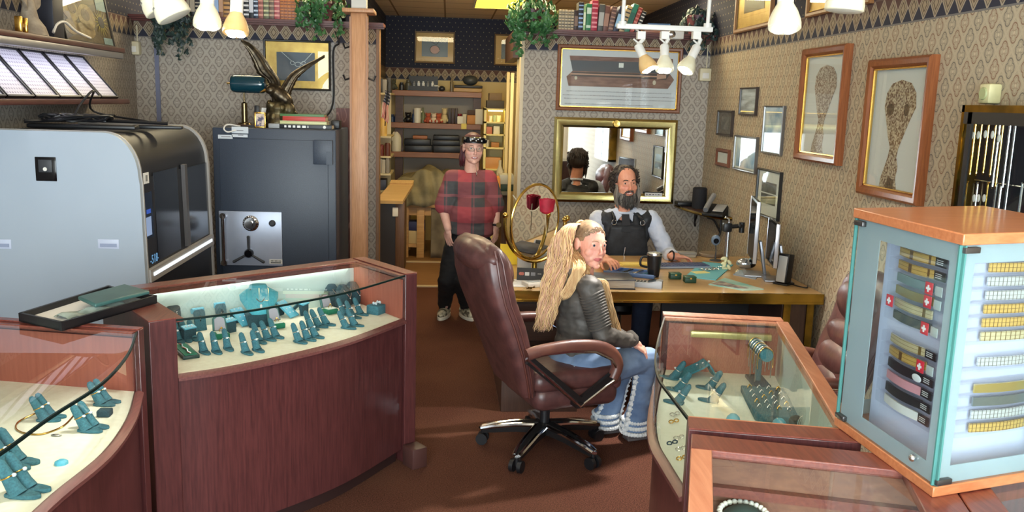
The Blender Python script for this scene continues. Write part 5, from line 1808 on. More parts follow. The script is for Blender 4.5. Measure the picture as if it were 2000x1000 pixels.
for px, py, lab, mat in ((1316, 826, 'gold hinged earring pair near the front glass of the right case', GOLDJ), (1326, 858, 'small silver stud pair low in the right case front', SILV), (1330, 880, 'second small silver stud pair below the first in the right case', SILV), (1313, 868, 'dark round brooch by the front rail of the right case', TEALD), (1332, 898, 'gold stud pair at the near tip of the right case', GOLDJ), (1318, 812, 'silver stud pair above the gold hinged earrings', SILV)):
 p = at(px, py, Z=ZD)
 t = thing('ear_studs', lab, 'earrings', p, group='loose earrings in the right showcase')
 for s_ in (-1, 1):
  m = MB()
  c = p + V((.011 * s_, .006 * s_, .006))
  m.tube([c + V((.008 * cos(a * pi / 6), .002, .006 * sin(a * pi / 6))) for a in range(12)], .0024, 6, loop=True)
  m.build('earring', mat, t)
zq = ZT + .004
q = [at(x, y, Z=zq) for x, y in ((37, 628), (121, 647), (307, 592), (212, 572))]
c = sum(q, V((0, 0, 0))) / 4
t = thing('display_tray', 'shallow black tray with white lining resting across the left showcases', 'tray', c)
MB().prism([(p.x, p.y) for p in q], zq, zq + .006).build('bottom', BLACK, t)
m = MB()
for i in range(4):
 a_, b_ = q[i], q[(i + 1) % 4]
 d = (b_ - a_).normalized()
 n_ = V((d.y, -d.x, 0))
 n_ = n_ if n_.dot(c - a_) > 0 else -n_
 m.prism([(p.x, p.y) for p in (a_, b_, b_ + n_ * .012, a_ + n_ * .012)], zq, zq + .034)
m.build('rim', BLACK, t)
MB().prism([(p.lerp(c, .06).x, p.lerp(c, .06).y) for p in q], zq + .006, zq + .010).build('lining', PAPER, t)
u_, v_ = (q[2] - q[1]), (q[0] - q[1])
def T_(a, b, z): return q[1] + u_ * a + v_ * b + UZ * z
FOIL = noisy('grey_green_cloth', (150, 164, 156), (110, 124, 118), 20, .6, bump=.4)
m = MB()
m.sheet(lambda u, v: T_(.16 + .56 * u + .02 * sin(9 * v), .22 + .34 * v + .05 * sin(5 * u + 1), .014 + .018 * abs(sin(7 * u + 3 * v)) * (1 - abs(2 * v - 1)) + .005 * sin(13 * u)), 26, 12, .003)
tag(m.build('crumpled_cloth', FOIL, loc=T_(.4, .4, .01)), 'crumpled grey green cloth lying in the black tray', 'cloth')
m = MB()
P4 = [T_(.42, .22, .042), T_(.98, .12, .044), T_(1.0, .78, .052), T_(.5, .82, .046)]
mid = sum(P4, V((0, 0, 0))) / 4
m.slab(P4, .016)
tag(m.build('flat_pouch', noisy('pouch_teal', (66, 104, 100), (52, 88, 86), 6, .35), loc=mid, bevel=.006), 'flat dark teal leather folder lying on top of the black tray', 'folder')
zb = ZT + .006
N = at(1822, 969, Z=zb)
Lc = at(1632, 829, Z=zb)
Rd = (at(2000, 939, Z=zb) - N).normalized()
wl = (Lc - N).length
Rc = N + Rd * wl
Fc = Lc + Rc - N
ztp = at(1886, 479, Y=N.y).z
t = thing('watch_strap_tower', 'glass sided watch strap tower with wooden top and base on right showcases', 'display tower', (N + Fc) / 2)
cen = (N + Fc) / 2
xy = lambda L, k=0.0: [((p.lerp(cen, -k)).x, (p.lerp(cen, -k)).y) for p in L]
Q4 = [N, Rc, Fc, Lc]
OAKT = wood('tower_wood', (166, 98, 60), (190, 122, 80), 0, 5, .35, coat=.3)
MB().prism(xy(Q4, .02), zb - .002, zb + .024).build('base_board', OAKT, t, bevel=.003)
MB().prism(xy(Q4, .03), ztp, ztp + .026).build('top_board', OAKT, t, bevel=.003)
FROST = glass('frosted_glass', (.93, .97, .97), 1.0, .15)
ACRY = glass('acrylic', (.975, .975, .985), 1.0)
g = G('frosted_border')
b1 = g.n('ShaderNodeBsdfTranslucent')
b1.inputs[0].default_value = (*lin((208, 220, 224)), 1)
b2 = g.n('ShaderNodeBsdfDiffuse')
b2.inputs[0].default_value = (*lin((194, 207, 213)), 1)
mx = g.n('ShaderNodeMixShader')
mx.inputs[0].default_value = .5
g.t.links.new(b1.outputs[0], mx.inputs[1])
g.t.links.new(b2.outputs[0], mx.inputs[2])
tr = g.n('ShaderNodeBsdfTransparent')
mx2 = g.n('ShaderNodeMixShader')
mx2.inputs[0].default_value = .75
g.t.links.new(tr.outputs[0], mx2.inputs[1])
g.t.links.new(mx.outputs[0], mx2.inputs[2])
g.t.links.new(mx2.outputs[0], g.out.inputs[0])
FROSTB = g.m
nL = (cen - (N + Lc) / 2).normalized()
nR = (cen - (N + Rc) / 2).normalized()
TE = plain('teal_glass_edge', (74, 124, 120), .5, spec=.1)
for a_, b_, n_, nm in ((N, Lc, nL, 'left'), (N, Rc, nR, 'right'), (Rc, Fc, -nL, 'far'), (Lc, Fc, -nR, 'rear')):
 m = MB()
 m.slab([a_ + UZ * .024, b_ + UZ * .024, V((b_.x, b_.y, ztp)), V((a_.x, a_.y, ztp))], .006)
 g_ = m.build('glass_panel', FROST, t)
 d = (b_ - a_).normalized()
 m = MB()
 for p in (a_ + d * .006 - n_ * .001, b_ - d * .006 - n_ * .001):
  m = MB()
  m.box((p.x, p.y, (zb + .024 + ztp) / 2), (.005, .0075, ztp - zb - .026), rz=atan2(d.y, d.x))
  m.build('glass_edge', TE, g_)
 hw_, hz = wl, ztp - zb - .026
 m = MB()
 for s0, s1, z0, z1 in ((.03, .10, 0, 1), (.735, .97, 0, 1), (.10, .735, 0, .075), (.10, .735, .925, 1)):
  p0, p1 = a_ + d * hw_ * s0 + n_ * .006, a_ + d * hw_ * s1 + n_ * .006
  m.slab([V((p0.x, p0.y, zb + .025 + hz * z0)), V((p1.x, p1.y, zb + .025 + hz * z0)), V((p1.x, p1.y, zb + .025 + hz * z1)), V((p0.x, p0.y, zb + .025 + hz * z1))], .002)
 m.build('frosted_border', FROSTB, g_)
m = MB()
core = [c_.lerp(cen, .30) for c_ in Q4]
m.prism([(p.x, p.y) for p in core], zb + .024, ztp)
m.build('core', plain('lilac_core', (198, 200, 220), .4), t)
for p, d1, d2 in ((N, Rd, (Lc - N).normalized()), (Lc, (N - Lc).normalized(), nR), (Rc, (N - Rc).normalized(), nL)):
 for z in (zb + .033, ztp - .012):
  c = p + d1 * .025 - UZ * p.z + UZ * z
  m = MB()
  m.box(c, (.045, .014, .014), rz=atan2(d1.y, d1.x), bev=.002)
  m.build('corner_clip', plain('clip_metal', (90, 88, 88), .35, .8), t)
q = N.lerp(Lc, .18)
m = MB()
m.ball(V((q.x, q.y, zb + .06)) - nL * .008, .009, 12, 8)
m.build('door_knob', CHROME, t)
H = ztp - zb - .024
def links(name, a, b, sx=90):
 g = G(name)
 x, y, z = g.coords()
 f = (((x + y * .0) * sx).frac() - .5).abs()
 h = ((z * 110).frac() - .5).abs()
 c = g.mix(f > .41, lin(a), lin(b))
 c = g.mix(h > .45, c, lin(b))
 return g.bsdf(c, .3, .35)
GOLDL = links('gold_links', (226, 184, 100), (120, 84, 36))
TWOL = links('two_tone_links', (222, 206, 160), (130, 104, 56), 70)
SILL = links('silver_links', (214, 214, 210), (120, 116, 110))
CARD = plain('black_card', (28, 28, 32), .5)
REDT = plain('red_tag', (214, 44, 62), .5)
SPECL = [  # band material, card on far end, red tag place, label
 (GOLDL, 1, 0, 'gold mesh watch strap in the top slot of the tower door'), (GOLDL, 1, 0, 'gold rope watch strap in the second slot of the tower door'), (plain('grey_teal_strap', (96, 118, 122), .6), 0, 1, 'grey teal leather strap with red cross tag, third slot of the tower'),
 (plain('dull_gold_strap', (196, 168, 92), .3, .8), 0, 1, 'plain gold strap with red cross tag, fourth slot of the tower'), (TWOL, 0, 2, 'two tone link strap with red cross tag at its left, fifth slot'), (plain('dark_strap', (72, 76, 72), .5), 0, 1, 'dark flat strap with red cross tag, sixth slot of the tower'),
 (TWOL, 1, 0, 'two tone link strap under the divider, seventh slot of the tower'), (GOLDL, 0, 1, 'slim gold strap with red cross tag, eighth slot of the tower'), (CARD, 2, 0, 'black card with white hang tag, ninth slot of the tower'),
 (plain('pink_strap', (214, 150, 156), .5), 1, 0, 'pink strap on black card, tenth slot of the tower'), (CARD, 1, 0, 'all black strap card, eleventh slot of the tower'), (plain('white_strap', (232, 230, 222), .5), 1, 0, 'white strap on black card in the lowest slot of the tower door')]
SPECR = [(GOLDL, 'chunky gold strap, top slot of the tower side facing the window'), (SILL, 'silver mesh strap, second slot of the tower side facing the window'), (SILL, 'silver link strap, third slot of the tower side facing the window'), (GOLDL, 'braided gold strap, fourth slot of the tower side facing the window'),
   (GOLDL, 'twisted gold strap, fifth slot of the tower side facing the window'), (TWOL, 'gold and silver strap, sixth slot of the tower side facing the window'), (SILL, 'silver mesh strap below the divider on the window side of the tower'), (None, 'empty clear strap box, eighth slot of the tower side facing the window'),
   (plain('plain_gold_strap', (216, 190, 110), .3, .8), 'plain gold strap, ninth slot of the tower side facing the window'), (plain('steel_grey_strap', (140, 150, 150), .3, .8), 'steel grey strap, tenth slot of the tower side facing the window'), (SILL, 'narrow silver strap, eleventh slot of the tower side facing the window'), (GOLDL, 'gold strap in the lowest slot of the window side of the tower')]
def strap(a, b, n, k, spec, right):
 """clear slot box with a strap lying in it; a is the tower corner, b runs away from it, n points inwards"""
 d = (b - a).normalized()
 L = (b - a).length
 top = ztp - .05
 hh = (H - .13) / 13.2
 z = top - hh * (k + .5) - (hh * .9 if k > 5 else 0)
 s0, s1 = (L * .16, L * .72) if not right else (L * .18, L * .86)
 mid = a + d * (s0 + s1) / 2 + n * .05
 t = thing('boxed_watch_strap', spec[-1], 'watch strap', V((mid.x, mid.y, z)), group='boxed watch straps in the tower')
 M = Mx((d, n, UZ)).transposed()
 def P_(x, y, w): return V((mid.x, mid.y, z)) + M @ V((x, y, w))
 w = s1 - s0
 MB().box(P_(0, .012, 0), (w, .046, hh * .86), M).build('clear_box', ACRY, t)
 m = MB()
 m.box(P_(0, .03, 0), (w * .97, .004, hh * .74), M)
 m.build('insert_card', plain('lilac_card', (176, 176, 198), .6) if spec[0] is not CARD else CARD, t)
 if spec[0] is None:
  return
 sg = -1  # left faces read from the far end towards the corner
 bw = w * (.62 if not right else .7)
 off = w * .1 * (1 if not right else .3)
 m = MB()
 nsg = 24
 m.sheet(lambda u, v: P_(off + (u - .5) * bw, .006 - .012 * sin(u * pi), (v - .5) * hh * (.66 if spec[0] is not CARD else .7)), nsg, 2, .005)
 m.build('strap', spec[0], t)
 if not right:
  if spec[1]:
   MB().box(P_(off - bw * .5 - .012, .004, 0), (.05, .004, hh * .66), M).build('end_card', CARD, t)
   m = MB()
   for q_ in range(3):
    m.box(P_(off - bw * .5 - .012, .0015, hh * (.14 - .14 * q_)), (.024, .001, hh * .05), M)
   m.build('card_print', PAPER, t)
  if spec[1] == 2:
   m = MB()
   m.ball(P_(-bw * .22, -.006, -hh * .05), (.02, .002, hh * .3), 14, 6, M)
   m.build('hang_tag', PAPER, t)
  if spec[2]:
   x = off + (-bw * .5 if spec[2] == 1 else bw * .5)
   m = MB()
   m.box(P_(x, -.014, hh * .05), (hh * .92, .003, hh * .92), M, bev=.0014)
   tg = m.build('red_tag', REDT, t)
   m = MB()
   m.box(P_(x, -.0165, hh * .05), (hh * .5, .0012, hh * .17), M).box(P_(x, -.0166, hh * .05), (hh * .17, .0012, hh * .5), M)
   m.build('white_cross', PAPER, tg)
   if spec[2] == 1:
    MB().box(P_(x - hh * .95, -.008, hh * .0), (hh * .8, .003, hh * .7), M, bev=.001).build('price_tag', plain('tag_grey', (196, 206, 202), .6), t)
for k in range(12):
 strap(N, Lc, nL, k, SPECL[k], False)
 strap(N, Rc, nR, k, SPECR[k], True)
for a_, b_, n_, nm in ((N, Lc, nL, 'l'), (N, Rc, nR, 'r')):
 d = (b_ - a_).normalized()
 m = MB()
 z0, z1 = zb + .05, ztp - .03
 p0, p1 = a_ + d * wl * .1 + n_ * .03, a_ + d * wl * .86 + n_ * .03
 m.slab([V((p0.x, p0.y, z0)), V((p1.x, p1.y, z0)), V((p1.x, p1.y, z1)), V((p0.x, p0.y, z1))], .003)
 m.build('acrylic_front', ACRY, t)
Xc = XR - .12
a_ = at(1880, 205, X=Xc)
y_far, z_top = a_.y, a_.z
y_near, z_bot = y_far - 1.1, 1.12
t = thing('chain_showcase', 'black lined wall cabinet of hanging chains behind the watch strap tower', 'display case', (XR, (y_far + y_near) / 2, z_bot))
m = MB()
m.bb((Xc, y_near, z_top - .03), (XR, y_far, z_top)).bb((Xc, y_near, z_bot), (XR, y_far, z_bot + .03)).bb((Xc, y_far - .02, z_bot), (XR, y_far, z_top)).bb((Xc, y_near, z_bot), (XR, y_near + .02, z_top))
m.build('cabinet_frame', BRASSD, t)
MB().bb((XR - .03, y_near + .02, z_bot + .03), (XR - .01, y_far - .02, z_top - .03)).build('velvet_back', noisy('navy_velvet', (22, 26, 38), (32, 38, 54), 4, .8), t)
m = MB()
for y in (y_far - .05, y_far - .5):
 m.bb((Xc + .0, y - .03, z_bot + .03), (Xc + .012, y, z_top - .03))
m.bb((Xc, y_near + .02, z_top - .08), (Xc + .012, y_far - .02, z_top - .03))
m.build('door_frame', BLACK, t)
MB().bb((Xc + .004, y_near + .03, z_bot + .03), (Xc + .008, y_far - .03, z_top - .03)).build('door_glass', GLASS, t)
zr1, zr2 = at(1920, 226, X=XR - .05).z, at(1920, 353, X=XR - .05).z
m = MB()
for z in (zr1, zr2):
 m.cyl((XR - .06, y_near + .03, z), (XR - .06, y_far - .06, z), .004, n=8)
m.build('hanging_rod', STEEL, t)
CH = [(1908, 230, 345, GOLDJ, 1), (1920, 230, 343, GOLDJ, 1), (1934, 228, 342, GOLDJ, 1), (1948, 228, 346, GOLDJ, 1), (1955, 232, 370, SILV, 0), (1962, 228, 370, GOLDJ, 1), (1976, 228, 372, SILV, 0), (1988, 214, 440, SILV, 0),
  (1891, 354, 430, GOLDJ, 2), (1903, 358, 430, BRONZE, 0), (1911, 356, 430, SILV, 2), (1920, 356, 430, BRONZE, 2), (1931, 356, 430, GOLDJ, 2), (1948, 356, 440, SILV, 0), (1956, 362, 410, SILV, 0), (1999, 356, 420, SILV, 0)]
ordn = ['first', 'second', 'third', 'fourth', 'fifth', 'sixth', 'seventh', 'eighth']
for k, (px, y0, y1, mat, tagk) in enumerate(CH):
 xx = XR - .072
 p0 = at(px, y0, X=xx)
 z1 = at(px - 8, y1, X=xx).z
 row = 'upper' if k < 8 else 'lower'
 kind = {'gold_jewel': 'gold', 'silver': 'silver', 'bronze': 'dark bronze'}[mat.name]
 t2 = thing('hanging_chain', '%s chain, %s from the left on the %s rod of the wall cabinet' % (kind, ordn[k % 8], row), 'chain', (xx, p0.y, p0.z), group='chains hanging in the wall cabinet')
 m = MB()
 n = 26
 w = .012
 pts = [V((xx, p0.y + w * .3, p0.z))] + [V((xx, p0.y + w * .5, p0.z + (z1 - p0.z) * i / n)) for i in range(1, n)] + [V((xx, p0.y, z1))] + [V((xx - .004, p0.y - w * .5, z1 + (p0.z - z1) * i / n)) for i in range(1, n)] + [V((xx, p0.y - w * .3, p0.z))]
 m.tube(pts, [.0042 if i % 2 else .003 for i in range(len(pts))], 6)
 m.build('links', mat, t2)
 if tagk:
  m = MB()
  zt_ = p0.z + (z1 - p0.z) * (.3 if tagk == 1 else .42)
  m.ball((xx - .012, p0.y, zt_), (.003, .012, .017), 12, 8)
  m.build('price_tag', PAPER, t2)
p = at(1925, 183, X=XR - .05)
t = thing('alarm_sounder', 'small cream square device above the chain cabinet', 'alarm', (XR, p.y, p.z))
MB().box((XR - .03, p.y, p.z), (.06, .075, .085), bev=.01).build('housing', noisy('aged_cream', (214, 208, 160), (190, 186, 140), 12, .5), t)
m = MB()
m.lathe([(0, 0), (.028, 0), (.024, .006), (0, .006)], (XR - .06, p.y, p.z), 18, Mx.Rotation(-pi / 2, 3, 'Y')).build('grille', plain('sounder_green', (172, 180, 130), .5), t)
DZ = .785
DF = lambda px: at(px, {1000: 568, 1240: 569.6, 1597: 575}[px], Z=DZ)
fl, fr2 = DF(1000), DF(1597)
fd_ = (fr2 - fl).normalized()
fn_ = V((-fd_.y, fd_.x, 0))
xr = XR - .01
fr2 = fl + fd_ * ((xr - fl.x) / fd_.x)
fl0 = fl + fd_ * ((.335 - fl.x) / fd_.x)
DEPTH = 1.25
DESKW = wood('desk_veneer', (178, 140, 88), (204, 168, 114), 0, 3, .3, coat=.3)
DESKD = wood('desk_dark', (58, 38, 30), (76, 52, 40), 2, 6, .4)
t = thing('desk', 'wide wooden desk with polished brass edge standing against the right wall', 'desk', (1.3, 5.8, 0))
bl, br = fl0 + fn_ * DEPTH, V((xr, fl0.y + DEPTH + .1, 0))
xy = lambda L: [(p.x, p.y) for p in L]
MB().prism(xy([fl0, fr2, br, bl]), DZ - .05, DZ).build('tabletop', DESKW, t, bevel=.003)
m = MB()
for z0, z1, o in ((DZ - .014, DZ + .001, .007), (DZ - .05, DZ - .014, .003), (DZ - .064, DZ - .05, .007)):
 m.prism(xy([fl0 - fn_ * o - fd_ * .004, fr2 - fn_ * o, fr2 + fn_ * .01, fl0 + fn_ * .01 - fd_ * .004]), z0, z1)
 m.prism(xy([fl0 - fd_ * o, fl0 + fd_ * .01, bl + fd_ * .01, bl - fd_ * o]), z0, z1)
m.build('brass_edge', noisy('brass_edge', (206, 170, 78), (120, 98, 40), 3, .2, 1), t)
def dk(a, b): return fl0 + fd_ * a + fn_ * b
def dbox(a0, b0, a1, b1, z0, z1, name, mat, par):
 return MB().prism(xy([dk(a0, b0), dk(a1, b0), dk(a1, b1), dk(a0, b1)]), z0, z1).build(name, mat, par, bevel=.002)
ped = dbox(.02, .06, .50, 1.15, 0, DZ - .05, 'pedestal', DESKD, t)
dbox(.03, .052, .49, .06, .46, DZ - .09, 'drawer', wood('desk_drawer', (74, 50, 38), (92, 64, 50), 0, 6, .4), t)
LW = (fr2 - fl0).length
ped2 = dbox(LW - .24, .05, LW - .04, 1.1, 0, DZ - .05, 'pedestal', DESKD, t)
m = MB()
for a in (LW - .235, LW - .085):
 m.prism(xy([dk(a, .035), dk(a + .045, .035), dk(a + .045, .05), dk(a, .05)]), 0, DZ - .05)
m.build('brass_strip', BRASSD, ped2)
dbox(1.15, .62, LW - .24, .65, .12, DZ - .05, 'modesty_panel', plain('modesty_black', (20, 20, 22), .5), t)
def on(px, py, dz=0.0): return at(px, py, Z=DZ + dz)
b = on(1043, 541)
YM = b.y
mc = at(1045, 433, Y=YM)
rx, rz_ = 1.1 * (at(1096, 433, Y=YM).x - at(993, 433, Y=YM).x) / 2, (at(1045, 359, Y=YM).z - at(1045, 507, Y=YM).z) / 2
t = thing('vanity_mirror', 'oval tilting vanity mirror on a brass stand at the left of the desk', 'mirror', (b.x, YM, DZ))
TM = Mx.Rotation(R(30), 3, 'Z') @ Mx.Rotation(R(3), 3, 'X') @ Mx.Rotation(R(3), 3, 'Y')
def ov(a, k=1.0, d=0.0): return mc + TM @ V((rx * k * cos(a), d, rz_ * k * sin(a)))
m = MB()
m.slab([ov(k * 2 * pi / 48, .965) for k in range(48)], .006)
m.build('mirror_plate', MIRROR, t)
m = MB()
m.tube([ov(k * 2 * pi / 48, .985) for k in range(48)], .009, 8, loop=True)
m.build('rim', BRASS, t)
m = MB()
U = [mc + V((1.04 * rx * cos(a), .0, 1.05 * rz_ * sin(a))) for a in [R(d) for d in range(172, 369, 8)]]
m.tube(U, .013, 10)
for s_ in (0, -1):
 m.ball(U[s_], .02, 12, 8)
m.ball(mc + V((1.1 * rx, -.02, .03)), .018, 12, 8)
m.build('yoke', BRASS, t)
m = MB()
m.lathe([(0, 0), (.1, 0), (.1, .012), (.03, .03), (.016, .05), (.016, mc.z - rz_ * 1.06 - DZ)], (b.x, YM, DZ), 24)
m.build('stand', BRASSD, t)
c = at(1067, 400, Y=YM - .05)
t = thing('red_rose', 'red fabric rose on a cord hung over the oval mirror', 'artificial flower', c)
m = MB()
ROSE = noisy('rose_red', (196, 28, 58), (150, 18, 42), 12, .6)
for k in range(14):
 a, r_ = k * 2.4, .012 + .0025 * k
 m.sheet(lambda u, v: c + V((r_ * cos(a + u * 2.2) * (1 + .25 * v), r_ * .8 * sin(a + u * 2.2) * (1 + .25 * v) - .01, -.035 + v * (.07 + .01 * sin(u * 3)) - .0006 * k)), 7, 3, .003)
m.ball(c + V((0, -.01, -.03)), (.04, .034, .03), 12, 8)
m.build('petals', ROSE, t)
m = MB()
m.tube(spline([mc + V((-.8 * rx, -.02, .7 * rz_)), mc + V((-.5 * rx, -.03, .42 * rz_)), mc + V((-.1 * rx, -.03, .3 * rz_)), c + V((-.03, 0, 0))], 5), .004, 6)
m.tube([c + V((-.005, -.01, -.04)), c + V((.0, -.01, -.12)), c + V((.008, -.01, -.2))], .003, 6)
m.build('cord', plain('cord_beige', (196, 180, 150), .7), t)
t = thing('yellow_folder', 'bright yellow folder standing at the left end of the desk behind the chair', 'folder', on(1000, 522))
p0, p1 = at(978, 478, Y=5.95), at(1022, 482, Y=5.95)
m = MB()
m.slab([(p0.x, 5.95, DZ), (p1.x, 5.95, DZ), (p1.x, 5.99, p1.z), (p0.x, 5.99, p0.z)], .02)
m.build('cover', plain('folder_yellow', (240, 206, 30), .5), t)
m = MB()
m.slab([(p0.x + .01, 5.964, DZ), (p1.x - .005, 5.964, DZ), (p1.x - .005, 6.01, p1.z - .01), (p0.x + .01, 6.01, p0.z - .01)], .01)
m.build('papers', PAPER, t)
def blk(px, py, d, mat, name, label, cat_, rz=0.0, z=0.0, bev=.003, group=None):
 p = on(px, py)
 return tag(MB().box((p.x, p.y + d[1] / 2, DZ + z + d[2] / 2), d, rz=rz, bev=bev).build(name, mat, loc=(p.x, p.y, DZ + z)), label, cat_, group)
blk(1024, 534, (.09, .06, .15), PAPER, 'white_box', 'white box left of the oval mirror stem', 'box', .05)
blk(1058, 533, (.07, .08, .14), plain('pale_box', (214, 226, 228), .6), 'white_box', 'pale bluish box right of the oval mirror stem', 'box', -.05)
for k, (mt, w) in enumerate(((BLACK, .13), (PAPER, .14), (plain('teal_box', (60, 130, 150), .5), .12), (BLACK, .12), (PAPER, .11))):
 blk(1082, 532, (w, .1, .024), mt, 'stacked_case', ['bottom black case in the small pile right of the mirror', 'white case second in the small pile right of the mirror', 'teal case in the middle of the small pile right of the mirror', 'upper black case in the small pile right of the mirror', 'white case on top of the small pile right of the mirror'][k], 'case', .03 * k, .0245 * k, group='pile of flat cases on the desk')
p = on(1035, 551)
t = thing('card_sign', 'black card sign with coloured payment marks leaning on the desk', 'sign', p, R(-8))
W_ = wm(t)
m = MB()
m.slab([W_ @ V(q) for q in ((-.085, 0, .004), (.085, 0, .004), (.085, .03, .085), (-.085, .03, .085))], .006)
m.build('board', plain('sign_black', (34, 34, 40), .4), t)
for x, mt, w in ((-.055, plain('mark_red', (206, 120, 104), .5), 0), (-.02, PAPER, 1), (.018, plain('mark_grey', (150, 152, 160), .5), 1)):
 m = MB()
 cc = W_ @ V((x, .010, .05))
 if w:
  m.box(cc, (.028, .003, .022), W_.to_3x3(), bev=.001)
 else:
  m.ball(cc + V((-.006, 0, 0)), (.011, .003, .011), 14, 6).ball(cc + V((.006, 0, 0)), (.011, .003, .011), 14, 6)
 m.build('payment_mark', mt, t)
m = MB()
for k in range(3):
 m.box(W_ @ V((.05 + .008 * k, .0135, .052)), (.006, .001, .004), W_.to_3x3())
m.build('sign_print', PAPER, t)
p = on(1050, 562)
t = thing('card_reader', 'white flat card reader below the black payment sign', 'card reader', p, R(20))
W_ = wm(t)
MB().box(W_ @ V((0, .05, .014)), (.13, .1, .028), W_.to_3x3(), bev=.006).build('body', WHITE, t)
MB().box(W_ @ V((0, .06, .029)), (.09, .05, .003), W_.to_3x3(), bev=.001).build('screen', plain('reader_screen', (186, 190, 190), .3), t)
m = MB()
for k in range(3):
 c = on(1018 + 4 * k, 560 - 4 * k)
 m.box(c + V((0, .03, .003 + .003 * k)), (.14, .09, .0025), rz=.2 * k - .1)
tag(m.build('loose_papers', PAPER, loc=on(1018, 560)), 'loose white papers by the chair back on the desk front', 'paper')
p = on(1034, 566)
m = MB()
for k in range(5):
 m.box(p + V((.012 * k - .02, .008 * (k % 3), .006 + .003 * k)), (.034, .007, .003), rz=k * 1.1)
m.tube([p + V((.014 * cos(a * pi / 6), .014 * sin(a * pi / 6), .008)) for a in range(12)], .0025, 6, loop=True)
tag(m.build('key_bunch', BRASSD, loc=p), 'small bunch of brass keys beside the white card reader', 'keys')
p = on(1196, 566)
t = thing('thick_book', 'thick hardback book with dark photo cover lying near the desk front', 'book', p)
MB().box((p.x + .0, p.y + .12, DZ + .032), (.28, .22, .05), bev=.003).build('page_block', noisy('pages_grey', (176, 168, 156), (150, 142, 130), 90, .8, stretch=(.2, .2, 6)), t)
MB().box((p.x, p.y + .12, DZ + .0595), (.29, .23, .006), bev=.002).build('cover', noisy('photo_cover', (24, 28, 44), (70, 76, 92), 14, .3), t)
MB().box((p.x, p.y + .12, DZ + .003), (.29, .23, .006), bev=.002).build('back_cover', plain('cover_navy', (30, 32, 44), .4), t)
TRAYB = plain('tray_blue', (84, 112, 160), .4)
t = thing('tool_tray', 'blue tool tray with pliers between the book and the black mug', 'tool tray', on(1228, 540), R(-24))
W_ = wm(t)
m = MB()
m.box(W_ @ V((0, .07, .006)), (.34, .17, .012), W_.to_3x3(), bev=.003)
for y, w in ((-.012, .34), (.152, .34)):
 m.box(W_ @ V((0, y, .016)), (w, .01, .024), W_.to_3x3(), bev=.002)
m.build('tray', TRAYB, t)
for k in range(4):
 m = MB()
 x = -.12 + .07 * k
 m.cyl(W_ @ V((x, .02, .02)), W_ @ V((x + .05, .13, .026)), .006, .004, 8).cyl(W_ @ V((x + .02, .02, .02)), W_ @ V((x + .03, .13, .026)), .006, .004, 8)
 m.build('pliers', [plain('handle_blue', (54, 84, 150), .4), BLACK, STEEL, plain('handle_teal', (70, 120, 140), .4)][k], t)
p = on(1262, 560)
t = thing('card_terminal', 'grey handheld card terminal lying at the desk front', 'card terminal', p, R(-20))
W_ = wm(t)
m = MB()
m.rings([[W_ @ V((x, y * s_, z)) for y, z in ((-.037, 0), (.037, 0), (.04, h_ * .6), (.034, h_), (-.034, h_), (-.04, h_ * .6))] for x, s_, h_ in ((-.1, .8, .02), (-.09, .95, .03), (.02, 1, .034), (.08, 1.02, .05), (.1, .95, .044))])
m.build('body', plain('terminal_grey', (168, 172, 178), .4), t, smooth=50)
MB().box(W_ @ V((.035, 0, .043)), (.05, .05, .006), W_.to_3x3() @ Mx.Rotation(-.2, 3, 'Y')).build('screen', plain('terminal_screen', (60, 68, 74), .2), t)
m = MB()
for i in range(4):
 for j in range(3):
  m.box(W_ @ V((-.075 + .022 * i, -.02 + .02 * j, .033)), (.014, .012, .005), W_.to_3x3(), bev=.001)
m.build('keypad', DARKG, t)
p = on(1240, 521)
for k, (dx, dy, rz, lab) in enumerate(((0, 0, -.1, 'yellow envelope, lower one of two behind the tool tray'), (.03, .02, .12, 'yellow envelope, upper one of two behind the tool tray'))):
 tag(MB().box(p + V((dx, dy + .05, .004 + .007 * k)), (.24, .1, .006), rz=rz).build('yellow_envelope', plain('envelope_yellow', (232, 206, 110), .6), loc=p), lab, 'envelope', 'yellow envelopes on the desk')
p = on(1276, 540)
t = thing('travel_mug', 'black insulated travel mug with steel rim and handle on the desk', 'mug', p)
hm = at(1276, 495, Y=p.y).z - DZ
m = MB()
m.lathe([(0, 0), (.036, 0), (.038, .006), (.044, hm * .45), (.05, hm * .9), (.05, hm), (.046, hm), (.046, hm - .01), (0, hm - .01)], p, 28)
m.build('body', plain('mug_black', (26, 26, 30), .3), t)
m = MB()
m.lathe([(.0505, hm - .012), (.0515, hm - .004), (.049, hm + .004), (.02, hm + .01), (0, hm + .01)], p, 28).build('lid', STEEL, t)
m = MB()
m.tube(spline([p + V((-.045, 0, hm * .85)), p + V((-.085, 0, hm * .82)), p + V((-.09, 0, hm * .5)), p + V((-.044, 0, hm * .4))], 5), .008, 8).build('handle', BLACK, t)
ck = on(1327, 521)
t = thing('keyboard', 'slim blue grey computer keyboard under the man right hand side', 'keyboard', ck, R(8))
W_ = wm(t)
MB().box(W_ @ V((0, 0, .008)), (.42, .15, .014), W_.to_3x3(), bev=.004).build('case', plain('keyboard_grey', (150, 160, 176), .4), t)
m = MB()
for i in range(15):
 for j in range(5):
  m.box(W_ @ V((-.19 + .027 * i, -.056 + .027 * j, .0175)), (.022, .022, .006), W_.to_3x3())
o_ = m.build('keys', plain('key_navy', (70, 84, 120), .5), t)
p = on(1334, 499)
t = thing('beige_box', 'beige lidded box behind the man hand at the desk back', 'box', p)
q = at(1335, 490, Y=6.42)
MB().bb((q.x - .08, 6.36, DZ), (q.x + .08, 6.42, q.z - .02), bev=.004).build('base', plain('box_beige', (176, 168, 150), .5), t)
MB().bb((q.x - .085, 6.355, q.z - .02), (q.x + .085, 6.425, q.z), bev=.004).build('lid', plain('lid_grey', (150, 146, 136), .5), t)
q = on(1388, 500)
m = MB()
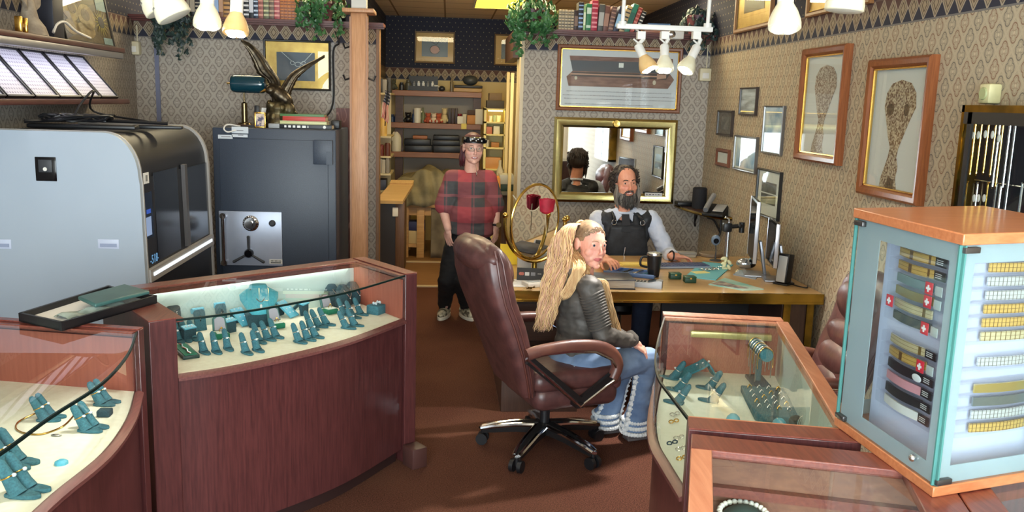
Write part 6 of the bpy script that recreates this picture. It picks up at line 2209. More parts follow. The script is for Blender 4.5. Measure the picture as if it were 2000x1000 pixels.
m.lathe([(0, 0), (.085, 0), (.09, .006), (.09, .02), (.085, .026), (0, .026)], q, 28)
tag(m.build('round_trivet', plain('trivet_brown', (120, 102, 82), .5), loc=q), 'round brown disc lying at the desk back beside the wall', 'trivet')
GBX = plain('box_green', (22, 58, 40), .5)
for px, py, lab in ((1320, 546, 'small dark green ring box beside the mug'), (1349, 553, 'small dark green ring box with pale clasp nearest the desk front')):
 p = on(px, py)
 t = thing('green_box', lab, 'box', p, group='green ring boxes on the desk')
 MB().box(p + V((0, .03, .016)), (.075, .06, .032), bev=.005).build('base', GBX, t)
 MB().box(p + V((0, .03, .036)), (.077, .062, .012), bev=.005).build('lid', plain('lid_green', (32, 78, 54), .4), t)
 MB().box(p + V((0, -.001, .03)), (.014, .004, .01)).build('clasp', BRASS, t)
q = [on(1338, 541), on(1398, 548), on(1432, 518), on(1372, 512)]
t = thing('work_mat', 'turquoise jewellery work mat with small pieces on the desk', 'mat', sum(q, V((0, 0, 0))) / 4)
MB().prism(xy(q), DZ, DZ + .005).build('mat', plain('mat_teal', (106, 188, 204), .6), t)
p = q[0].lerp(q[2], .3)
tag(MB().box(p + UZ * .007, (.11, .07, .003), rz=.3).build('yellow_note', plain('note_yellow', (228, 222, 150), .7), loc=p), 'pale yellow note on the turquoise work mat', 'note')
m = MB()
for k in range(9):
 c = q[0].lerp(q[2], .45 + .05 * (k % 4)) + V((.05 * sin(k * 2.1), .04 * cos(k * 1.7), .012))
 m.tube([c + V((.016 * cos(a * pi / 5), .012 * sin(a * pi / 5), .004 * sin(a + k))) for a in range(10)], .0028, 5, loop=True)
tag(m.build('loose_jewellery', SILV, loc=p, ), 'small heap of pale chains and rings on the turquoise mat', 'jewellery', kind='stuff')
q = [on(1384, 556), on(1452, 568), on(1492, 566), on(1416, 544)]
t = thing('magazine', 'glossy magazine with teal cover lying near the desk front right', 'magazine', sum(q, V((0, 0, 0))) / 4)
MB().prism(xy(q), DZ, DZ + .005).build('pages', noisy('magazine_cover', (104, 190, 186), (196, 214, 200), 6, .3), t)
MB().prism(xy([q[0].lerp(q[2], .04), q[1].lerp(q[3], .12), q[1].lerp(q[2], .4).lerp(q[3], .1), q[0].lerp(q[3], .55).lerp(q[2], .05)]), DZ + .005, DZ + .0062).build('cover_photo', noisy('cover_photo', (70, 66, 84), (196, 176, 160), 18, .35), t)
p = on(1397, 509)
t = thing('desk_camera', 'blue grey ball camera on a thin stem at the desk back', 'camera', p)
cb = at(1398, 469, Y=p.y)
m = MB()
m.lathe([(0, 0), (.045, 0), (.04, .008), (.006, .014), (.005, .06)], p, 20).tube([p + UZ * .05, (p + cb) / 2 + V((.004, 0, 0)), cb - UZ * .03], .004, 8)
m.build('stem', DARKG, t)
m = MB()
m.ball(cb, (.034, .034, .04), 18, 12)
m.build('ball', plain('camera_blue', (112, 130, 152), .25), t)
m = MB()
m.lathe([(0, 0), (.018, 0), (.02, .012), (0, .012)], cb + V((-.01, -.034, .0)), 16, Mx.Rotation(pi / 2, 3, 'X'))
m.build('lens', BLACKG, t)
p = on(1418, 516)
t = thing('microscope_arm', 'silver post with a black clamp head rising at the desk back', 'microscope arm', p)
tp = at(1420, 436, Y=p.y)
MB().cyl(p, (p.x, p.y, tp.z), .017).build('post', STEEL, t)
m = MB()
q1, q2 = at(1420, 443, Y=p.y), at(1449, 441, Y=p.y)
m.bb((q1.x - .03, p.y - .03, q1.z - .035), (q1.x + .03, p.y + .03, q1.z + .03), bev=.008).cyl(q1, q2, .016).cyl(q2 + V((0, 0, -.05)), q2 + V((0, 0, .025)), .02).ball(q2 + V((-.02, -.02, .0)), .018, 10, 8)
m.build('clamp_head', BLACK, t)
m = MB()
m.tube([(p.x, p.y, tp.z), (p.x - .002, p.y, tp.z + .03), (p.x - .03, p.y, tp.z + .045)], .008, 8)
m.build('bent_tip', STEEL, t)
p = on(1417, 528)
m = MB()
for k in range(7):
 m.ball(p + V((.02 * sin(k * 1.9), .015 * cos(k * 2.3), .012 + .012 * k)), (.022, .012, .012), 8, 6, Mx.Rotation(k, 3, 'Y'))
tag(m.build('cream_bow', plain('bow_cream', (228, 222, 176), .6), loc=p), 'small cream ribbon bow standing on the desk behind the mat', 'ornament')
p = on(1456, 524)
t = thing('chrome_gauge', 'chrome domed gauge with dark dial near the monitors', 'gauge', p)
m = MB()
m.ball(p + UZ * .035, (.07, .05, .04), 20, 12)
m.build('dome', plain('gauge_chrome', (190, 196, 200), .15, .8), t)
MB().ball(p + V((.03, -.03, .04)), (.034, .02, .03), 14, 10).build('dial', BLACKG, t)
m = MB()
m.cyl(p + V((.03, .0, .07)), p + V((.045, 0, .13)), .006).build('stylus', plain('stylus_teal', (130, 180, 190), .4), t)
p = on(1447, 534)
m = MB()
m.lathe([(0, 0), (.04, 0), (.045, .012), (.03, .03), (0, .034)], p, 20)
tag(m.build('glass_paperweight', GLASSG, loc=p), 'clear glass paperweight in front of the chrome gauge', 'paperweight')
q = [on(1432, 537), on(1476, 546), on(1486, 534), on(1444, 528)]
tag(MB().prism(xy(q), DZ, DZ + .006).build('silver_tablet', plain('tablet_blue_grey', (160, 176, 196), .25, .3), loc=q[0]), 'pale blue grey tablet lying under the paperweight beside the monitor', 'tablet')
def monitor(px, py, top_px, ang, label, w, silver):
 p = on(px, py)
 zt = at(top_px[0], top_px[1], Y=p.y).z
 t = thing('monitor', label, 'monitor', p, ang)
 W_ = wm(t)
 h = zt - DZ
 MB().box(W_ @ V((0, 0, DZ * 0 + h / 2 + .06)), (w, .022, h - .1), W_.to_3x3(), bev=.006).build('panel', BLACK, t)
 MB().box(W_ @ V((0, -.012, h / 2 + .06)), (w - .03, .003, h - .13), W_.to_3x3()).build('screen', plain('screen_off', (40, 44, 54), .08), t)
 m = MB()
 for sx in (-1, 1):
  m.box(W_ @ V((sx * w / 2, -.004, h / 2 + .06)), (.006, .024, h - .1), W_.to_3x3(), bev=.002)
 m.build('bezel', plain('bezel_silver', (186, 186, 192), .3, .5) if silver else DARKG, t)
 m = MB()
 m.box(W_ @ V((0, .07, .12)), (.07, .02, .24), W_.to_3x3() @ Mx.Rotation(.2, 3, 'X'), bev=.004).box(W_ @ V((0, .04, .006)), (.2, .18, .012), W_.to_3x3(), bev=.004)
 m.build('foot', plain('foot_silver', (150, 152, 160), .3, .5), t)
 return t
monitor(1466, 536, (1470, 391), R(-104), 'tall dark monitor seen edge on, nearer the man', .42, True)
monitor(1504, 546, (1512, 434), R(-102), 'low dark monitor leaning edge on against the wall side', .36, True)
p = on(1526, 556)
t = thing('desk_speaker', 'small black desk speaker with silver grille by the right wall', 'speaker', p, R(-50))
W_ = wm(t)
Mt = W_.to_3x3() @ Mx.Rotation(-.12, 3, 'X')
MB().box(W_ @ V((0, .03, .105)), (.075, .075, .19), Mt, bev=.006).build('cabinet', BLACK, t)
MB().box(W_ @ V((0, -.01, .105)), (.06, .006, .17), Mt, bev=.002).build('grille', plain('grille_silver', (170, 170, 168), .4), t)
MB().box(W_ @ V((0, .03, .006)), (.1, .1, .012), W_.to_3x3(), bev=.003).build('foot', BLACK, t)
m = MB()
pts = [on(1538, 552, .005), on(1556, 558, .005), on(1575, 562, .005), V((XR - .02, on(1580, 560).y, DZ + .005))]
m.tube(spline(pts, 5), .004, 6)
tag(m.build('speaker_cable', BLACK, loc=pts[0]), 'thin black cable running from the desk speaker to the wall', 'cable')
zc_ = at(1370, 408, Y=7.55).z
a0, a1 = at(1318, 403, Y=YB - .02), at(1419, 418, X=XR - .01) - V((0, .12, 0))
t = thing('corner_shelf', 'dark corner shelf with brass edge on a scrolled bracket', 'shelf', (XR - .2, YB - .2, zc_))
arc = [(a0.x, YB - .001)] + [(a0.x + (XR - a0.x) * (1 - cos(k * pi / 2 / 10)), YB - .05 - (YB - a1.y - .05) * sin(k * pi / 2 / 10)) for k in range(11)] + [(XR - .001, YB - .001)]
MB().prism(arc, zc_ - .025, zc_).build('shelf_board', DKWOOD, t)
m = MB()
m.tube([(x, y, zc_ - .012) for x, y in arc[1:-1]], .014, 8).build('brass_edge', BRASSD, t)
m = MB()
for bx, by, dx, dy in ((XR - .012, a1.y + .25, -.12, 0), (a0.x + .2, YB - .012, 0, -.15)):
 m.tube(spline([(bx, by, zc_ - .03), (bx, by, zc_ - .16), (bx + dx * .15, by + dy * .15, zc_ - .2)], 5), .009, 7)
 m.tube(spline([(bx + dx, by + dy, zc_ - .035), (bx + dx * .5, by + dy * .5, zc_ - .06), (bx, by, zc_ - .16)], 5), .009, 7)
m.build('bracket', plain('iron', (40, 34, 32), .5, .5), t)
p = at(1365, 404, Y=YB - .3)
r_ = (at(1379, 385, Y=p.y).x - at(1352, 385, Y=p.y).x) / 2
hz = at(1365, 366, Y=p.y).z - zc_
m = MB()
m.lathe([(0, 0), (r_, 0), (r_, hz - .01), (r_ - .01, hz), (0, hz)], (p.x, p.y, zc_), 28)
tag(m.build('cylinder_speaker', noisy('speaker_cloth', (24, 24, 28), (34, 34, 40), 300, .8), loc=(p.x, p.y, zc_)), 'black cylindrical speaker on the corner shelf', 'speaker')
p = at(1398, 408, X=XR - .105)
t = thing('desk_phone', 'black and silver cordless desk phone on the corner shelf', 'phone', (p.x, p.y, zc_), R(-35))
W_ = wm(t)
m = MB()
m.rings([[W_ @ V((x, -.09, 0)), W_ @ V((x, .09, 0)), W_ @ V((x, .09, .09)), W_ @ V((x, -.09, .02))] for x in (-.09, .09)])
m.build('base', BLACK, t, bevel=.004)
MB().box(W_ @ V((.035, 0, .065)), (.09, .13, .006), W_.to_3x3() @ Mx.Rotation(.37, 3, 'X'), bev=.002).build('keypad', plain('phone_silver', (176, 178, 182), .3, .4), t)
m = MB()
m.tube(spline([W_ @ V((-.055, -.1, .05)), W_ @ V((-.06, -.02, .09)), W_ @ V((-.055, .1, .16))], 5), .022, 10).build('handset', plain('handset', (150, 152, 156), .3, .3), t)
p = at(1337, 404, Y=YB - .14)
tag(MB().box((p.x, YB - .13, zc_ + .02), (.16, .12, .04), bev=.012).build('router', BLACK, loc=(p.x, p.y, zc_)), 'flat black device at the left end of the corner shelf', 'device')
ch = thing('executive_chair', 'brown leather executive chair the blonde woman sits on', 'chair')
prof = [  # rear x, front x, z, half width
 (-.235, -.155, .40, .235), (-.275, -.165, .50, .262), (-.325, -.19, .64, .282), (-.385, -.235, .79, .292), (-.435, -.285, .91, .292), (-.468, -.31, 1.02, .288), (-.478, -.33, 1.12, .275), (-.462, -.365, 1.18, .25), (-.43, -.40, 1.205, .2)]
def back_ring(rx_, fx_, z, hw, e=.045, n=28, grow=0.0):
 out = []
 for k in range(n):
  a = 2 * pi * k / n
  c_, s_ = cos(a), sin(a)
  q = .42
  x = math.copysign(abs(c_) ** q, c_)
  y = math.copysign(abs(s_) ** q, s_)
  out.append(V(((rx_ + fx_) / 2 + x * ((fx_ - rx_) / 2 + grow), y * (hw + grow), z)))
 return out
m = MB()
m.rings([back_ring(*p) for p in prof])
bk = m.build('backrest', LEATHER, ch, smooth=60)
m = MB()
for z0, z1, d, hw in ((.50, .66, .035, .2), (.66, .80, .04, .21), (.80, .915, .035, .21)):
 zc2 = (z0 + z1) / 2
 fx_ = -.165 + (-.285 + .165) * (zc2 - .5) / .41
 m.ball((fx_ - .01, 0, zc2), (d + .012, hw + .02, (z1 - z0) / 2 + .022), 20, 12, Mx.Rotation(-.28, 3, 'Y'))
m.build('back_cushion', LEATHER, ch, smooth=60)
m = MB()
m.ball((-.335, 0, 1.045), (.075, .245, .125), 24, 14, Mx.Rotation(-.15, 3, 'Y'))
m.ball((-.425, 0, 1.13), (.088, .285, .09), 24, 12, Mx.Rotation(.2, 3, 'Y'))
fuse('headrest', m, .012, LEATHER, ch, smooth_it=4)
m = MB()
for s_ in (-1, 1):
 m.tube([(a + (b - a) * .42, s_ * (hw + .004), z) for a, b, z, hw in prof[:-1]], .006, 6)
 m.tube([(a + (b - a) * .62, s_ * (hw + .004), z) for a, b, z, hw in prof[:-1]], .004, 6)
m.build('piping', plain('piping_brown', (86, 48, 42), .4), bk)
m = MB()
m.box((.08, 0, .375), (.50, .50, .14), bev=.06, seg=4)
m.build('seat', LEATHER, ch, smooth=60)
m = MB()
m.box((.075, 0, .47), (.52, .53, .11), bev=.05, seg=4)
m.ball((.31, 0, .43), (.08, .25, .085), 20, 12)
m.build('seat_cushion', LEATHER, ch, smooth=60)
MB().box((.06, 0, .30), (.34, .3, .03), bev=.01).build('seat_plate', BLACK, ch)
for s_ in (-1, 1):
 y = s_ * .315
 m = MB()
 m.tube(spline([(-.26, y, .655), (-.18, y, .672), (-.02, y, .685), (.13, y, .672), (.225, y, .63), (.262, y, .56), (.24, y, .49)], 5), .032, 12, flat=1.0)
 arm = m.build('armrest', LEATHERT, ch, smooth=60)
 m = MB()
 def bar(p, q, w=.024):
  d = (V(q) - V(p)).normalized()
  n_ = V((-d.z, 0, d.x))
  m.rings([[V(c_) + n_ * w + V((0, .012, 0)), V(c_) - n_ * w + V((0, .012, 0)), V(c_) - n_ * w - V((0, .012, 0)), V(c_) + n_ * w - V((0, .012, 0))] for c_ in (p, q)])
 bar((-.25, y * 1.02, .632), (.06, y * .96, .37))
 bar((.05, y * .96, .365), (.235, y * 1.0, .50))
 m.box((.05, y * .8, .36), (.04, abs(y) * .45, .03))
 m.build('arm_bracket', plain('bracket_black', (26, 25, 26), .3), arm)
 m = MB()
 m.tube([(-.265, y * 1.045, .642), (.055, y * 1.0, .352), (.25, y * 1.04, .485), (.268, y * 1.03, .56)], .0095, 7)
 m.tube([(-.255, y * 1.06, .655), (-.02, y * 1.06, .662), (.12, y * 1.06, .648), (.215, y * 1.06, .6), (.25, y * 1.06, .55)], .009, 7)
 m.build('chrome_trim', CHROME, arm)
m = MB()
m.lathe([(.028, .12), (.028, .29), (.05, .29)], n=18).lathe([(.0, .10), (.055, .10), (.06, .13), (.045, .16), (0, .16)], n=20)
m.build('gas_post', BLACK, ch)
for k, wdeg in enumerate((165, 240, 312, 24, 96)):
 a = R(wdeg - 18)
 d, sd = V((cos(a), sin(a), 0)), V((-sin(a), cos(a), 0))
 m = MB()
 rr = []
 for f_, z, w, h in ((.03, .135, .034, .03), (.16, .122, .028, .026), (.30, .095, .024, .02), (.35, .083, .02, .014)):
  c_ = d * f_ + UZ * z
  rr.append([c_ + sd * w - UZ * h, c_ + sd * w + UZ * h * .4, c_ + sd * w * .6 + UZ * h, c_ - sd * w * .6 + UZ * h, c_ - sd * w + UZ * h * .4, c_ - sd * w - UZ * h])
 m.rings(rr)
 bs = m.build('base_arm', plain('base_black', (28, 27, 28), .25), ch)
 m = MB()
 for s_ in (-1, 1):
  m.tube([d * f_ + sd * s_ * w + UZ * z for f_, z, w in ((.05, .15, .03), (.16, .138, .025), (.3, .11, .021), (.355, .092, .014))], .0125, 7)
 m.tube([d * .35 + sd * .018 + UZ * .093, d * .365 + UZ * .09, d * .35 - sd * .018 + UZ * .093], .009, 7)
 m.build('chrome_edge', CHROME, bs)
 m = MB()
 for s_ in (-1, 1):
  m.cyl(d * .35 + sd * s_ * .012 + UZ * .033, d * .35 + sd * s_ * .034 + UZ * .033, .033, n=18)
 m.cyl(d * .35 + UZ * .035, d * .35 + UZ * .085, .01)
 m.build('caster', BLACK, bs)
HUB = V((.56, 4.57, 0))
CHROT = R(18)
move(ch, HUB, CHROT)
c2 = dup(ch, (1.765, 4.14, 0), R(178), 'second brown leather executive chair behind the right showcase, by the wall', None, .92)
ch['group'] = c2['group'] = 'brown executive chairs'
YSF = 11.5
def bz(px, py, Y=YSF): return at(px, py, Y=Y)
SHW = wood('shelf_pine_red', (128, 78, 44), (152, 100, 60), 0, 6, .45)
x0, x1 = bz(757, 180).x, bz(941, 184).x
t = thing('wall_shelf_unit', 'three tier wooden wall shelf with dark posts in the back room', 'shelf', ((x0 + x1) / 2, YF - .2, 0))
BZ = []
for py in (178, 241, 298):
 z = bz(850, py).z
 MB().bb((x0, YSF, z - .07), (x1 if py < 290 else x1 - .03, YF - .001, z)).build('shelf_board', SHW, t, bevel=.004)
 BZ.append(z)
for px in (779, 931):
 x = bz(px, 260).x
 MB().bb((x - .05, YSF + .05, 0), (x + .05, YSF + .12, BZ[0] - .02)).build('post', DKWOOD, t)
MB().bb((bz(786, 260).x, YF - .03, .6), (bz(925, 260).x, YF - .005, BZ[0] - .05)).build('back_panel', plain('panel_taupe', (158, 148, 134), .7), t)
def bobj(px, shelf, w, h, mat, name, label, cat_, kind='box', dy=.1, group=None, z=0.0, d=.12):
 x = bz(px, 240, YSF + dy).x
 zb_ = BZ[shelf] + z
 m = MB()
 if kind == 'box':
  m.bb((x - w / 2, YSF + dy - d / 2, zb_), (x + w / 2, YSF + dy + d / 2, zb_ + h), bev=min(.008, w * .1))
 elif kind == 'jar':
  m.lathe([(0, 0), (w * .5, 0), (w * .5, h * .7), (w * .32, h * .82), (w * .34, h), (0, h)], (x, YSF + dy, zb_), 16)
 elif kind == 'mug':
  m.lathe([(0, 0), (w * .44, 0), (w * .5, h), (w * .44, h), (w * .42, h * .1), (0, h * .1)], (x, YSF + dy, zb_), 16).tube([(x + w * .48, YSF + dy, zb_ + h * .8), (x + w * .75, YSF + dy, zb_ + h * .6), (x + w * .48, YSF + dy, zb_ + h * .25)], .01, 6)
 elif kind == 'bottle':
  m.lathe([(0, 0), (w * .5, 0), (w * .5, h * .6), (w * .2, h * .75), (w * .2, h), (0, h)], (x, YSF + dy, zb_), 16)
 elif kind == 'ball':
  m.ball((x, YSF + dy, zb_ + h / 2), (w / 2, w / 2, h / 2), 14, 10)
 elif kind == 'figure':
  m.ball((x, YSF + dy, zb_ + h * .32), (w * .45, w * .4, h * .33), 12, 8).ball((x, YSF + dy - .01, zb_ + h * .75), (w * .34, w * .32, h * .24), 12, 8)
  for s_ in (-1, 1):
   m.ball((x + s_ * w * .26, YSF + dy, zb_ + h * .93), w * .12, 8, 6).ball((x + s_ * w * .4, YSF + dy - .03, zb_ + h * .2), w * .2, 8, 6)
 return tag(m.build(name, mat, loc=(x, YSF + dy, zb_)), label, cat_, group)
JB = plain('jar_dark', (50, 50, 52), .3)
t = thing('bottle_rack', 'black tiered rack of small white bottles on the top back shelf', 'rack', bz(826, 178))
x = bz(826, 160).x
MB().bb((x - .19, YSF + .18, BZ[0]), (x + .19, YSF + .24, BZ[0] + .19)).bb((x - .19, YSF + .06, BZ[0]), (x + .19, YSF + .18, BZ[0] + .06)).build('rack', plain('rack_black', (30, 30, 32), .5), t)
for k in range(5):
 for r_ in range(2):
  m = MB()
  m.lathe([(0, 0), (.02, 0), (.02, .04), (.012, .05), (.012, .065), (0, .065)], (x - .12 + .06 * k, YSF + .1 - .06 * r_ + .06, BZ[0] + .06 * (1 - r_)), 10)
  m.build('bottle', PAPER if (k + r_) % 3 else GREY, t)
for px, w, h, mt, nm, lab, ct, kd in ((768, .1, .14, noisy('moss_grey', (92, 92, 76), (60, 62, 54), 30, .7), 'small_plant', 'grey green clump at the left end of the top back shelf', 'plant', 'figure'),
          (784, .07, .1, JB, 'dark_jar', 'dark jar right of the clump on the top back shelf', 'jar', 'jar'), (797, .08, .13, plain('jar_olive', (86, 84, 70), .4), 'olive_jar', 'olive jar left of the bottle rack', 'jar', 'jar'),
          (850, .07, .08, plain('jar_white', (206, 204, 196), .4), 'white_pot', 'small white pot right of the bottle rack', 'pot', 'mug'), (862, .09, .07, JB, 'dark_bowl', 'dark bowl left of the bottle on the top back shelf', 'bowl', 'ball'),
          (881, .045, .2, plain('bottle_tall', (120, 104, 80), .3), 'tall_bottle', 'tall slim bottle in the middle of the top back shelf', 'bottle', 'bottle')):
 bobj(px, 0, w, h, mt, nm, lab, ct, kd)
bobj(912, 0, .37, .05, plain('case_tan', (176, 140, 90), .5), 'flat_case', 'tan flat case at the right end of the top back shelf', 'case', d=.2)
bobj(913, 0, .37, .035, plain('case_dark', (44, 38, 36), .5), 'flat_case', 'dark flat case on top of the tan one', 'case', z=.052, d=.2)
bobj(917, 0, .2, .13, plain('helmet_grey', (70, 72, 72), .4), 'grey_helmet', 'grey domed helmet on the flat cases', 'helmet', 'ball', z=.087)
BLJ = plain('jar_blue', (40, 58, 92), .3)
for px, w, h, mt, nm, lab, ct, kd in ((766, .06, .1, BLJ, 'blue_jar', 'blue jar at the left end of the middle back shelf', 'jar', 'jar'), (775, .06, .13, BLJ, 'blue_jar', 'taller blue jar beside the end one on middle back shelf', 'jar', 'jar'),
          (785, .08, .07, plain('tin_grey', (130, 130, 126), .4), 'grey_tin', 'grey tin between blue jar and black device', 'tin', 'jar'), (797, .11, .13, BLACK, 'black_camera', 'black device on the middle back shelf left half', 'device', 'figure'),
          (808, .05, .17, BLJ, 'blue_bottle', 'slim dark blue bottle left of the white mug', 'bottle', 'bottle'), (815, .1, .19, plain('mug_white', (224, 220, 206), .4), 'white_mug', 'white tall mug on the middle back shelf', 'mug', 'mug'),
          (826, .05, .2, plain('bottle_green', (96, 104, 70), .3), 'green_bottle', 'green bottle right of the white mug', 'bottle', 'bottle'), (836, .1, .13, plain('bear_red', (176, 84, 58), .8), 'plush_toy', 'reddish plush toy, left of the pair of red ones', 'toy', 'figure'),
          (847, .1, .13, plain('bear_white', (216, 200, 178), .8), 'plush_toy', 'cream plush toy between the red ones on middle back shelf', 'toy', 'figure'), (857, .1, .13, plain('bear_red', (176, 84, 58), .8), 'plush_toy', 'reddish plush toy, right of the pair of red ones', 'toy', 'figure'),
          (868, .1, .2, plain('owl', (206, 186, 140), .6), 'owl_figure', 'pale owl shaped figure right of the plush toys', 'figurine', 'figure')):
 bobj(px, 1, w, h, mt, nm, lab, ct, kd)
for k, (px, c_) in enumerate(((878, (46, 34, 36)), (884, (58, 40, 40)), (891, (50, 30, 32)))):
 bobj(px, 1, .035, .2, plain('volume_%d' % k, c_, .5), 'dark_book', ['dark upright book, left of three on the middle back shelf', 'dark upright book, middle of three on the middle back shelf', 'dark upright book, right of three on the middle back shelf'][k], 'book', group='dark books on the middle back shelf')
for px, w, h, mt, nm, lab, z in ((898, .09, .1, plain('box_white', (224, 220, 206), .6), 'white_box', 'small white box in front of the red tin', 0), (907, .05, .13, plain('box_pale', (206, 196, 170), .6), 'pale_box', 'slim pale box left of the orange box', 0),
         (920, .11, .12, plain('box_orange', (196, 134, 70), .6), 'orange_box', 'orange box at the right of the middle back shelf', 0), (920, .1, .06, plain('box_brown', (76, 50, 36), .6), 'brown_box', 'brown box standing on the orange box', .12), (935, .1, .2, plain('box_cream', (226, 218, 200), .6), 'cream_box', 'tall cream box at the right end of the middle back shelf', 0)):
 bobj(px, 1, w, h, mt, nm, lab, 'box', z=z)
bobj(897, 1, .1, .13, plain('tin_red', (140, 34, 40), .4), 'red_tin', 'red round tin behind the small white box', 'tin', 'jar', dy=.22)
p = bz(906, 246, YSF - .01)
tag(MB().bb((p.x - .035, YSF - .012, p.z - .04), (p.x + .035, YSF - .006, p.z + .03)).build('yellow_note', plain('note_yellow2', (226, 204, 110), .7), loc=p), 'yellow sticky note on the middle back shelf edge', 'note')
CB_ = plain('case_black', (26, 27, 34), .4)
for px, w, h, z, lab in ((818, .36, .085, 0, 'black instrument case, lower left on the bottom back shelf'), (816, .34, .08, .087, 'black instrument case, upper left on the bottom back shelf'), (874, .36, .09, 0, 'black instrument case, lower right on the bottom back shelf'), (872, .36, .07, .092, 'black instrument case, middle right on the bottom back shelf'), (872, .34, .06, .164, 'black instrument case, top right on the bottom back shelf')):
 bobj(px, 2, w, h, CB_, 'instrument_case', lab, 'case', z=z, d=.26, dy=.15, group='black cases on the bottom back shelf')
bobj(821, 2, .19, .045, plain('case_orange', (166, 104, 66), .5), 'brown_case', 'tan brown case on top of the left black cases', 'case', z=.168)
x = bz(774, 280).x
t = thing('milk_jug', 'white plastic jug at the left end of the bottom back shelf', 'jug', (x, YSF + .08, BZ[2]))
m = MB()
m.lathe([(0, 0), (.065, 0), (.068, .02), (.068, .17), (.06, .21), (.035, .25), (.024, .265), (.024, .285), (0, .285)], (x, YSF + .08, BZ[2]), 18).build('body', plain('jug_white', (222, 216, 196), .4), t)
m = MB()
m.tube(spline([(x - .03, YSF + .03, BZ[2] + .25), (x - .05, YSF + .0, BZ[2] + .2), (x - .055, YSF + .01, BZ[2] + .14)], 4), .012, 8).build('handle', plain('jug_white', (222, 216, 196), .4), t)
bobj(785, 2, .04, .1, plain('jar_white', (206, 204, 196), .4), 'white_bottle', 'small white bottle beside the plastic jug', 'bottle', 'bottle')
XB, YB0, YB1 = -.80, 10.15, 10.75
t = thing('white_bookcase', 'narrow white bookcase seen behind the oak post at the doorway left', 'bookcase', (-.82, 10.2, 0))
zs = [bz(750, py, YB0).z for py in (181, 266, 305, 339, 372)]
for z in zs:
 MB().bb((-.838, YB0, z - .02), (bz(764, 200, YB0).x, YB1, z)).build('shelf_board', plain('bookcase_white', (206, 192, 156), .5), t)
MB().bb((-.838, YB1, .3), (bz(764, 200, YB1).x, YB1 + .02, 2.1)).build('back', plain('bookcase_white', (206, 192, 156), .5), t)
lb = [(744, 0, .05, .16, (44, 42, 42), 'black binder on the top white bookcase shelf'), (752, 0, .06, .15, (150, 146, 140), 'grey binder on the top white bookcase shelf'), (759, 0, .05, .17, (60, 58, 60), 'charcoal binder on the top white bookcase shelf'),
  (748, 1, .09, .2, (214, 176, 100), 'round yellow tin on the second bookcase shelf'), (745, 2, .06, .13, (110, 40, 34), 'red jar on the third bookcase shelf, left'), (757, 2, .07, .15, (92, 46, 40), 'dark red jar on the third bookcase shelf, right'),
  (743, 3, .04, .17, (150, 146, 140), 'grey folder, left on the fourth bookcase shelf'), (750, 3, .04, .16, (176, 170, 158), 'pale folder, middle on the fourth bookcase shelf'), (758, 3, .04, .18, (140, 134, 126), 'grey folder, right on the fourth bookcase shelf'),
  (748, 4, .08, .12, (56, 62, 84), 'blue grey box on the lowest visible bookcase shelf')]
for px, s_, w, h, c_, lab in lb:
 p = bz(px, 220, YB0 + .04)
 m = MB()
 if 'jar' in lab or 'tin' in lab:
  m.lathe([(0, 0), (w / 2, 0), (w / 2, h * .85), (w * .35, h), (0, h)], (p.x, YB0 + .06, zs[s_]), 14)
 else:
  m.bb((p.x - w / 2, YB0 + .02, zs[s_]), (p.x + w / 2, YB0 + .25, zs[s_] + h), bev=.004)
 nm = 'storage_jar' if 'jar' in lab else 'round_tin' if 'tin' in lab else 'binder' if 'binder' in lab or 'folder' in lab else 'small_box'
 tag(m.build(nm, plain('bk_%d_%d_%d' % c_, c_, .5), loc=(p.x, YB0 + .06, zs[s_])), lab, nm.split('_')[-1])
YFL = 9.6
p = at(757, 176, Y=YFL)
t = thing('flag', 'small striped american flag hanging on a short pole in the back room', 'flag', p)
MB().cyl(at(758, 160, Y=YFL), at(752, 246, Y=YFL), .006, n=8).build('pole', BLACK, t)
tl, tr, bl_, br_ = [at(*q, Y=YFL) for q in ((752, 176), (762, 180), (744, 228), (758, 242))]
def flagmat():
 g = G('flag_cloth')
 uv = g.n('ShaderNodeUVMap')
 x, y, z = g.coords('UV')
 st = (y * 6.5).frac() > .5
 c = g.mix(st, lin((206, 196, 190)), lin((176, 60, 56)))
 sp = (((x * 10).frac() - .5).abs() + ((y * 13).frac() - .5).abs()) < .3
 ca = g.mix(sp, lin((40, 44, 70)), lin((200, 200, 206)))
 c = g.mix((x < .42), c, ca)
 return g.bsdf(c, .8)
m = MB()
nu, nv = 14, 12
def fl_(u, v):
 p = tl.lerp(tr, v).lerp(bl_.lerp(br_, v), u)
 return p + V((.006 * sin(u * 9), -.02 * sin(v * 9 + u * 2), 0))
m.sheet(fl_, nu, nv)
fo = m.build('cloth', flagmat(), t)
uvl = fo.data.uv_layers.new(name='UVMap')
w_n = nv + 1
for lp in fo.data.loops:
 i = lp.vertex_index
 uvl.data[lp.index].uv = ((i // w_n) / nu, (i % w_n) / nv)
YBN = 10.5
zbn = at(830, 399, Y=YBN).z
x0, x1 = at(786, 400, Y=YBN).x, at(862, 400, Y=YBN).x
BENCH = wood('bench_pine', (178, 132, 76), (200, 156, 98), 0, 5, .5)
t = thing('work_bench', 'pale wooden work bench under the canvas cover in the back room', 'bench', ((x0 + x1) / 2, YBN + .3, 0))
MB().bb((x0 - .05, YBN, zbn - .04), (x1 + .2, YBN + .7, zbn), bev=.004).build('bench_top', BENCH, t)
MB().bb((x0, YBN + .04, zbn - .14), (x1 - .04, YBN + .07, zbn - .04)).build('apron', BENCH, t)
xl = at(821, 450, Y=YBN).x
for x in (xl, x0 + .03):
 for y in (YBN + .06, YBN + .6):
  MB().bb((x - .045, y - .04, 0), (x + .045, y + .04, zbn - .04), bev=.004).build('leg', BENCH, t)
zlw = at(810, 478, Y=YBN).z
MB().bb((x0, YBN + .05, zlw - .04), (xl - .02, YBN + .6, zlw)).build('lower_shelf', BENCH, t)
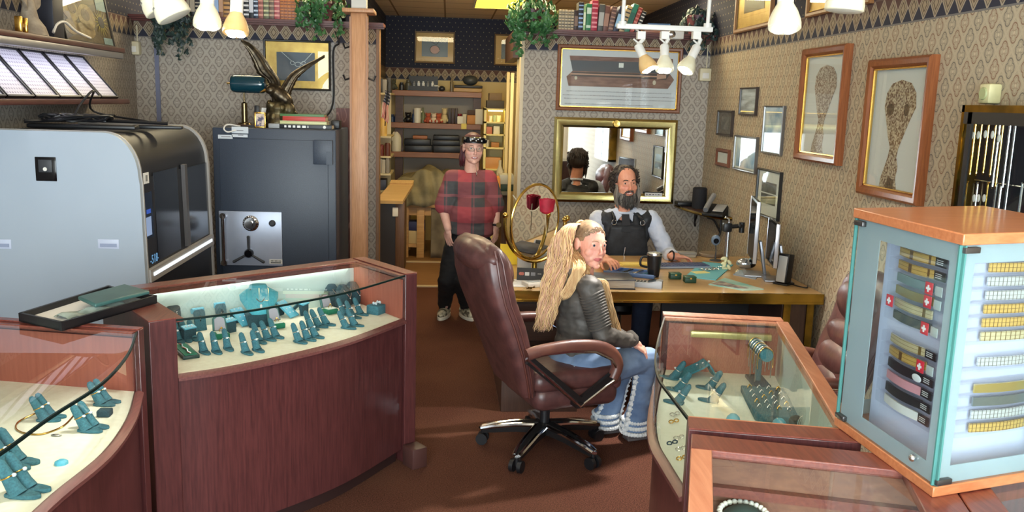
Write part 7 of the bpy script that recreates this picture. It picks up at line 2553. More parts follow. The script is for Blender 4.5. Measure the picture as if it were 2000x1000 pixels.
tag(MB().bb((x0 + .06, YBN + .08, zlw), (x0 + .26, YBN + .3, zlw + .16), bev=.006).build('cream_box', plain('crate_cream', (206, 182, 130), .6), loc=(x0 + .15, YBN + .2, zlw)), 'cream box on the lower shelf of the work bench', 'box')
tag(MB().bb((x0 + .05, YBN + .08, zlw + .161), (x0 + .27, YBN + .3, zlw + .27), bev=.006).build('blue_box', plain('crate_blue', (48, 52, 92), .5), loc=(x0 + .15, YBN + .2, zlw + .161)), 'dark blue box on the cream box under the bench', 'box')
CANV = noisy('canvas_olive', (150, 140, 112), (112, 104, 82), 5, .85, bump=.35)
m = MB()
def tarp(u, v):
 xa, xb = at(764, 380, Y=YBN + .15).x, at(898, 380, Y=YBN + .15).x
 x = xa + (xb - xa) * u
 prof_ = .36 * sin(pi * min(1, max(0, u))) ** .3 + .022 * sin(u * 15) + .10 * u
 if v < .55:
  w = v / .55
  z = zbn - .02 + prof_ * w ** .7
  y = YBN - .03 + .14 * w + .025 * sin(u * 31 + v * 5) * (1 - w * .5) + .02 * sin(u * 13 - v * 9)
 else:
  w = (v - .55) / .45
  z = zbn - .02 + prof_ + .025 * sin(u * 21 + w * 4)
  y = YBN + .11 + .5 * w
 return (x, y, z + .018 * sin(u * 23 + v * 7))
m.sheet(tarp, 60, 30, .01)
tag(m.build('canvas_cover', CANV, loc=(.0, YBN + .2, zbn), smooth=180), 'olive canvas cover draped over a machine on the work bench', 'cover')
m = MB()
xa, xb = at(842, 450, Y=YBN + .1).x, at(905, 450, Y=YBN + .1).x
m.sheet(lambda u, v: (xa + (xb - xa) * u, YBN + .02 + .018 * sin(u * 11 + v) * (1 - v * .3), zbn * v), 40, 8, .008)
tag(m.build('grey_curtain', noisy('canvas_grey', (128, 116, 96), (100, 90, 74), 5, .85), loc=((xa + xb) / 2, YBN, 0), smooth=180), 'grey brown cloth hanging to the floor behind the plaid shirt woman', 'curtain')
YL = 9.6
lx0, lx1 = at(737, 460, Y=YL).x, at(790, 460, Y=YL).x
zl0 = at(765, 394, Y=YL).z
t = thing('lectern', 'dark wooden lectern with slanted pale top just inside the doorway', 'lectern', ((lx0 + lx1) / 2, YL + .2, 0))
MB().bb((lx0, YL, 0), (lx1 - .1, YL + .45, zl0)).build('front_panel', plain('lectern_dark', (34, 28, 28), .4), t)
MB().bb((lx1 - .1, YL - .01, 0), (lx1, YL + .46, zl0), bev=.004).build('side_panel', wood('lectern_brown', (84, 56, 38), (104, 74, 52), 2, 6, .45), t)
m = MB()
q = [V((lx0 - .02, YL - .06, zl0)), V((lx1 - .02, YL - .06, zl0)), V((lx1 + .08, YL + .48, zl0 + .15)), V((lx0 + .12, YL + .48, zl0 + .15))]
m.slab(q, .035)
m.build('slanted_top', wood('lectern_top', (196, 160, 108), (214, 180, 130), 0, 4, .3), t)
m = MB()
m.slab([q[3].lerp(q[0], .1) + UZ * .02, q[2].lerp(q[1], .1) + UZ * .02, q[2] + UZ * .035, q[3] + UZ * .035], .03)
m.build('ledge', PINE, t)
p = at(772, 414, Y=YL - .015)
MB().bb((p.x - .03, YL - .018, p.z - .05), (p.x + .03, YL - .01, p.z + .05), bev=.003).build('switch_plate', WHITE, t)
p = at(724, 470, Y=8.6)
tag(MB().bb((p.x - .03, 8.5, .0), (p.x + .03, 8.7, p.z + .3)).build('white_panel', plain('panel_white', (196, 192, 186), .6), loc=(p.x, 8.6, 0)), 'white narrow panel standing just right of the oak post', 'panel')  # narrow upright white panel of no particular material
YY = 11.0
xa, xb = bz(944, 300, YY).x, bz(988, 300, YY).x
z1_ = bz(965, 211, YY).z
YW = plain('lit_shelf_paint', (236, 220, 150), .5)
t = thing('lit_shelf_unit', 'yellow lit open shelf unit at the back beside the doorway frames', 'shelf', ((xa + xb) / 2, YY + .2, 0))
m = MB()
m.bb((xa, YY, 0), (xa + .03, YY + .35, z1_)).bb((xb - .03, YY, 0), (xb, YY + .35, z1_)).build('side', YW, t)
MB().bb((xa, YY + .33, 0), (xb, YY + .35, z1_)).build('back', YW, t)
LZ_ = [bz(965, py, YY).z for py in (212, 238, 262, 288, 330, 370)]
for z in LZ_:
 MB().bb((xa, YY, z - .02), (xb, YY + .33, z)).build('shelf_board', YW, t)
MB().bb((xa + .05, YY + .03, LZ_[0] - .035), (xb - .05, YY + .06, LZ_[0] - .021)).build('strip_light', emit('strip_yellow', (255, 224, 120), 9), t)
its = [(948, 1, .035, .1, (190, 60, 50), 'red slim box on the upper lit shelf'), (958, 1, .05, .07, (226, 226, 216), 'white cup on the upper lit shelf, left'), (966, 1, .05, .08, (150, 170, 150), 'greenish cup on the upper lit shelf, middle'), (974, 1, .06, .08, (230, 226, 210), 'white cup on the upper lit shelf, right'),
  (956, 2, .07, .09, (196, 120, 90), 'terracotta box on the second lit shelf'), (970, 2, .08, .1, (232, 226, 200), 'cream box on the second lit shelf'), (952, 3, .06, .09, (216, 210, 190), 'pale jar on the third lit shelf'), (968, 3, .1, .06, (176, 120, 60), 'wicker brown tray on the third lit shelf'),
  (964, 4, .2, .14, (206, 150, 90), 'orange brown carton on the fourth lit shelf'), (962, 5, .2, .13, (190, 140, 84), 'tan carton on the fifth lit shelf')]
for px, s_, w, h, c_, lab in its:
 x = bz(px, 240, YY + .08).x
 m = MB()
 if 'cup' in lab or 'jar' in lab:
  m.lathe([(0, 0), (w * .4, 0), (w * .5, h), (0, h)], (x, YY + .1, LZ_[s_]), 14)
 else:
  m.bb((x - w / 2, YY + .04, LZ_[s_]), (x + w / 2, YY + .2, LZ_[s_] + h), bev=.004)
 nm = 'cup' if 'cup' in lab else 'jar' if 'jar' in lab else 'tray' if 'tray' in lab else 'carton'
 tag(m.build('shelf_' + nm, plain('it_%d_%d_%d' % c_, c_, .5), loc=(x, YY + .1, LZ_[s_])), lab, nm)
for k, (w, h, c_, z, lab) in enumerate(((.22, .1, (70, 62, 54), 0, 'dark flat carton on top of the lit shelf unit'), (.16, .09, (120, 96, 66), .1, 'brown carton on the dark one above the lit shelf'))):
 x = bz(968, 205, YY).x
 tag(MB().bb((x - w / 2, YY + .03, LZ_[0] + z), (x + w / 2, YY + .3, LZ_[0] + z + h), bev=.004).build('top_carton', plain('tc_%d' % k, c_, .6), loc=(x, YY + .1, LZ_[0] + z)), lab, 'carton')
YC = 9.0
xa = at(962, 420, Y=YC).x
zc3 = at(985, 376, Y=YC).z
t = thing('side_counter', 'dark brown counter on the right side of the back room', 'counter', (.5, 9.6, 0))
MB().bb((xa + .1, YC + .05, 0), (.63, 10.3, zc3 - .03)).build('cabinet', wood('counter_brown', (70, 48, 36), (88, 64, 50), 2, 5, .5), t)
MB().bb((xa + .04, YC, zc3 - .03), (.63, 10.3, zc3)).build('worktop', plain('worktop_grey', (92, 88, 82), .4), t)
for px, py, w, h, c_, lab in ((990, 366, .16, .07, (40, 62, 52), 'dark green case on the side counter'), (988, 358, .15, .1, (190, 188, 176), 'pale grey machine on the dark green case'), (966, 352, .12, .14, (222, 150, 70), 'orange lit box behind the plaid woman shoulder'), (978, 340, .08, .3, (176, 166, 140), 'tall beige bottle on the side counter')):
 p = at(px, 372, Y=YC + .25)
 z = zc3 + (.07 if 'machine' in lab else 0)
 m = MB()
 if 'bottle' in lab:
  m.lathe([(0, 0), (w / 2, 0), (w / 2, h * .6), (w * .2, h * .8), (w * .2, h), (0, h)], (p.x, YC + .5, z), 14)
 else:
  m.bb((p.x - w / 2, YC + .15, z), (p.x + w / 2, YC + .4, z + h), bev=.006)
 nm = lab.split(' on ')[0].split(' behind')[0].split()[-1]
 tag(m.build('counter_' + nm, plain('ct_%d_%d_%d' % c_, c_, .5), loc=(p.x, YC + .3, z)), lab, nm)
CRF = plain('cream_trim', (206, 184, 132), .5)
DKP = plain('passage_dark', (46, 42, 40), .5)
for k, (px, Y, lab) in enumerate(((1009, 8.25, 'nearest cream door post along the passage right side'), (997, 9.0, 'middle cream door post along the passage right side'), (989, 9.8, 'farthest cream door post along the passage right side'))):
 p = at(px, 300, Y=Y)
 zt2 = at(px, [116, 142, 141][k], Y=Y).z
 t = thing('door_post', lab, 'door post', (p.x, Y, 0), group='cream door posts in the passage')
 MB().bb((p.x - .02, Y - .03, 0), (p.x + .014, Y + .01, zt2), bev=.004).build('post', CRF, t)
 MB().bb((p.x + .014, Y - .02, 0), (.66, Y + .3, zt2)).build('dark_panel', DKP, t)
SKINS = {}
def skin(name, a, b):
 return noisy(name, a, b, 30, .5, lo=.3, hi=.7)
EYEW = plain('eye_white', (196, 184, 176), .4)
IRIS = plain('iris_blue', (78, 92, 104), .2)
PUP = plain('pupil', (18, 16, 16), .1)
def cap(m, p0, r0, p1, r1, n=14):
 m.cyl(p0, p1, r0, r1, n=n).ball(p0, r0, n, 8).ball(p1, r1, n, 8)
def limb(m, pts, n=14):
 """chain of (point, radius)"""
 for (a, ra), (b, rb) in zip(pts, pts[1:]):
  cap(m, a, ra, b, rb, n)
class Head:
 """head in its own frame: face along -y, up z, origin between the ears"""
 def __init__(s, c, fwd, up=(0, 0, 1), k=1.0):
  y = -V(fwd).normalized()
  x = y.cross(V(up)).normalized()
  z = x.cross(y)
  s.R = Mx((x, y, z)).transposed()
  s.c, s.k = V(c), k
 def p(s, x, y, z): return s.c + s.R @ (V((x, y, z)) * s.k)
 def inv(s, w): return (s.R.transposed() @ (w - s.c)) / s.k
 def shapes(s, m, neck_to, neck_r=.05, jaw=1.0, smile=0.0, full=1.0, nose=1.0, brow=1.0, lip=1.0):
  def el(x, y, z, a, b, c): m.ball(s.p(x, y, z), (a * s.k, b * s.k, c * s.k), 22, 16, s.R)
  def cp(p0, r0, p1, r1): cap(m, s.p(*p0), r0 * s.k, s.p(*p1), r1 * s.k, 10)
  el(0, .012, .04, .074, .095, .084)
  el(0, -.022, .012, .066, .07, .085)
  el(0, -.03, -.035, .060 * full, .06, .072)
  el(0, -.042, -.078, .040 * jaw * full, .042, .034)
  el(0, -.076, -.098, .020 * jaw, .016, .015)
  for q in (-1, 1):
   el(q * .034, -.054, -.026, .030 * full, .026, .030)
   cp((q * .040, -.076 + (1 - brow) * .01, .034), .008, (q * .012, -.088 + (1 - brow) * .01, .030), .008)
   el(q * .075, .012, .002, .010, .021, .031)
   el(q * .079, .014, .024, .007, .017, .013)
   cp((q * .045, -.072, -.002), .007, (q * .018, -.081, -.003), .006)
   el(q * .010 * nose, -.101 + .006 * (1 - nose), -.030, .0085 * nose, .0085, .007 * nose)
   cp((q * .030, -.064, -.060), .016, (q * .036, -.030, -.075), .020)
  cp((0, -.087, .022), .0072 * nose, (0, -.1 - .008 * nose, -.020), .0105 * nose)
  el(0, -.1 - .010 * nose, -.026, .0115 * nose, .0105 * nose, .0095 * nose)
  w = .021 + .006 * smile
  cp((-w, -.079, -.056 + .009 * smile), .0048, (0, -.0905 - .002 * lip, -.0545), .0066 * lip)
  cp((w, -.079, -.056 + .009 * smile), .0048, (0, -.0905 - .002 * lip, -.0545), .0066 * lip)
  cp((-w * .85, -.079, -.062 + .005 * smile), .0050, (0, -.0885 - .002 * lip, -.0655), .0074 * lip)
  cp((w * .85, -.079, -.062 + .005 * smile), .0050, (0, -.0885 - .002 * lip, -.0655), .0074 * lip)
  cap(m, s.p(0, .022, -.06), neck_r, V(neck_to), neck_r * 1.12, 18)
 def eyes(s, parent, iris=IRIS, look=(0, -1, 0)):
  for q in (-1, 1):
   m = MB()
   e = s.p(q * .031, -.0728, .0125)
   m.ball(e, .0126 * s.k, 16, 10)
   eo = m.build('eye', EYEW, parent)
   d = (s.R @ V(look)).normalized()
   F = d.to_track_quat('Z', 'Y').to_matrix()
   m = MB()
   m.lathe([(0, .0132 * s.k), (.0066 * s.k, .0118 * s.k), (.0068 * s.k, .0105 * s.k)], e, 14, F).build('iris', iris, eo)
   m = MB()
   m.lathe([(0, .0136 * s.k), (.0034 * s.k, .0129 * s.k), (.0035 * s.k, .0115 * s.k)], e, 10, F).build('pupil', PUP, eo)
 def lids(s, m, sq=0.0):
  """upper and lower lids that close round the eye balls"""
  for q in (-1, 1):
   for z0, y0, r in ((.0218 - sq, -.0832, .0049), (.0042 + sq, -.0828, .0044)):
    pts = [s.p(q * (.031 + dx), y0 + abs(dx) * .35 + .002, z0 - abs(dx) ** 2 * (22 if z0 > .012 else -16)) for dx in (-.014, -.007, 0, .007, .014)]
    for a, b in zip(pts, pts[1:]):
     cap(m, a, r * s.k, b, r * s.k, 8)
 def brows(s, parent, mat, th=.0032):
  for q in (-1, 1):
   m = MB()
   m.tube([s.p(q * x, y, z) for x, y, z in ((.014, -.0955, .033), (.026, -.093, .0375), (.038, -.086, .037), (.047, -.078, .031))], [th * .8 * s.k, th * s.k, th * .9 * s.k, th * .4 * s.k], 7)
   m.build('eyebrow', mat, parent)
 def paint(s, w, lipw=.024):
  """0 skin, 1 lips, 2 teeth, 3 flush"""
  q = s.inv(w)
  if q.y < -.07 and (q.x / (lipw + .002)) ** 2 + ((q.z + .0605) / .0105) ** 2 < 1:
   return 1
  if q.y < -.05 and ((abs(q.x) - .037) / .022) ** 2 + ((q.z + .022) / .02) ** 2 < 1:
   return 3
  if q.y < -.098 and -.036 < q.z < -.01:
   return 3
  return 0
def hand(m, w, d, up, side, k=1.0, curl=.5, spread=.12, thumb=1.0, point=None):
 """palm and five bent fingers: w wrist, d pointing direction, up back of the hand, side = +1 when the thumb lies along d x up"""
 d, up = V(d).normalized(), V(up).normalized()
 t = d.cross(up).normalized() * side
 up = t.cross(d).normalized() * (1 if side > 0 else -1)
 if up.dot(V(up)) < 0:
  up = -up
 L = .19 * k
 F = Mx((t, d, up)).transposed()
 m.ball(w + d * .048 * k, (.036 * k, .052 * k, .0145 * k), 14, 10, F)
 cap(m, w - d * .01 * k, .022 * k, w + d * .03 * k, .024 * k, 12)
 for i, (o, ln, r) in enumerate(((.029, .070, .0088), (.0098, .080, .0092), (-.0098, .074, .0088), (-.0285, .058, .0078))):
  b = w + d * (.088 - .004 * abs(i - 1)) * k + t * o * k + up * .002 * k
  a = spread * (1.5 - i)
  dd = (d + t * a * .6).normalized()
  c = curl * (1 + .08 * i)
  p = b
  ang = c * .45
  for seg, fl in enumerate((.45, .31, .24)):
   v = dd * cos(ang) - up * sin(ang)
   q = p + v * ln * fl * k
   cap(m, p, r * k * (1 - .09 * seg), q, r * k * (.93 - .1 * seg), 9)
   p = q
   ang += c * (.75 if seg == 0 else .6)
 b = w + d * .022 * k + t * .026 * k
 v1 = (d * .62 + t * .75 * thumb - up * .25).normalized()
 p1 = b + v1 * .042 * k
 v2 = (d * .9 + t * .35 * thumb - up * .3).normalized()
 p2 = p1 + v2 * .032 * k
 p3 = p2 + (d * .95 + t * .1 - up * .35).normalized() * .024 * k
 cap(m, b - t * .006 * k, .0145 * k, p1, .0115 * k, 10)
 cap(m, p1, .0108 * k, p2, .0098 * k, 10)
 cap(m, p2, .0095 * k, p3, .0078 * k, 10)
def strands(name, mat, parent, lines, r=.006, n=6):
 m = MB()
 for L_ in lines:
  k = len(L_)
  m.tube(L_, [r * (.6 + .5 * sin(pi * min(1, (i + 1) / k))) * (1 if i < k - 1 else .3) for i in range(k)], n)
 return m.build(name, mat, parent, smooth=180)
UXc, UYc = V((cos(CHROT), sin(CHROT), 0)), V((-sin(CHROT), cos(CHROT), 0))
def PL(px, py, off=0.0):
 """sight line meets the plane along the chair, off metres to the sitter's left"""
 d = cf + cr * ((px - 1000) / FPX) + cu * ((500 - py) / FPX)
 t_ = ((HUB + UYc * off) - EYE).dot(UYc) / d.dot(UYc)
 return EYE + d * t_
SK1 = skin('fair_skin', (226, 168, 148), (216, 154, 134))
SK1f = skin('flushed_skin', (226, 160, 142), (218, 148, 130))
LIP1 = plain('lips_rose', (190, 104, 102), .4)
t = thing('person', 'blonde woman with a long wavy ponytail sitting in grey leather jacket and jeans', 'person', HUB)
pel = HUB + UXc * .03 + UZ * .655
pel = PL(1118, 712, 0)
sh_n, sh_f = PL(1152, 562, -.17), PL(1128, 543, .17)
chest = PL(1128, 590, 0)
neckb = PL(1140, 548, 0.0)
hc = PL(1152, 479, 0.01)
el = PL(1176, 655, -.24)
wr = PL(1238, 668, -.15)
HD = Head(hc, (.44, -.89, -.02), (.05, .03, 1), 1.04)
m = MB()
HD.shapes(m, neckb - UZ * .03, .047, jaw=1.0, smile=.6, full=.98, nose=.74, brow=.1, lip=.7)
HD.lids(m, .0012)
limb(m, [(neckb - UZ * .04, .06), (chest, .085), (pel, .09)])
limb(m, [(neckb - UZ * .03, .05), (sh_n, .045), (el, .036), (wr, .024)])
hd_d = (PL(1262, 686, -.15) - wr).normalized()
hand(m, wr, hd_d + V((0, 0, -.05)), (.15, -.35, .9), -1, 1.02, .55, .2)
el_f, wr_f = PL(1180, 640, .24), PL(1232, 668, .12)
limb(m, [(neckb - UZ * .03, .05), (sh_f, .045), (el_f, .036), (wr_f, .024)])
hand(m, wr_f, hd_d, (.1, .2, .95), 1, 1.0, .5, .12)
hip_n, hip_f = pel - UYc * .115, pel + UYc * .10
kn_n, kn_f = PL(1264, 700, -.11), PL(1224, 694, .13)
an_n = at(1240, 834, Z=.07)
an_f = at(1182, 822, Z=.07)
for h_, k_, a_ in ((hip_n, kn_n, an_n), (hip_f, kn_f, an_f)):
 limb(m, [(h_, .085), (k_, .055), (a_, .04)])
body1 = fuse('body', m, .0042, SK1, t, paint=lambda w: (HD.paint(w) if (w - hc).length < .17 else 0), smooth_it=2, mats=[SK1, LIP1, PAPER, SK1f])
HD.eyes(t, look=(-.25, -1, .05))
BRB = plain('brow_blonde', (150, 116, 88), .8)
HD.brows(t, BRB, .0024)
JK = noisy('grey_leather', (66, 63, 60), (88, 84, 80), 9, .55, bump=.4, spec=.35)
m = MB()
waist = PL(1128, 668, 0)
hem = PL(1126, 684, 0)
def tor(c, rx_, ry_, rz_): m.ball(c, (rx_, ry_, rz_), 20, 14, Mx((UXc, UYc, UZ)).transposed())
tor(chest + UZ * .0, .118, .168, .14)
tor((chest + waist) / 2, .112, .155, .14)
tor(waist, .118, .165, .11)
tor(hem + UXc * .005, .122, .165, .055)
tor(neckb - UZ * .055, .085, .13, .055)
limb(m, [(sh_n, .068), (sh_n.lerp(el, .5), .062), (el, .054), (el.lerp(wr, .5), .047), (wr - hd_d * .012, .038)])
limb(m, [(sh_f, .066), (el_f, .054), (wr_f - hd_d * .01, .038)])
cap(m, neckb - UZ * .03, .078, sh_n, .062)
cap(m, neckb - UZ * .03, .078, sh_f, .062)
jk = fuse('jacket', m, .007, JK, t, smooth_it=3, wr=(.007, 13))
m = MB()
dd = (el - sh_n).normalized()
F = dd.to_track_quat('Z', 'Y').to_matrix()
for k in range(13):
 f_ = .14 + k * .058
 c_ = sh_n.lerp(el, f_)
 r_ = .0665 - .0105 * f_
 m.tube([c_ + F @ V((r_ * cos(a * pi / 12), r_ * sin(a * pi / 12), 0)) + dd * .006 * cos(a * pi / 6) for a in range(24)], .0062, 7, loop=True)
m.build('sleeve_ribs', JK, jk)
m = MB()
cw = Mx((UXc, UYc, UZ)).transposed()
m.tube([neckb + cw @ V((.068 * cos(a * pi / 12), .074 * sin(a * pi / 12), -.012 - .012 * cos(a * pi / 12))) for a in range(24)], .012, 8, loop=True)
m.build('collar', JK, jk)
m = MB()
ax = hd_d.to_track_quat('Z', 'Y').to_matrix()
c_ = wr - hd_d * .03
m.rings([[c_ + hd_d * z + ax @ V((r_ * cos(a * pi / 9), r_ * sin(a * pi / 9), 0)) for a in range(18)] for z, r_ in ((-.02, .044), (-.02, .047), (.022, .0425), (.022, .038))])
m.build('cuff', JK, jk)
m = MB()
m.box(c_ + V((0, -.045, .0)), (.03, .008, .03), rz=.2, bev=.003)
m.build('cuff_buckle', plain('buckle', (150, 148, 144), .3, .9), jk)
JN = noisy('denim', (120, 142, 172), (86, 108, 142), 9, .85, bump=.2, lo=.3, hi=.7)
m = MB()
m.ball(pel + UXc * -.0, (.15, .185, .12), 20, 14, cw)
limb(m, [(hip_n + UXc * .02, .118), (hip_n.lerp(kn_n, .55), .096), (kn_n, .068)], 18)
limb(m, [(hip_f + UXc * .02, .105), (hip_f.lerp(kn_f, .55), .088), (kn_f, .068)], 18)
for k_, a_ in ((kn_n, an_n), (kn_f, an_f)):
 limb(m, [(k_, .067), (k_.lerp(a_, .45), .058), (k_.lerp(a_, .8), .066), (a_ + UZ * .02, .078)], 18)
jn = fuse('jeans', m, .008, JN, t, smooth_it=3, wr=(.006, 12))
LACE = noisy('lace_white', (226, 226, 224), (196, 200, 204), 60, .8, bump=.5)
def lace(k_, a_, front):
 m = MB()
 d = (a_ - k_).normalized()
 sx = UXc * front
 r = random.Random(4)
 for f_ in [i / 13 for i in range(14)]:
  for sgn in (1, -1):
   rad = .068 if f_ < .3 else .058 + .02 * max(0, (f_ - .45) / .55)
   rad = .066 - .01 * min(1, f_ * 2) + .022 * max(0, f_ - .45) / .55
   c = k_ + (a_ - k_) * f_ + (sx * sgn * rad * 1.0) - UYc * rad * .25
   m.ball(c, (.016, .012, .016), 8, 6)
   for q in range(5):
    m.ball(c + V((.012 * cos(q * 1.26), -.006, .012 * sin(q * 1.26))), .0065, 6, 4)
 for q in range(30):
  a = q * 2 * pi / 30
  for row in range(3):
   rr_ = .079 - .004 * row
   c = a_ + UZ * (-.02 + .034 * row) + UXc * rr_ * cos(a + row * .1) + UYc * rr_ * sin(a + row * .1)
   m.ball(c, (.013, .013, .013), 7, 5)
 return m
lace(kn_n, an_n, 1).build('lace_trim', LACE, jn)
lace(kn_f, an_f, 1).build('lace_trim', LACE, jn)
m = MB()
for o, dx in ((0, 0), (.012, .0)):
 q = [pel + UXc * x - UYc * (.185 + .012 * sin(x * 9)) + UZ * z for x, z in ((-.08, .05 - o), (-.03, .02 - o), (.03, .0 - o), (.06, .03 - o))]
 m.tube(spline(q, 5), .0022, 5)
m.build('pocket_stitching', plain('stitch_pale', (176, 190, 206), .8), jn)
SHO = plain('boot_brown', (92, 84, 84), .5)
for a_, sd in ((an_n, 0), (an_f, .3)):
 m = MB()
 b_ = V((a_.x, a_.y, 0))
 fw = UXc
 m.ball(b_ + fw * .06 + UZ * .036, (.11, .042, .036), 16, 10, cw).ball(b_ + UZ * .05, (.05, .042, .05), 14, 10, cw)
 m.box(b_ + fw * .045 + UZ * .008, (.21, .075, .016), cw, bev=.005)
 m.box(b_ - fw * .035 + UZ * .02, (.05, .06, .04), cw, bev=.005)
 m.build('boot', SHO, t, smooth=60)
HRB = noisy('hair_blonde', (222, 190, 142), (190, 150, 106), 60, .65, spec=.25, stretch=(1, 1, .15))
HRP = noisy('hair_rose_blonde', (214, 172, 142), (188, 144, 116), 60, .65, spec=.25, stretch=(1, 1, .15))
HRR = noisy('hair_root', (150, 122, 92), (116, 92, 70), 70, .5, stretch=(1, 1, .2))
m = MB()
def hsh(x, y, z, a, b, c): m.ball(HD.p(x, y, z), (a * HD.k, b * HD.k, c * HD.k), 24, 16, HD.R)
hsh(0, .019, .046, .078, .096, .084)
hsh(0, .048, .008, .071, .066, .068)
for q in (-1, 1):
 hsh(q * .046, .022, .05, .032, .058, .058)
hc_ = fuse('hair_cap', m, .006, HRR, t, smooth_it=3)
lines = []
r = random.Random(12)
pt = HD.p(0, .105, .092)
for k in range(260):   # combed lines over the cap towards the tie
 u_ = r.uniform(-1, 1)
 w_ = r.uniform(0, 1)
 z0 = .084 + .02 * w_ - .04 * u_ * u_
 a0 = HD.p(.068 * u_, .012 - .098 * math.sqrt(max(.02, 1 - (.068 * u_ / .075) ** 2 - ((z0 - .04) / .085) ** 2)), z0)
 a1 = HD.p(.0785 * u_, .02 + .02 * w_, .128 - .082 * abs(u_) ** 1.8)
 lines.append(spline([a0, a1, HD.p(.04 * u_, .09, .105 - .03 * abs(u_)), pt + V((0, 0, .01 * u_))], 5))
strands('combed_hair', HRR, hc_, lines, .0032, 5)
path = [pt, PL(1116, 440, .0), PL(1098, 470, -.02), PL(1088, 520, -.03), PL(1078, 570, -.05), PL(1066, 615, -.06), PL(1058, 652, -.06)]
lines, lines2 = [], []
for k in range(520):
 a = r.uniform(0, 2 * pi)
 q = math.sqrt(r.random())
 ph, fr_ = r.uniform(0, 6.28), r.uniform(7, 11)
 ln = r.uniform(.72, 1.0)
 P_ = spline(path, 6)
 n_ = int(len(P_) * ln)
 L_ = []
 for i in range(n_):
  f_ = i / (len(P_) - 1)
  w = (.012 + .047 * min(1, f_ * 2.6)) * (1 if f_ < .7 else 1 - (f_ - .7) * .9)
  if f_ < .12:
   w = .016 + .02 * f_ / .12
  off = UXc * (w * q * cos(a) * .95) + UYc * (w * q * sin(a) * .8) + UXc * .012 * sin(f_ * fr_ * 3.2 + ph) * min(1, f_ * 3) + UYc * .011 * cos(f_ * fr_ * 2 + ph) * min(1, f_ * 3)
  L_.append(P_[i] + off)
 (lines if k % 5 < 3 else lines2).append(L_)
strands('ponytail', HRB, t, lines, .0031, 4)
strands('ponytail', HRP, t, lines2, .0031, 4)
lines = []
for k in range(90):   # locks over the shoulder in front
 a, q = r.uniform(0, 2 * pi), math.sqrt(r.random())
 ph = r.uniform(0, 6.28)
 base = spline([HD.p(.06, .06, -.04), PL(1140, 540, -.09), PL(1172, 548, -.12), PL(1181, 585, -.10), PL(1192, 625, -.08), PL(1202, 668, -.08)], 6)
 n_ = int(len(base) * r.uniform(.75, 1))
 lines.append([base[i] + UXc * (.028 * q * cos(a) * (.5 + i / len(base)) + .008 * sin(i * .5 + ph)) + UYc * (.02 * q * sin(a)) - UYc * .012 for i in range(n_)])
for k in range(130):   # side of the neck
 a, q = r.uniform(0, 2 * pi), math.sqrt(r.random())
 ph = r.uniform(0, 6.28)
 base = spline([HD.p(-.05, .085, .03), HD.p(-.06, .06, -.04), PL(1132, 520, -.10), PL(1122, 545, -.12), PL(1102, 580, -.09)], 6)
 lines.append([p + UXc * .034 * q * cos(a) + UZ * .02 * q * sin(a) + UXc * .006 * sin(i * .6 + ph) for i, p in enumerate(base)])
strands('loose_locks', HRB, t, lines, .003, 4)
m = MB()
m.tube([HD.p(.001 + .03 * cos(a * pi / 8), .1, .09 + .024 * sin(a * pi / 8)) for a in range(16)], .007, 7, loop=True)
m.build('hair_tie', HRB, t)
YMn = 6.62
SK2 = skin('tan_skin', (232, 166, 138), (220, 148, 120))
SK2f = skin('tan_flushed', (232, 156, 128), (222, 142, 116))
LIP2 = plain('lips_tan', (196, 112, 104), .5)
A2 = lambda x, y, d=0.0: at(x, y, Y=YMn + d)
t = thing('person', 'smiling bearded man in black leather apron sitting behind the desk', 'person', (A2(1220, 480).x, YMn, 0))
hc2 = A2(1222, 358)
H2 = Head(hc2, (.14, -1, -.06), (-.06, 0, 1), 1.05)
neck2 = A2(1216, 410)
m = MB()
H2.shapes(m, neck2 - UZ * .03, .06, jaw=1.15, smile=1.0, full=1.2, nose=.95)
H2.lids(m, .0018)
chest2, pel2 = A2(1218, 456), V((A2(1218, 480).x, YMn + .05, .52))
s_l, s_r = A2(1169, 427), A2(1271, 427)
e_r, w_r = A2(1306, 500, -.10), at(1314, 500, Z=DZ + .055)
limb(m, [(neck2 - UZ * .02, .075), (chest2, .12), (pel2, .12)])
limb(m, [(neck2 - UZ * .03, .06), (s_r, .055), (e_r, .045), (w_r, .03)])
d_r = (at(1362, 505, Z=DZ + .03) - w_r).normalized()
hand(m, w_r, d_r, (.1, .1, 1), -1, 1.12, .45, .14)
e_l = A2(1150, 500, -.12)
w_l = at(1183, 505, Z=DZ + .07)
limb(m, [(neck2 - UZ * .03, .06), (s_l, .055), (e_l, .045), (w_l, .03)])
d_l = (at(1214, 522, Z=DZ + .05) - w_l).normalized()
hand(m, w_l, d_l, (-.2, .3, .9), 1, 1.12, .6, .12)
for sx in (-1, 1):
 hp, kn = pel2 + V((.1 * sx, 0, 0)), V((at(1245, 600, Y=YMn - .55).x - .12 + .17 * sx, YMn - .5, .56))
 limb(m, [(hp, .09), (kn, .06), (V((kn.x, kn.y + .05, .1)), .045)])
TEETH = plain('teeth', (236, 230, 222), .3)
def paint2(w):
 if (w - hc2).length > .19:
  return 0
 q = H2.inv(w)
 if q.y < -.078 and abs(q.x) < .018 and -.064 < q.z < -.057:
  return 2
 return H2.paint(w, .028)
fuse('body', m, .0046, SK2, t, paint=paint2, smooth_it=2, mats=[SK2, LIP2, TEETH, SK2f])
H2.eyes(t, plain('iris_brown', (70, 56, 44), .2), look=(0, -1, .06))
HRD = noisy('hair_dark', (44, 34, 30), (70, 58, 52), 60, .5, stretch=(1, 1, .2))
BRD = noisy('beard_dark', (50, 46, 44), (84, 80, 76), 60, .6, stretch=(1, 1, .2))
BRG = noisy('beard_grey', (142, 134, 124), (110, 104, 98), 60, .6, stretch=(1, 1, .2))
H2.brows(t, HRD, .004)
m = MB()
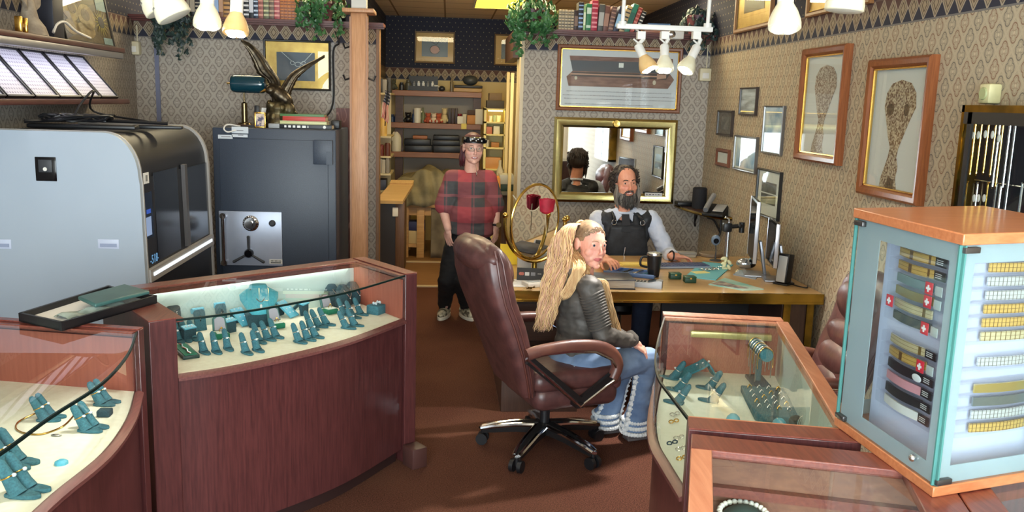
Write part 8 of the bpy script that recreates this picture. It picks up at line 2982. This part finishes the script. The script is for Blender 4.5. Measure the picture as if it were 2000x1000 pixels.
def h2(x, y, z, a, b, c): m.ball(H2.p(x, y, z), (a * H2.k, b * H2.k, c * H2.k), 22, 14, H2.R)
h2(0, .03, .052, .083, .092, .082)
h2(0, .05, -.0, .085, .07, .08)
for q in (-1, 1):
 h2(q * .072, .025, .045, .022, .05, .055)
 h2(q * .08, .035, -.005, .02, .04, .05)
hc3 = fuse('hair', m, .007, HRD, t, smooth_it=2)
lines = []
for k in range(190):
 a = r.uniform(-pi, pi)
 b_ = r.uniform(.05, 1.0)
 x, y, z = .086 * sin(a) * cos(b_ * 1.1), .03 + .094 * (-cos(a)) * cos(b_ * 1.1), .052 + .082 * sin(b_ * 1.25)
 if y < -.03 and z < .105:
  continue
 nn = V((sin(a), -cos(a) * .9, .3))
 L_ = [H2.p(x, y, z)]
 dr = V((sin(a) * .5, .9 - .2 * cos(a), -.9))
 for i in range(1, 7):
  L_.append(H2.p(x + dr.x * .008 * i + nn.x * .006 * sin(i * 1.4 + k), y + dr.y * .007 * i, z + dr.z * .009 * i + .005 * cos(i * 1.5 + k)))
 lines.append(L_)
for k in range(260):
 q = 1 if k % 2 else -1
 c_ = V((q * r.uniform(.068, .092), r.uniform(-.012, .07), r.uniform(-.055, .095)))
 a0, rr_ = r.uniform(0, 6.28), r.uniform(.007, .014)
 lines.append([H2.p(c_.x + q * rr_ * .7 * (1 + cos(a0 + i * .9)), c_.y + rr_ * sin(a0 + i * .9), c_.z - .0035 * i) for i in range(8)])
strands('curls', HRD, hc3, lines, .0042, 5)
lines, lines2 = [], []
for k in range(620):
 u_ = r.uniform(-1, 1)
 lay = r.random()
 x = .062 * math.copysign(abs(u_) ** .8, u_)
 y = -.085 + .075 * u_ * u_ + .02 * lay
 z = -.066 - .03 * lay + .036 * u_ * u_
 if abs(u_) < .36 and z > -.074:
  z = -.076
 ln = r.uniform(.05, .095) * (1.1 - .25 * abs(u_))
 L_ = [H2.p(x * .96, y + .012, z + .006)]
 for i in range(1, 8):
  f_ = i / 7
  L_.append(H2.p(x * (1 + .34 * f_) + .006 * sin(i * 1.3 + k), y - .012 * sin(f_ * pi * .7) + .008 * cos(i + k), z - ln * f_))
 (lines if abs(u_) < .5 else lines2).append(L_)
for q in (-1, 1):   # moustache
 for k in range(26):
  o = r.uniform(0, .010)
  lines.append([H2.p(q * (.002 + .001 * k % 5), -.097 - .002, -.040 - o), H2.p(q * .016, -.096, -.043 - o * .7), H2.p(q * .030, -.084, -.052 - o * .5), H2.p(q * .038, -.072, -.068 - o)])
bd1 = strands('beard', BRD, t, lines, .0038, 5)
m = MB()
def h3(x, y, z, a, b, c): m.ball(H2.p(x, y, z), (a * H2.k, b * H2.k, c * H2.k), 16, 12, H2.R)
h3(0, -.055, -.118, .052, .034, .040)
h3(0, -.06, -.145, .046, .026, .034)
for q in (-1, 1):
 h3(q * .045, -.045, -.11, .03, .03, .05)
fuse('beard_core', m, .007, BRD, bd1, smooth_it=2)
for q in (-1, 1):
 lines2 = [] if q == 1 else lines2
 for k in range(150):
  z = r.uniform(-.06, .0)
  x = q * (.071 + .008 * (z + .06) / .06)
  y = -.02 + r.uniform(-.035, .025)
  lines2.append([H2.p(x, y, z), H2.p(x * 1.05, y - .004, z - .03), H2.p(x * 1.06 + q * .012, y - .012, z - .07), H2.p(x * 1.0, y - .02, z - r.uniform(.09, .13))])
 strands('side_beard', BRG, bd1, lines2, .0036, 5)
SHB = noisy('shirt_pale_blue', (196, 206, 228), (214, 220, 236), 14, .8, bump=.2)
m = MB()
FX = Mx.Identity(3)
m.ball(chest2, (.17, .10, .16), 20, 14).ball((chest2 + pel2) / 2, (.18, .12, .2), 20, 14).ball(pel2, (.18, .14, .14), 20, 14)
limb(m, [(s_r, .07), (s_r.lerp(e_r, .5), .068), (e_r, .064), (e_r.lerp(w_r, .6), .056)], 16)
limb(m, [(s_l, .07), (s_l.lerp(e_l, .5), .068), (e_l, .064), (e_l.lerp(w_l, .6), .056)], 16)
cap(m, neck2 - UZ * .03, .07, s_r, .06)
cap(m, neck2 - UZ * .03, .07, s_l, .06)
sh = fuse('shirt', m, .008, SHB, t, smooth_it=3, wr=(.007, 14))
m = MB()
m.tube([neck2 + V((.078 * cos(a * pi / 10), .07 * sin(a * pi / 10) - .0, .0 + .02 * sin(a * pi / 10))) for a in range(-15, 6)], .014, 8)
m.slab([neck2 + V((-.075, -.05, .0)), neck2 + V((-.02, -.095, -.03)), neck2 + V((-.06, -.10, -.075))], .006)
m.slab([neck2 + V((.075, -.05, .0)), neck2 + V((.02, -.095, -.03)), neck2 + V((.06, -.10, -.075))], .006)
m.build('collar', SHB, sh)
LVB = noisy('black_leather', (32, 34, 38), (50, 52, 58), 14, .5, bump=.3, spec=.35)
m = MB()
m.ball(chest2 + V((0, .012, .0)), (.212, .145, .16), 22, 14).ball((chest2 + pel2) / 2 + V((0, .005, 0)), (.205, .155, .2), 20, 14)
for s_ in (s_l, s_r):
 sg_ = math.copysign(1, s_.x - neck2.x)
 m.ball(s_ + V((-.045 * sg_, .008, -.01)), (.075, .094, .082), 16, 12)
 cap(m, neck2 + V((.070 * sg_, .02, -.02)), .05, s_ + V((-.045 * sg_, 0, 0)), .072)
 cap(m, neck2 + V((.10 * sg_, -.03, -.06)), .055, chest2 + V((.10 * sg_, -.07, .0)), .07)
vs = fuse('vest', m, .008, LVB, t, smooth_it=3, wr=(.005, 12))
m = MB()
def apr(u, v):
 x = (u - .5) * (.27 + .14 * v)
 f_ = v
 c_ = chest2.lerp(pel2, f_ * .85) + UZ * .085 * (1 - v)
 return c_ + V((x, -(.150 + .02 * f_) * math.sqrt(max(.05, 1 - (x / .34) ** 2)) - .004 * sin(u * 9) * v, 0))
m.sheet(apr, 14, 12, .006)
ap = m.build('apron', LVB, t, smooth=180)
m = MB()
for q in (-1, 1):
 b0 = apr(.5 + q * .42, 0)
 m.tube(spline([b0, b0 + V((-.01 * q, -.004, .05)), neck2 + V((.085 * q, -.06, -.02)), neck2 + V((.075 * q, .05, .02))], 5), .016, 7, flat=.4)
m.build('apron_strap', LVB, ap)
m = MB()
for q in (-1, 1):
 c_ = apr(.5 + q * .40, .02) + V((0, -.012, .03))
 m.tube([c_ + V((.018 * cos(a * pi / 8), 0, .018 * sin(a * pi / 8))) for a in range(16)], .0035, 6, loop=True)
m.build('buckle', STEEL, ap)
m = MB()
m.sheet(lambda u, v: apr(.12 + .76 * u, .50 + .42 * v) + V((0, -.010, 0)), 8, 6, .005)
pk = m.build('pocket', LVB, ap)
m = MB()
q = apr(.44, .52) + V((0, -.02, 0))
m.cyl(q + V((-.012, 0, -.075)), q + V((.004, 0, .055)), .006, n=10)
m.build('pen', STEEL, ap)
m = MB()
m.slab([neck2 + V((-.026, -.112, -.02)), neck2 + V((.03, -.112, -.02)), neck2 + V((.036, -.165, -.15)), neck2 + V((-.03, -.165, -.15))], .006)
m.build('tie', plain('beard_strap_black', (26, 28, 36), .6), t)  # stands in for a dark strap under the beard; no necktie
m = MB()
m.tube([w_r - d_r * .01 + (d_r.to_track_quat('Z', 'Y').to_matrix() @ V((.036 * cos(a * pi / 9), .036 * sin(a * pi / 9), 0))) for a in range(18)], .006, 6, loop=True)
m.build('bracelet', BLACK, t)
m = MB()
m.ball(pel2, (.2, .16, .13), 18, 12)
for sx in (-1, 1):
 hp, kn = pel2 + V((.1 * sx, 0, 0)), V((at(1245, 600, Y=YMn - .55).x - .12 + .17 * sx, YMn - .5, .56))
 limb(m, [(hp, .11), (kn, .08), (V((kn.x, kn.y + .05, .08)), .065)])
fuse('jeans', m, .01, noisy('denim_dark', (56, 66, 92), (44, 52, 74), 9, .85), t, smooth_it=3)
m = MB()
for sx in (-1, 1):
 kx = at(1245, 600, Y=YMn - .55).x - .12 + .17 * sx
 m.ball((kx, YMn - .52, .05), (.05, .14, .05), 12, 8)
m.build('shoes', BLACK, t)
ts = thing('desk_chair', 'black desk chair the bearded man sits on, hidden behind the desk', 'chair', (pel2.x, YMn + .08, 0))
MB().lathe([(0, .30), (.2, .30), (.22, .33), (.21, .37), (0, .375)], (pel2.x, YMn + .08, 0), 24).build('seat', BLACK, ts)
MB().cyl((pel2.x, YMn + .08, .06), (pel2.x, YMn + .08, .31), .03).build('post', STEEL, ts)
for k in range(5):
 a = k * 2 * pi / 5
 MB().cyl((pel2.x, YMn + .08, .07), (pel2.x + .26 * cos(a), YMn + .08 + .26 * sin(a), .025), .02).build('base_arm', BLACK, ts)
YW_ = 7.36
A3 = lambda x, y, d=0.0: at(x, y, Y=YW_ + d)
SK3 = skin('pink_skin', (226, 178, 160), (216, 164, 146))
SK3f = skin('pink_flushed', (228, 170, 154), (218, 158, 142))
LIP3 = plain('lips_pink', (196, 112, 112), .4)
t = thing('person', 'standing woman in red and grey plaid shirt with black trousers and magnifier headband', 'person', (A3(895, 620).x, YW_, 0))
hc4 = A3(924, 291)
H4 = Head(hc4, (.16, -1, -.06), (.03, 0, 1), 1.04)
neck3 = A3(921, 331)
sl, sr = A3(884, 347), A3(953, 347)
elb_l, wri_l = A3(866, 408, -.03), A3(875, 446, -.10)
elb_r, wri_r = A3(968, 405, -.02), A3(968, 438, -.06)
ch3, wa3, hp3 = A3(920, 372), A3(922, 420), A3(916, 474)
m = MB()
H4.shapes(m, neck3 - UZ * .02, .056, jaw=1.1, smile=.9, full=1.16, nose=.85, brow=.3, lip=.75)
H4.lids(m, .0018)
limb(m, [(neck3 - UZ * .06, .055), (ch3, .11), (wa3, .13), (hp3, .12)])
for s_, e_, w_, sd in ((sl, elb_l, wri_l, 1), (sr, elb_r, wri_r, -1)):
 limb(m, [(neck3 - UZ * .08, .045), (s_, .05), (e_, .045), (w_, .032)])
hand(m, wri_l, (.10, -.05, -1), (-.75, -.6, .0), 1, 1.06, .4, .06)
hand(m, wri_r, (.02, -.05, -1), (.8, -.5, .0), -1, 1.06, .4, .06)
ft_l, ft_r = at(868, 620, Z=.0), at(910, 621, Z=.0)
kn_l, kn_r = A3(874, 545, -.02), A3(904, 545, -.04)
for dx, k_, f_ in ((-.09, kn_l, ft_l), (.09, kn_r, ft_r)):
 limb(m, [(hp3 + V((dx, 0, 0)), .1), (k_, .06), (V((f_.x, f_.y + .05, .08)), .042)])
def paint4(w):
 if (w - hc4).length > .18:
  return 0
 q = H4.inv(w)
 if q.y < -.078 and abs(q.x) < .015 and -.0625 < q.z < -.0575 + 9 * q.x * q.x:
  return 2
 return H4.paint(w)
fuse('body', m, .0042, SK3, t, paint=paint4, smooth_it=2, mats=[SK3, LIP3, PAPER, SK3f])
H4.eyes(t, look=(-.1, -1, .1))
H4.brows(t, plain('brow_brown', (110, 74, 60), .8), .0026)
def plaid():
 g = G('plaid_cloth')
 x, y, z = g.coords()
 wv = g.noise(420, 2)
 def band(c_, a, per, w): return ((c_ - a) / per).frac() < w
 zr = A3(920, 430).z
 red, gry = lin((168, 66, 74)), lin((64, 70, 72))
 cx = g.mix(band(x, A3(893, 400).x, .226, .5), red, gry)
 cz = g.mix(band(z, zr, .335, .40), gry, red)
 c = g.mix(.5, cx, cz)
 c = g.mix(band(z, A3(920, 383).z, .335, .07) * .55, c, lin((170, 96, 100)))
 c = g.mix(band(x, A3(948, 400).x, .226, .06) * .4, c, lin((150, 84, 90)))
 c = g.mix(wv * .16, c, lin((140, 116, 116)))
 return g.bsdf(c, .9, bump=g.bump(wv, .15, .002))
PLD = plaid()
m = MB()
hem3 = A3(924, 452)
m.ball(ch3 + V((0, -.0, .01)), (.178, .145, .16), 22, 14).ball(wa3 + V((.0, -.03, .02)), (.198, .185, .18), 22, 14).ball(hem3 + UZ * .01, (.19, .165, .075), 22, 12)
m.ball(neck3 - UZ * .075, (.125, .1, .058), 18, 12).ball(neck3 - UZ * .045, (.098, .088, .03), 18, 12)
m.prism([(wa3.x + .196 * cos(a * pi / 14), wa3.y - .015 + .178 * sin(a * pi / 14)) for a in range(28)], hem3.z - .01, wa3.z)
for s_, e_ in ((sl, elb_l), (sr, elb_r)):
 limb(m, [(s_, .072), (s_.lerp(e_, .5), .08), (s_.lerp(e_, .88), .086)], 18)
 cap(m, neck3 - UZ * .06, .062, s_, .066)
shm = fuse('plaid_shirt', m, .008, PLD, t, smooth_it=3, wr=(.008, 8))
m = MB()
m.tube([neck3 + V((.088 * cos(a * pi / 12), .078 * sin(a * pi / 12) - .005, -.030 + .026 * sin(a * pi / 12))) for a in range(24)], .008, 7, loop=True)
m.build('neck_band', plain('band_grey', (92, 76, 76), .9), shm)
m = MB()
q = A3(931, 340, -.16)
m.ball(q, (.005, .004, .018), 8, 6).tube([q + V((0, 0, .015)), q + V((-.004, .01, .05)), q + V((-.012, .04, .075))], .002, 5)
m.build('pendant', SILV, t)
BLT = plain('trouser_black', (17, 17, 20), .8)
m = MB()
m.ball(hp3, (.195, .15, .13), 20, 14)
for dx, k_, f_ in ((-.085, kn_l, ft_l), (.085, kn_r, ft_r)):
 limb(m, [(hp3 + V((dx, 0, -.02)), .122), ((hp3 + V((dx, 0, 0))).lerp(k_, .55), .102), (k_, .082), (V((f_.x, f_.y + .05, .11)), .062)], 18)
fuse('trousers', m, .009, BLT, t, smooth_it=4, wr=(.006, 10))
SHG = noisy('shoe_pattern', (206, 198, 172), (86, 78, 64), 26, .7, lo=.42, hi=.58)
for f_, rz in ((ft_l, -.25), (ft_r, .35)):
 Rz = Mx.Rotation(rz, 3, 'Z')
 b_ = V((f_.x, f_.y + .03, 0))
 m = MB()
 m.ball(b_ + Rz @ V((0, -.05, .045)), (.047, .115, .045), 16, 10, Rz).ball(b_ + Rz @ V((0, .05, .055)), (.042, .06, .05), 14, 10, Rz)
 so = m.build('shoe', SHG, t, smooth=60)
 m = MB()
 m.prism([((b_ + Rz @ V((.05 * cos(a * pi / 12), -.022 + .145 * sin(a * pi / 12), 0))).x, (b_ + Rz @ V((.05 * cos(a * pi / 12), -.022 + .145 * sin(a * pi / 12), 0))).y) for a in range(24)], 0, .03)
 m.build('sole', plain('sole_white', (222, 216, 200), .6), so, bevel=.004)
m = MB()
for k in range(16):
 a0 = k * pi / 8
m.tube([wri_r + V((.038 * cos(a * pi / 9), .038 * sin(a * pi / 9), .0)) for a in range(18)], .01, 6, loop=True)
wt = m.build('watch_strap', BLACK, t)
m = MB()
m.cyl(wri_r + V((.02, -.034, 0)), wri_r + V((.026, -.046, 0)), .022, n=18)
m.build('watch_face', plain('watch_gold', (196, 170, 120), .3, .7), wt)
HRW = noisy('hair_burgundy', (96, 40, 48), (62, 28, 34), 60, .5, stretch=(1, 1, .2))
m = MB()
def h4(x, y, z, a, b, c): m.ball(H4.p(x, y, z), (a * H4.k, b * H4.k, c * H4.k), 22, 14, H4.R)
h4(0, .03, .054, .082, .09, .08)
h4(0, .05, .0, .08, .065, .08)
h4(0, -.01, .095, .05, .055, .035)
h4(-.058, .06, -.055, .034, .04, .075)
h4(.03, .07, -.05, .03, .03, .06)
hw = fuse('hair', m, .007, HRW, t, smooth_it=2)
lines = []
for k in range(90):
 x = r.uniform(-.085, -.02) if k % 4 else r.uniform(.02, .07)
 y = .05 + r.uniform(-.02, .035)
 lines.append([H4.p(x, y, .02), H4.p(x - .006, y, -.03), H4.p(x - .01 + .008 * sin(k), y - .004, -.085), H4.p(x - .006 + .01 * sin(k * 2), y - .008, -.13 - r.uniform(0, .03))])
strands('loose_hair', HRW, hw, lines, .0055)
m = MB()
rr = []
for k in range(32):
 a = k * 2 * pi / 32
 cx, cy = .087 * cos(a), .016 + .106 * sin(a)
 ux_, uy_ = .0055 * cos(a), .0055 * sin(a)
 tl_ = -.012 * sin(a)
 rr.append([H4.p(cx + ux_, cy + uy_, .045 + tl_), H4.p(cx + ux_, cy + uy_, .092 + tl_), H4.p(cx - ux_, cy - uy_, .094 + tl_), H4.p(cx - ux_, cy - uy_, .045 + tl_)])
m.rings(rr, loop=True)
hb = m.build('magnifier_headband', plain('headband_black', (24, 22, 24), .4), t)
m = MB()
m.box(H4.p(0, -.098, .085), tuple(k * H4.k for k in (.11, .018, .034)), H4.R, bev=.006)
for q in (-1, 1):
 m.cyl(H4.p(q * .07, -.07, .075), H4.p(q * .085, -.06, .075), .02 * H4.k)
m.build('lens_housing', BLACKG, hb)
m = MB()
for k in range(7):
 m.ball(H4.p(-.045 + .015 * k, -.109, .078 + .012 * (k % 3)), .0055 * H4.k, 8, 6)
m.build('rhinestones', PAPER, hb)
m = MB()
for q in (-1, 1):
 m.tube([H4.p(q * .034 + .025 * cos(a * pi / 10), -.104, .008 + .018 * sin(a * pi / 10)) for a in range(20)], .0016 * H4.k, 5, loop=True)
 m.tube([H4.p(q * .058, -.102, .012), H4.p(q * .08, -.05, .014), H4.p(q * .082, .01, .012)], .0016 * H4.k, 5)
m.tube([H4.p(-.01, -.105, .012), H4.p(0, -.108, .016), H4.p(.01, -.105, .012)], .0016 * H4.k, 5)
gs = m.build('glasses', plain('glasses_metal', (150, 140, 140), .3, .8), t)
m = MB()
for q in (-1, 1):
 m.slab([H4.p(q * .034 + .024 * cos(a * pi / 10), -.104, .008 + .017 * sin(a * pi / 10)) for a in range(20)], .001)
m.build('lens', GLASS, gs)
w = bpy.data.worlds.new('world')
S.world = w
w.use_nodes = True
bg = w.node_tree.nodes['Background']
bg.inputs[0].default_value = (.86, .93, 1.0, 1)
bg.inputs[1].default_value = 14.0
def area(name, loc, size, rot, energy, col=(1, 1, 1), portal=False):
 l = bpy.data.lights.new(name, 'AREA')
 l.shape = 'RECTANGLE'
 l.size, l.size_y = size
 l.energy = energy
 l.color = col
 o = bpy.data.objects.new(name, l)
 COL.objects.link(o)
 o.location = loc
 o.rotation_euler = rot
 if portal:
  l.cycles.is_portal = True
 return o
area('window_portal', (-.15, Y0 - .03, 1.55), (4.7, 2.4), (pi / 2, 0, 0), 1, portal=True)
PANELM = emit('panel_warm', (255, 242, 214), 4.5)
PANELY = emit('panel_yellow', (255, 212, 46), 4.5)
PANELFILL = emit('panel_fill', (255, 236, 190), 17)  # unseen panels added to brighten the back room and its ceiling
def panel(x, y, sx, sy, label, mat, group='fluorescent ceiling panels'):
 t = thing('ceiling_light', label, 'ceiling light', (x, y, ZC), group=group)
 MB().bb((x - sx / 2, y - sy / 2, ZC - (.012 if mat is PANELY else .06)), (x + sx / 2, y + sy / 2, ZC - .002)).build('diffuser', mat, t)
 m = MB()
 for a, b, c, d in ((x - sx / 2 - .02, y - sy / 2 - .02, x + sx / 2 + .02, y - sy / 2), (x - sx / 2 - .02, y + sy / 2, x + sx / 2 + .02, y + sy / 2 + .02), (x - sx / 2 - .02, y - sy / 2, x - sx / 2, y + sy / 2), (x + sx / 2, y - sy / 2, x + sx / 2 + .02, y + sy / 2)):
  m.bb((a, b, ZC - .015), (c, d, ZC - .001))
 m.build('trim', WHITE, t)
q = at(966, 4, Z=ZC)
panel(q.x + .05, q.y + .05, .5, 1.0, 'yellow glowing ceiling panel over the back room', PANELY)
panel(-.0, 8.1, 1.1, .5, 'added unseen ceiling panel brightening the passage behind the doorway', PANELFILL, 'ceiling fixtures out of view')
panel(-1.7, 8.1, 1.16, .5, 'added unseen ceiling fixture brightening the room behind the safe wall', PANELFILL, 'ceiling fixtures out of view')
panel(1.5, 8.1, 1.16, .5, 'added unseen ceiling fixture brightening the room behind the mirror wall', PANELFILL, 'ceiling fixtures out of view')
for x, y in ((-1.2, 1.2), (1.2, 1.2), (-1.3, 5.6), (.6, 6.2)):
 panel(x, y, .56, 1.16, 'warm fluorescent ceiling panel over the shop floor', PANELM, 'ceiling fixtures out of view')
S.view_settings.exposure = 0.45
S.cycles.max_bounces = 8
S.cycles.transparent_max_bounces = 16
S.cycles.caustics_reflective = False
S.cycles.caustics_refractive = False
S.cycles.sample_clamp_indirect = 6
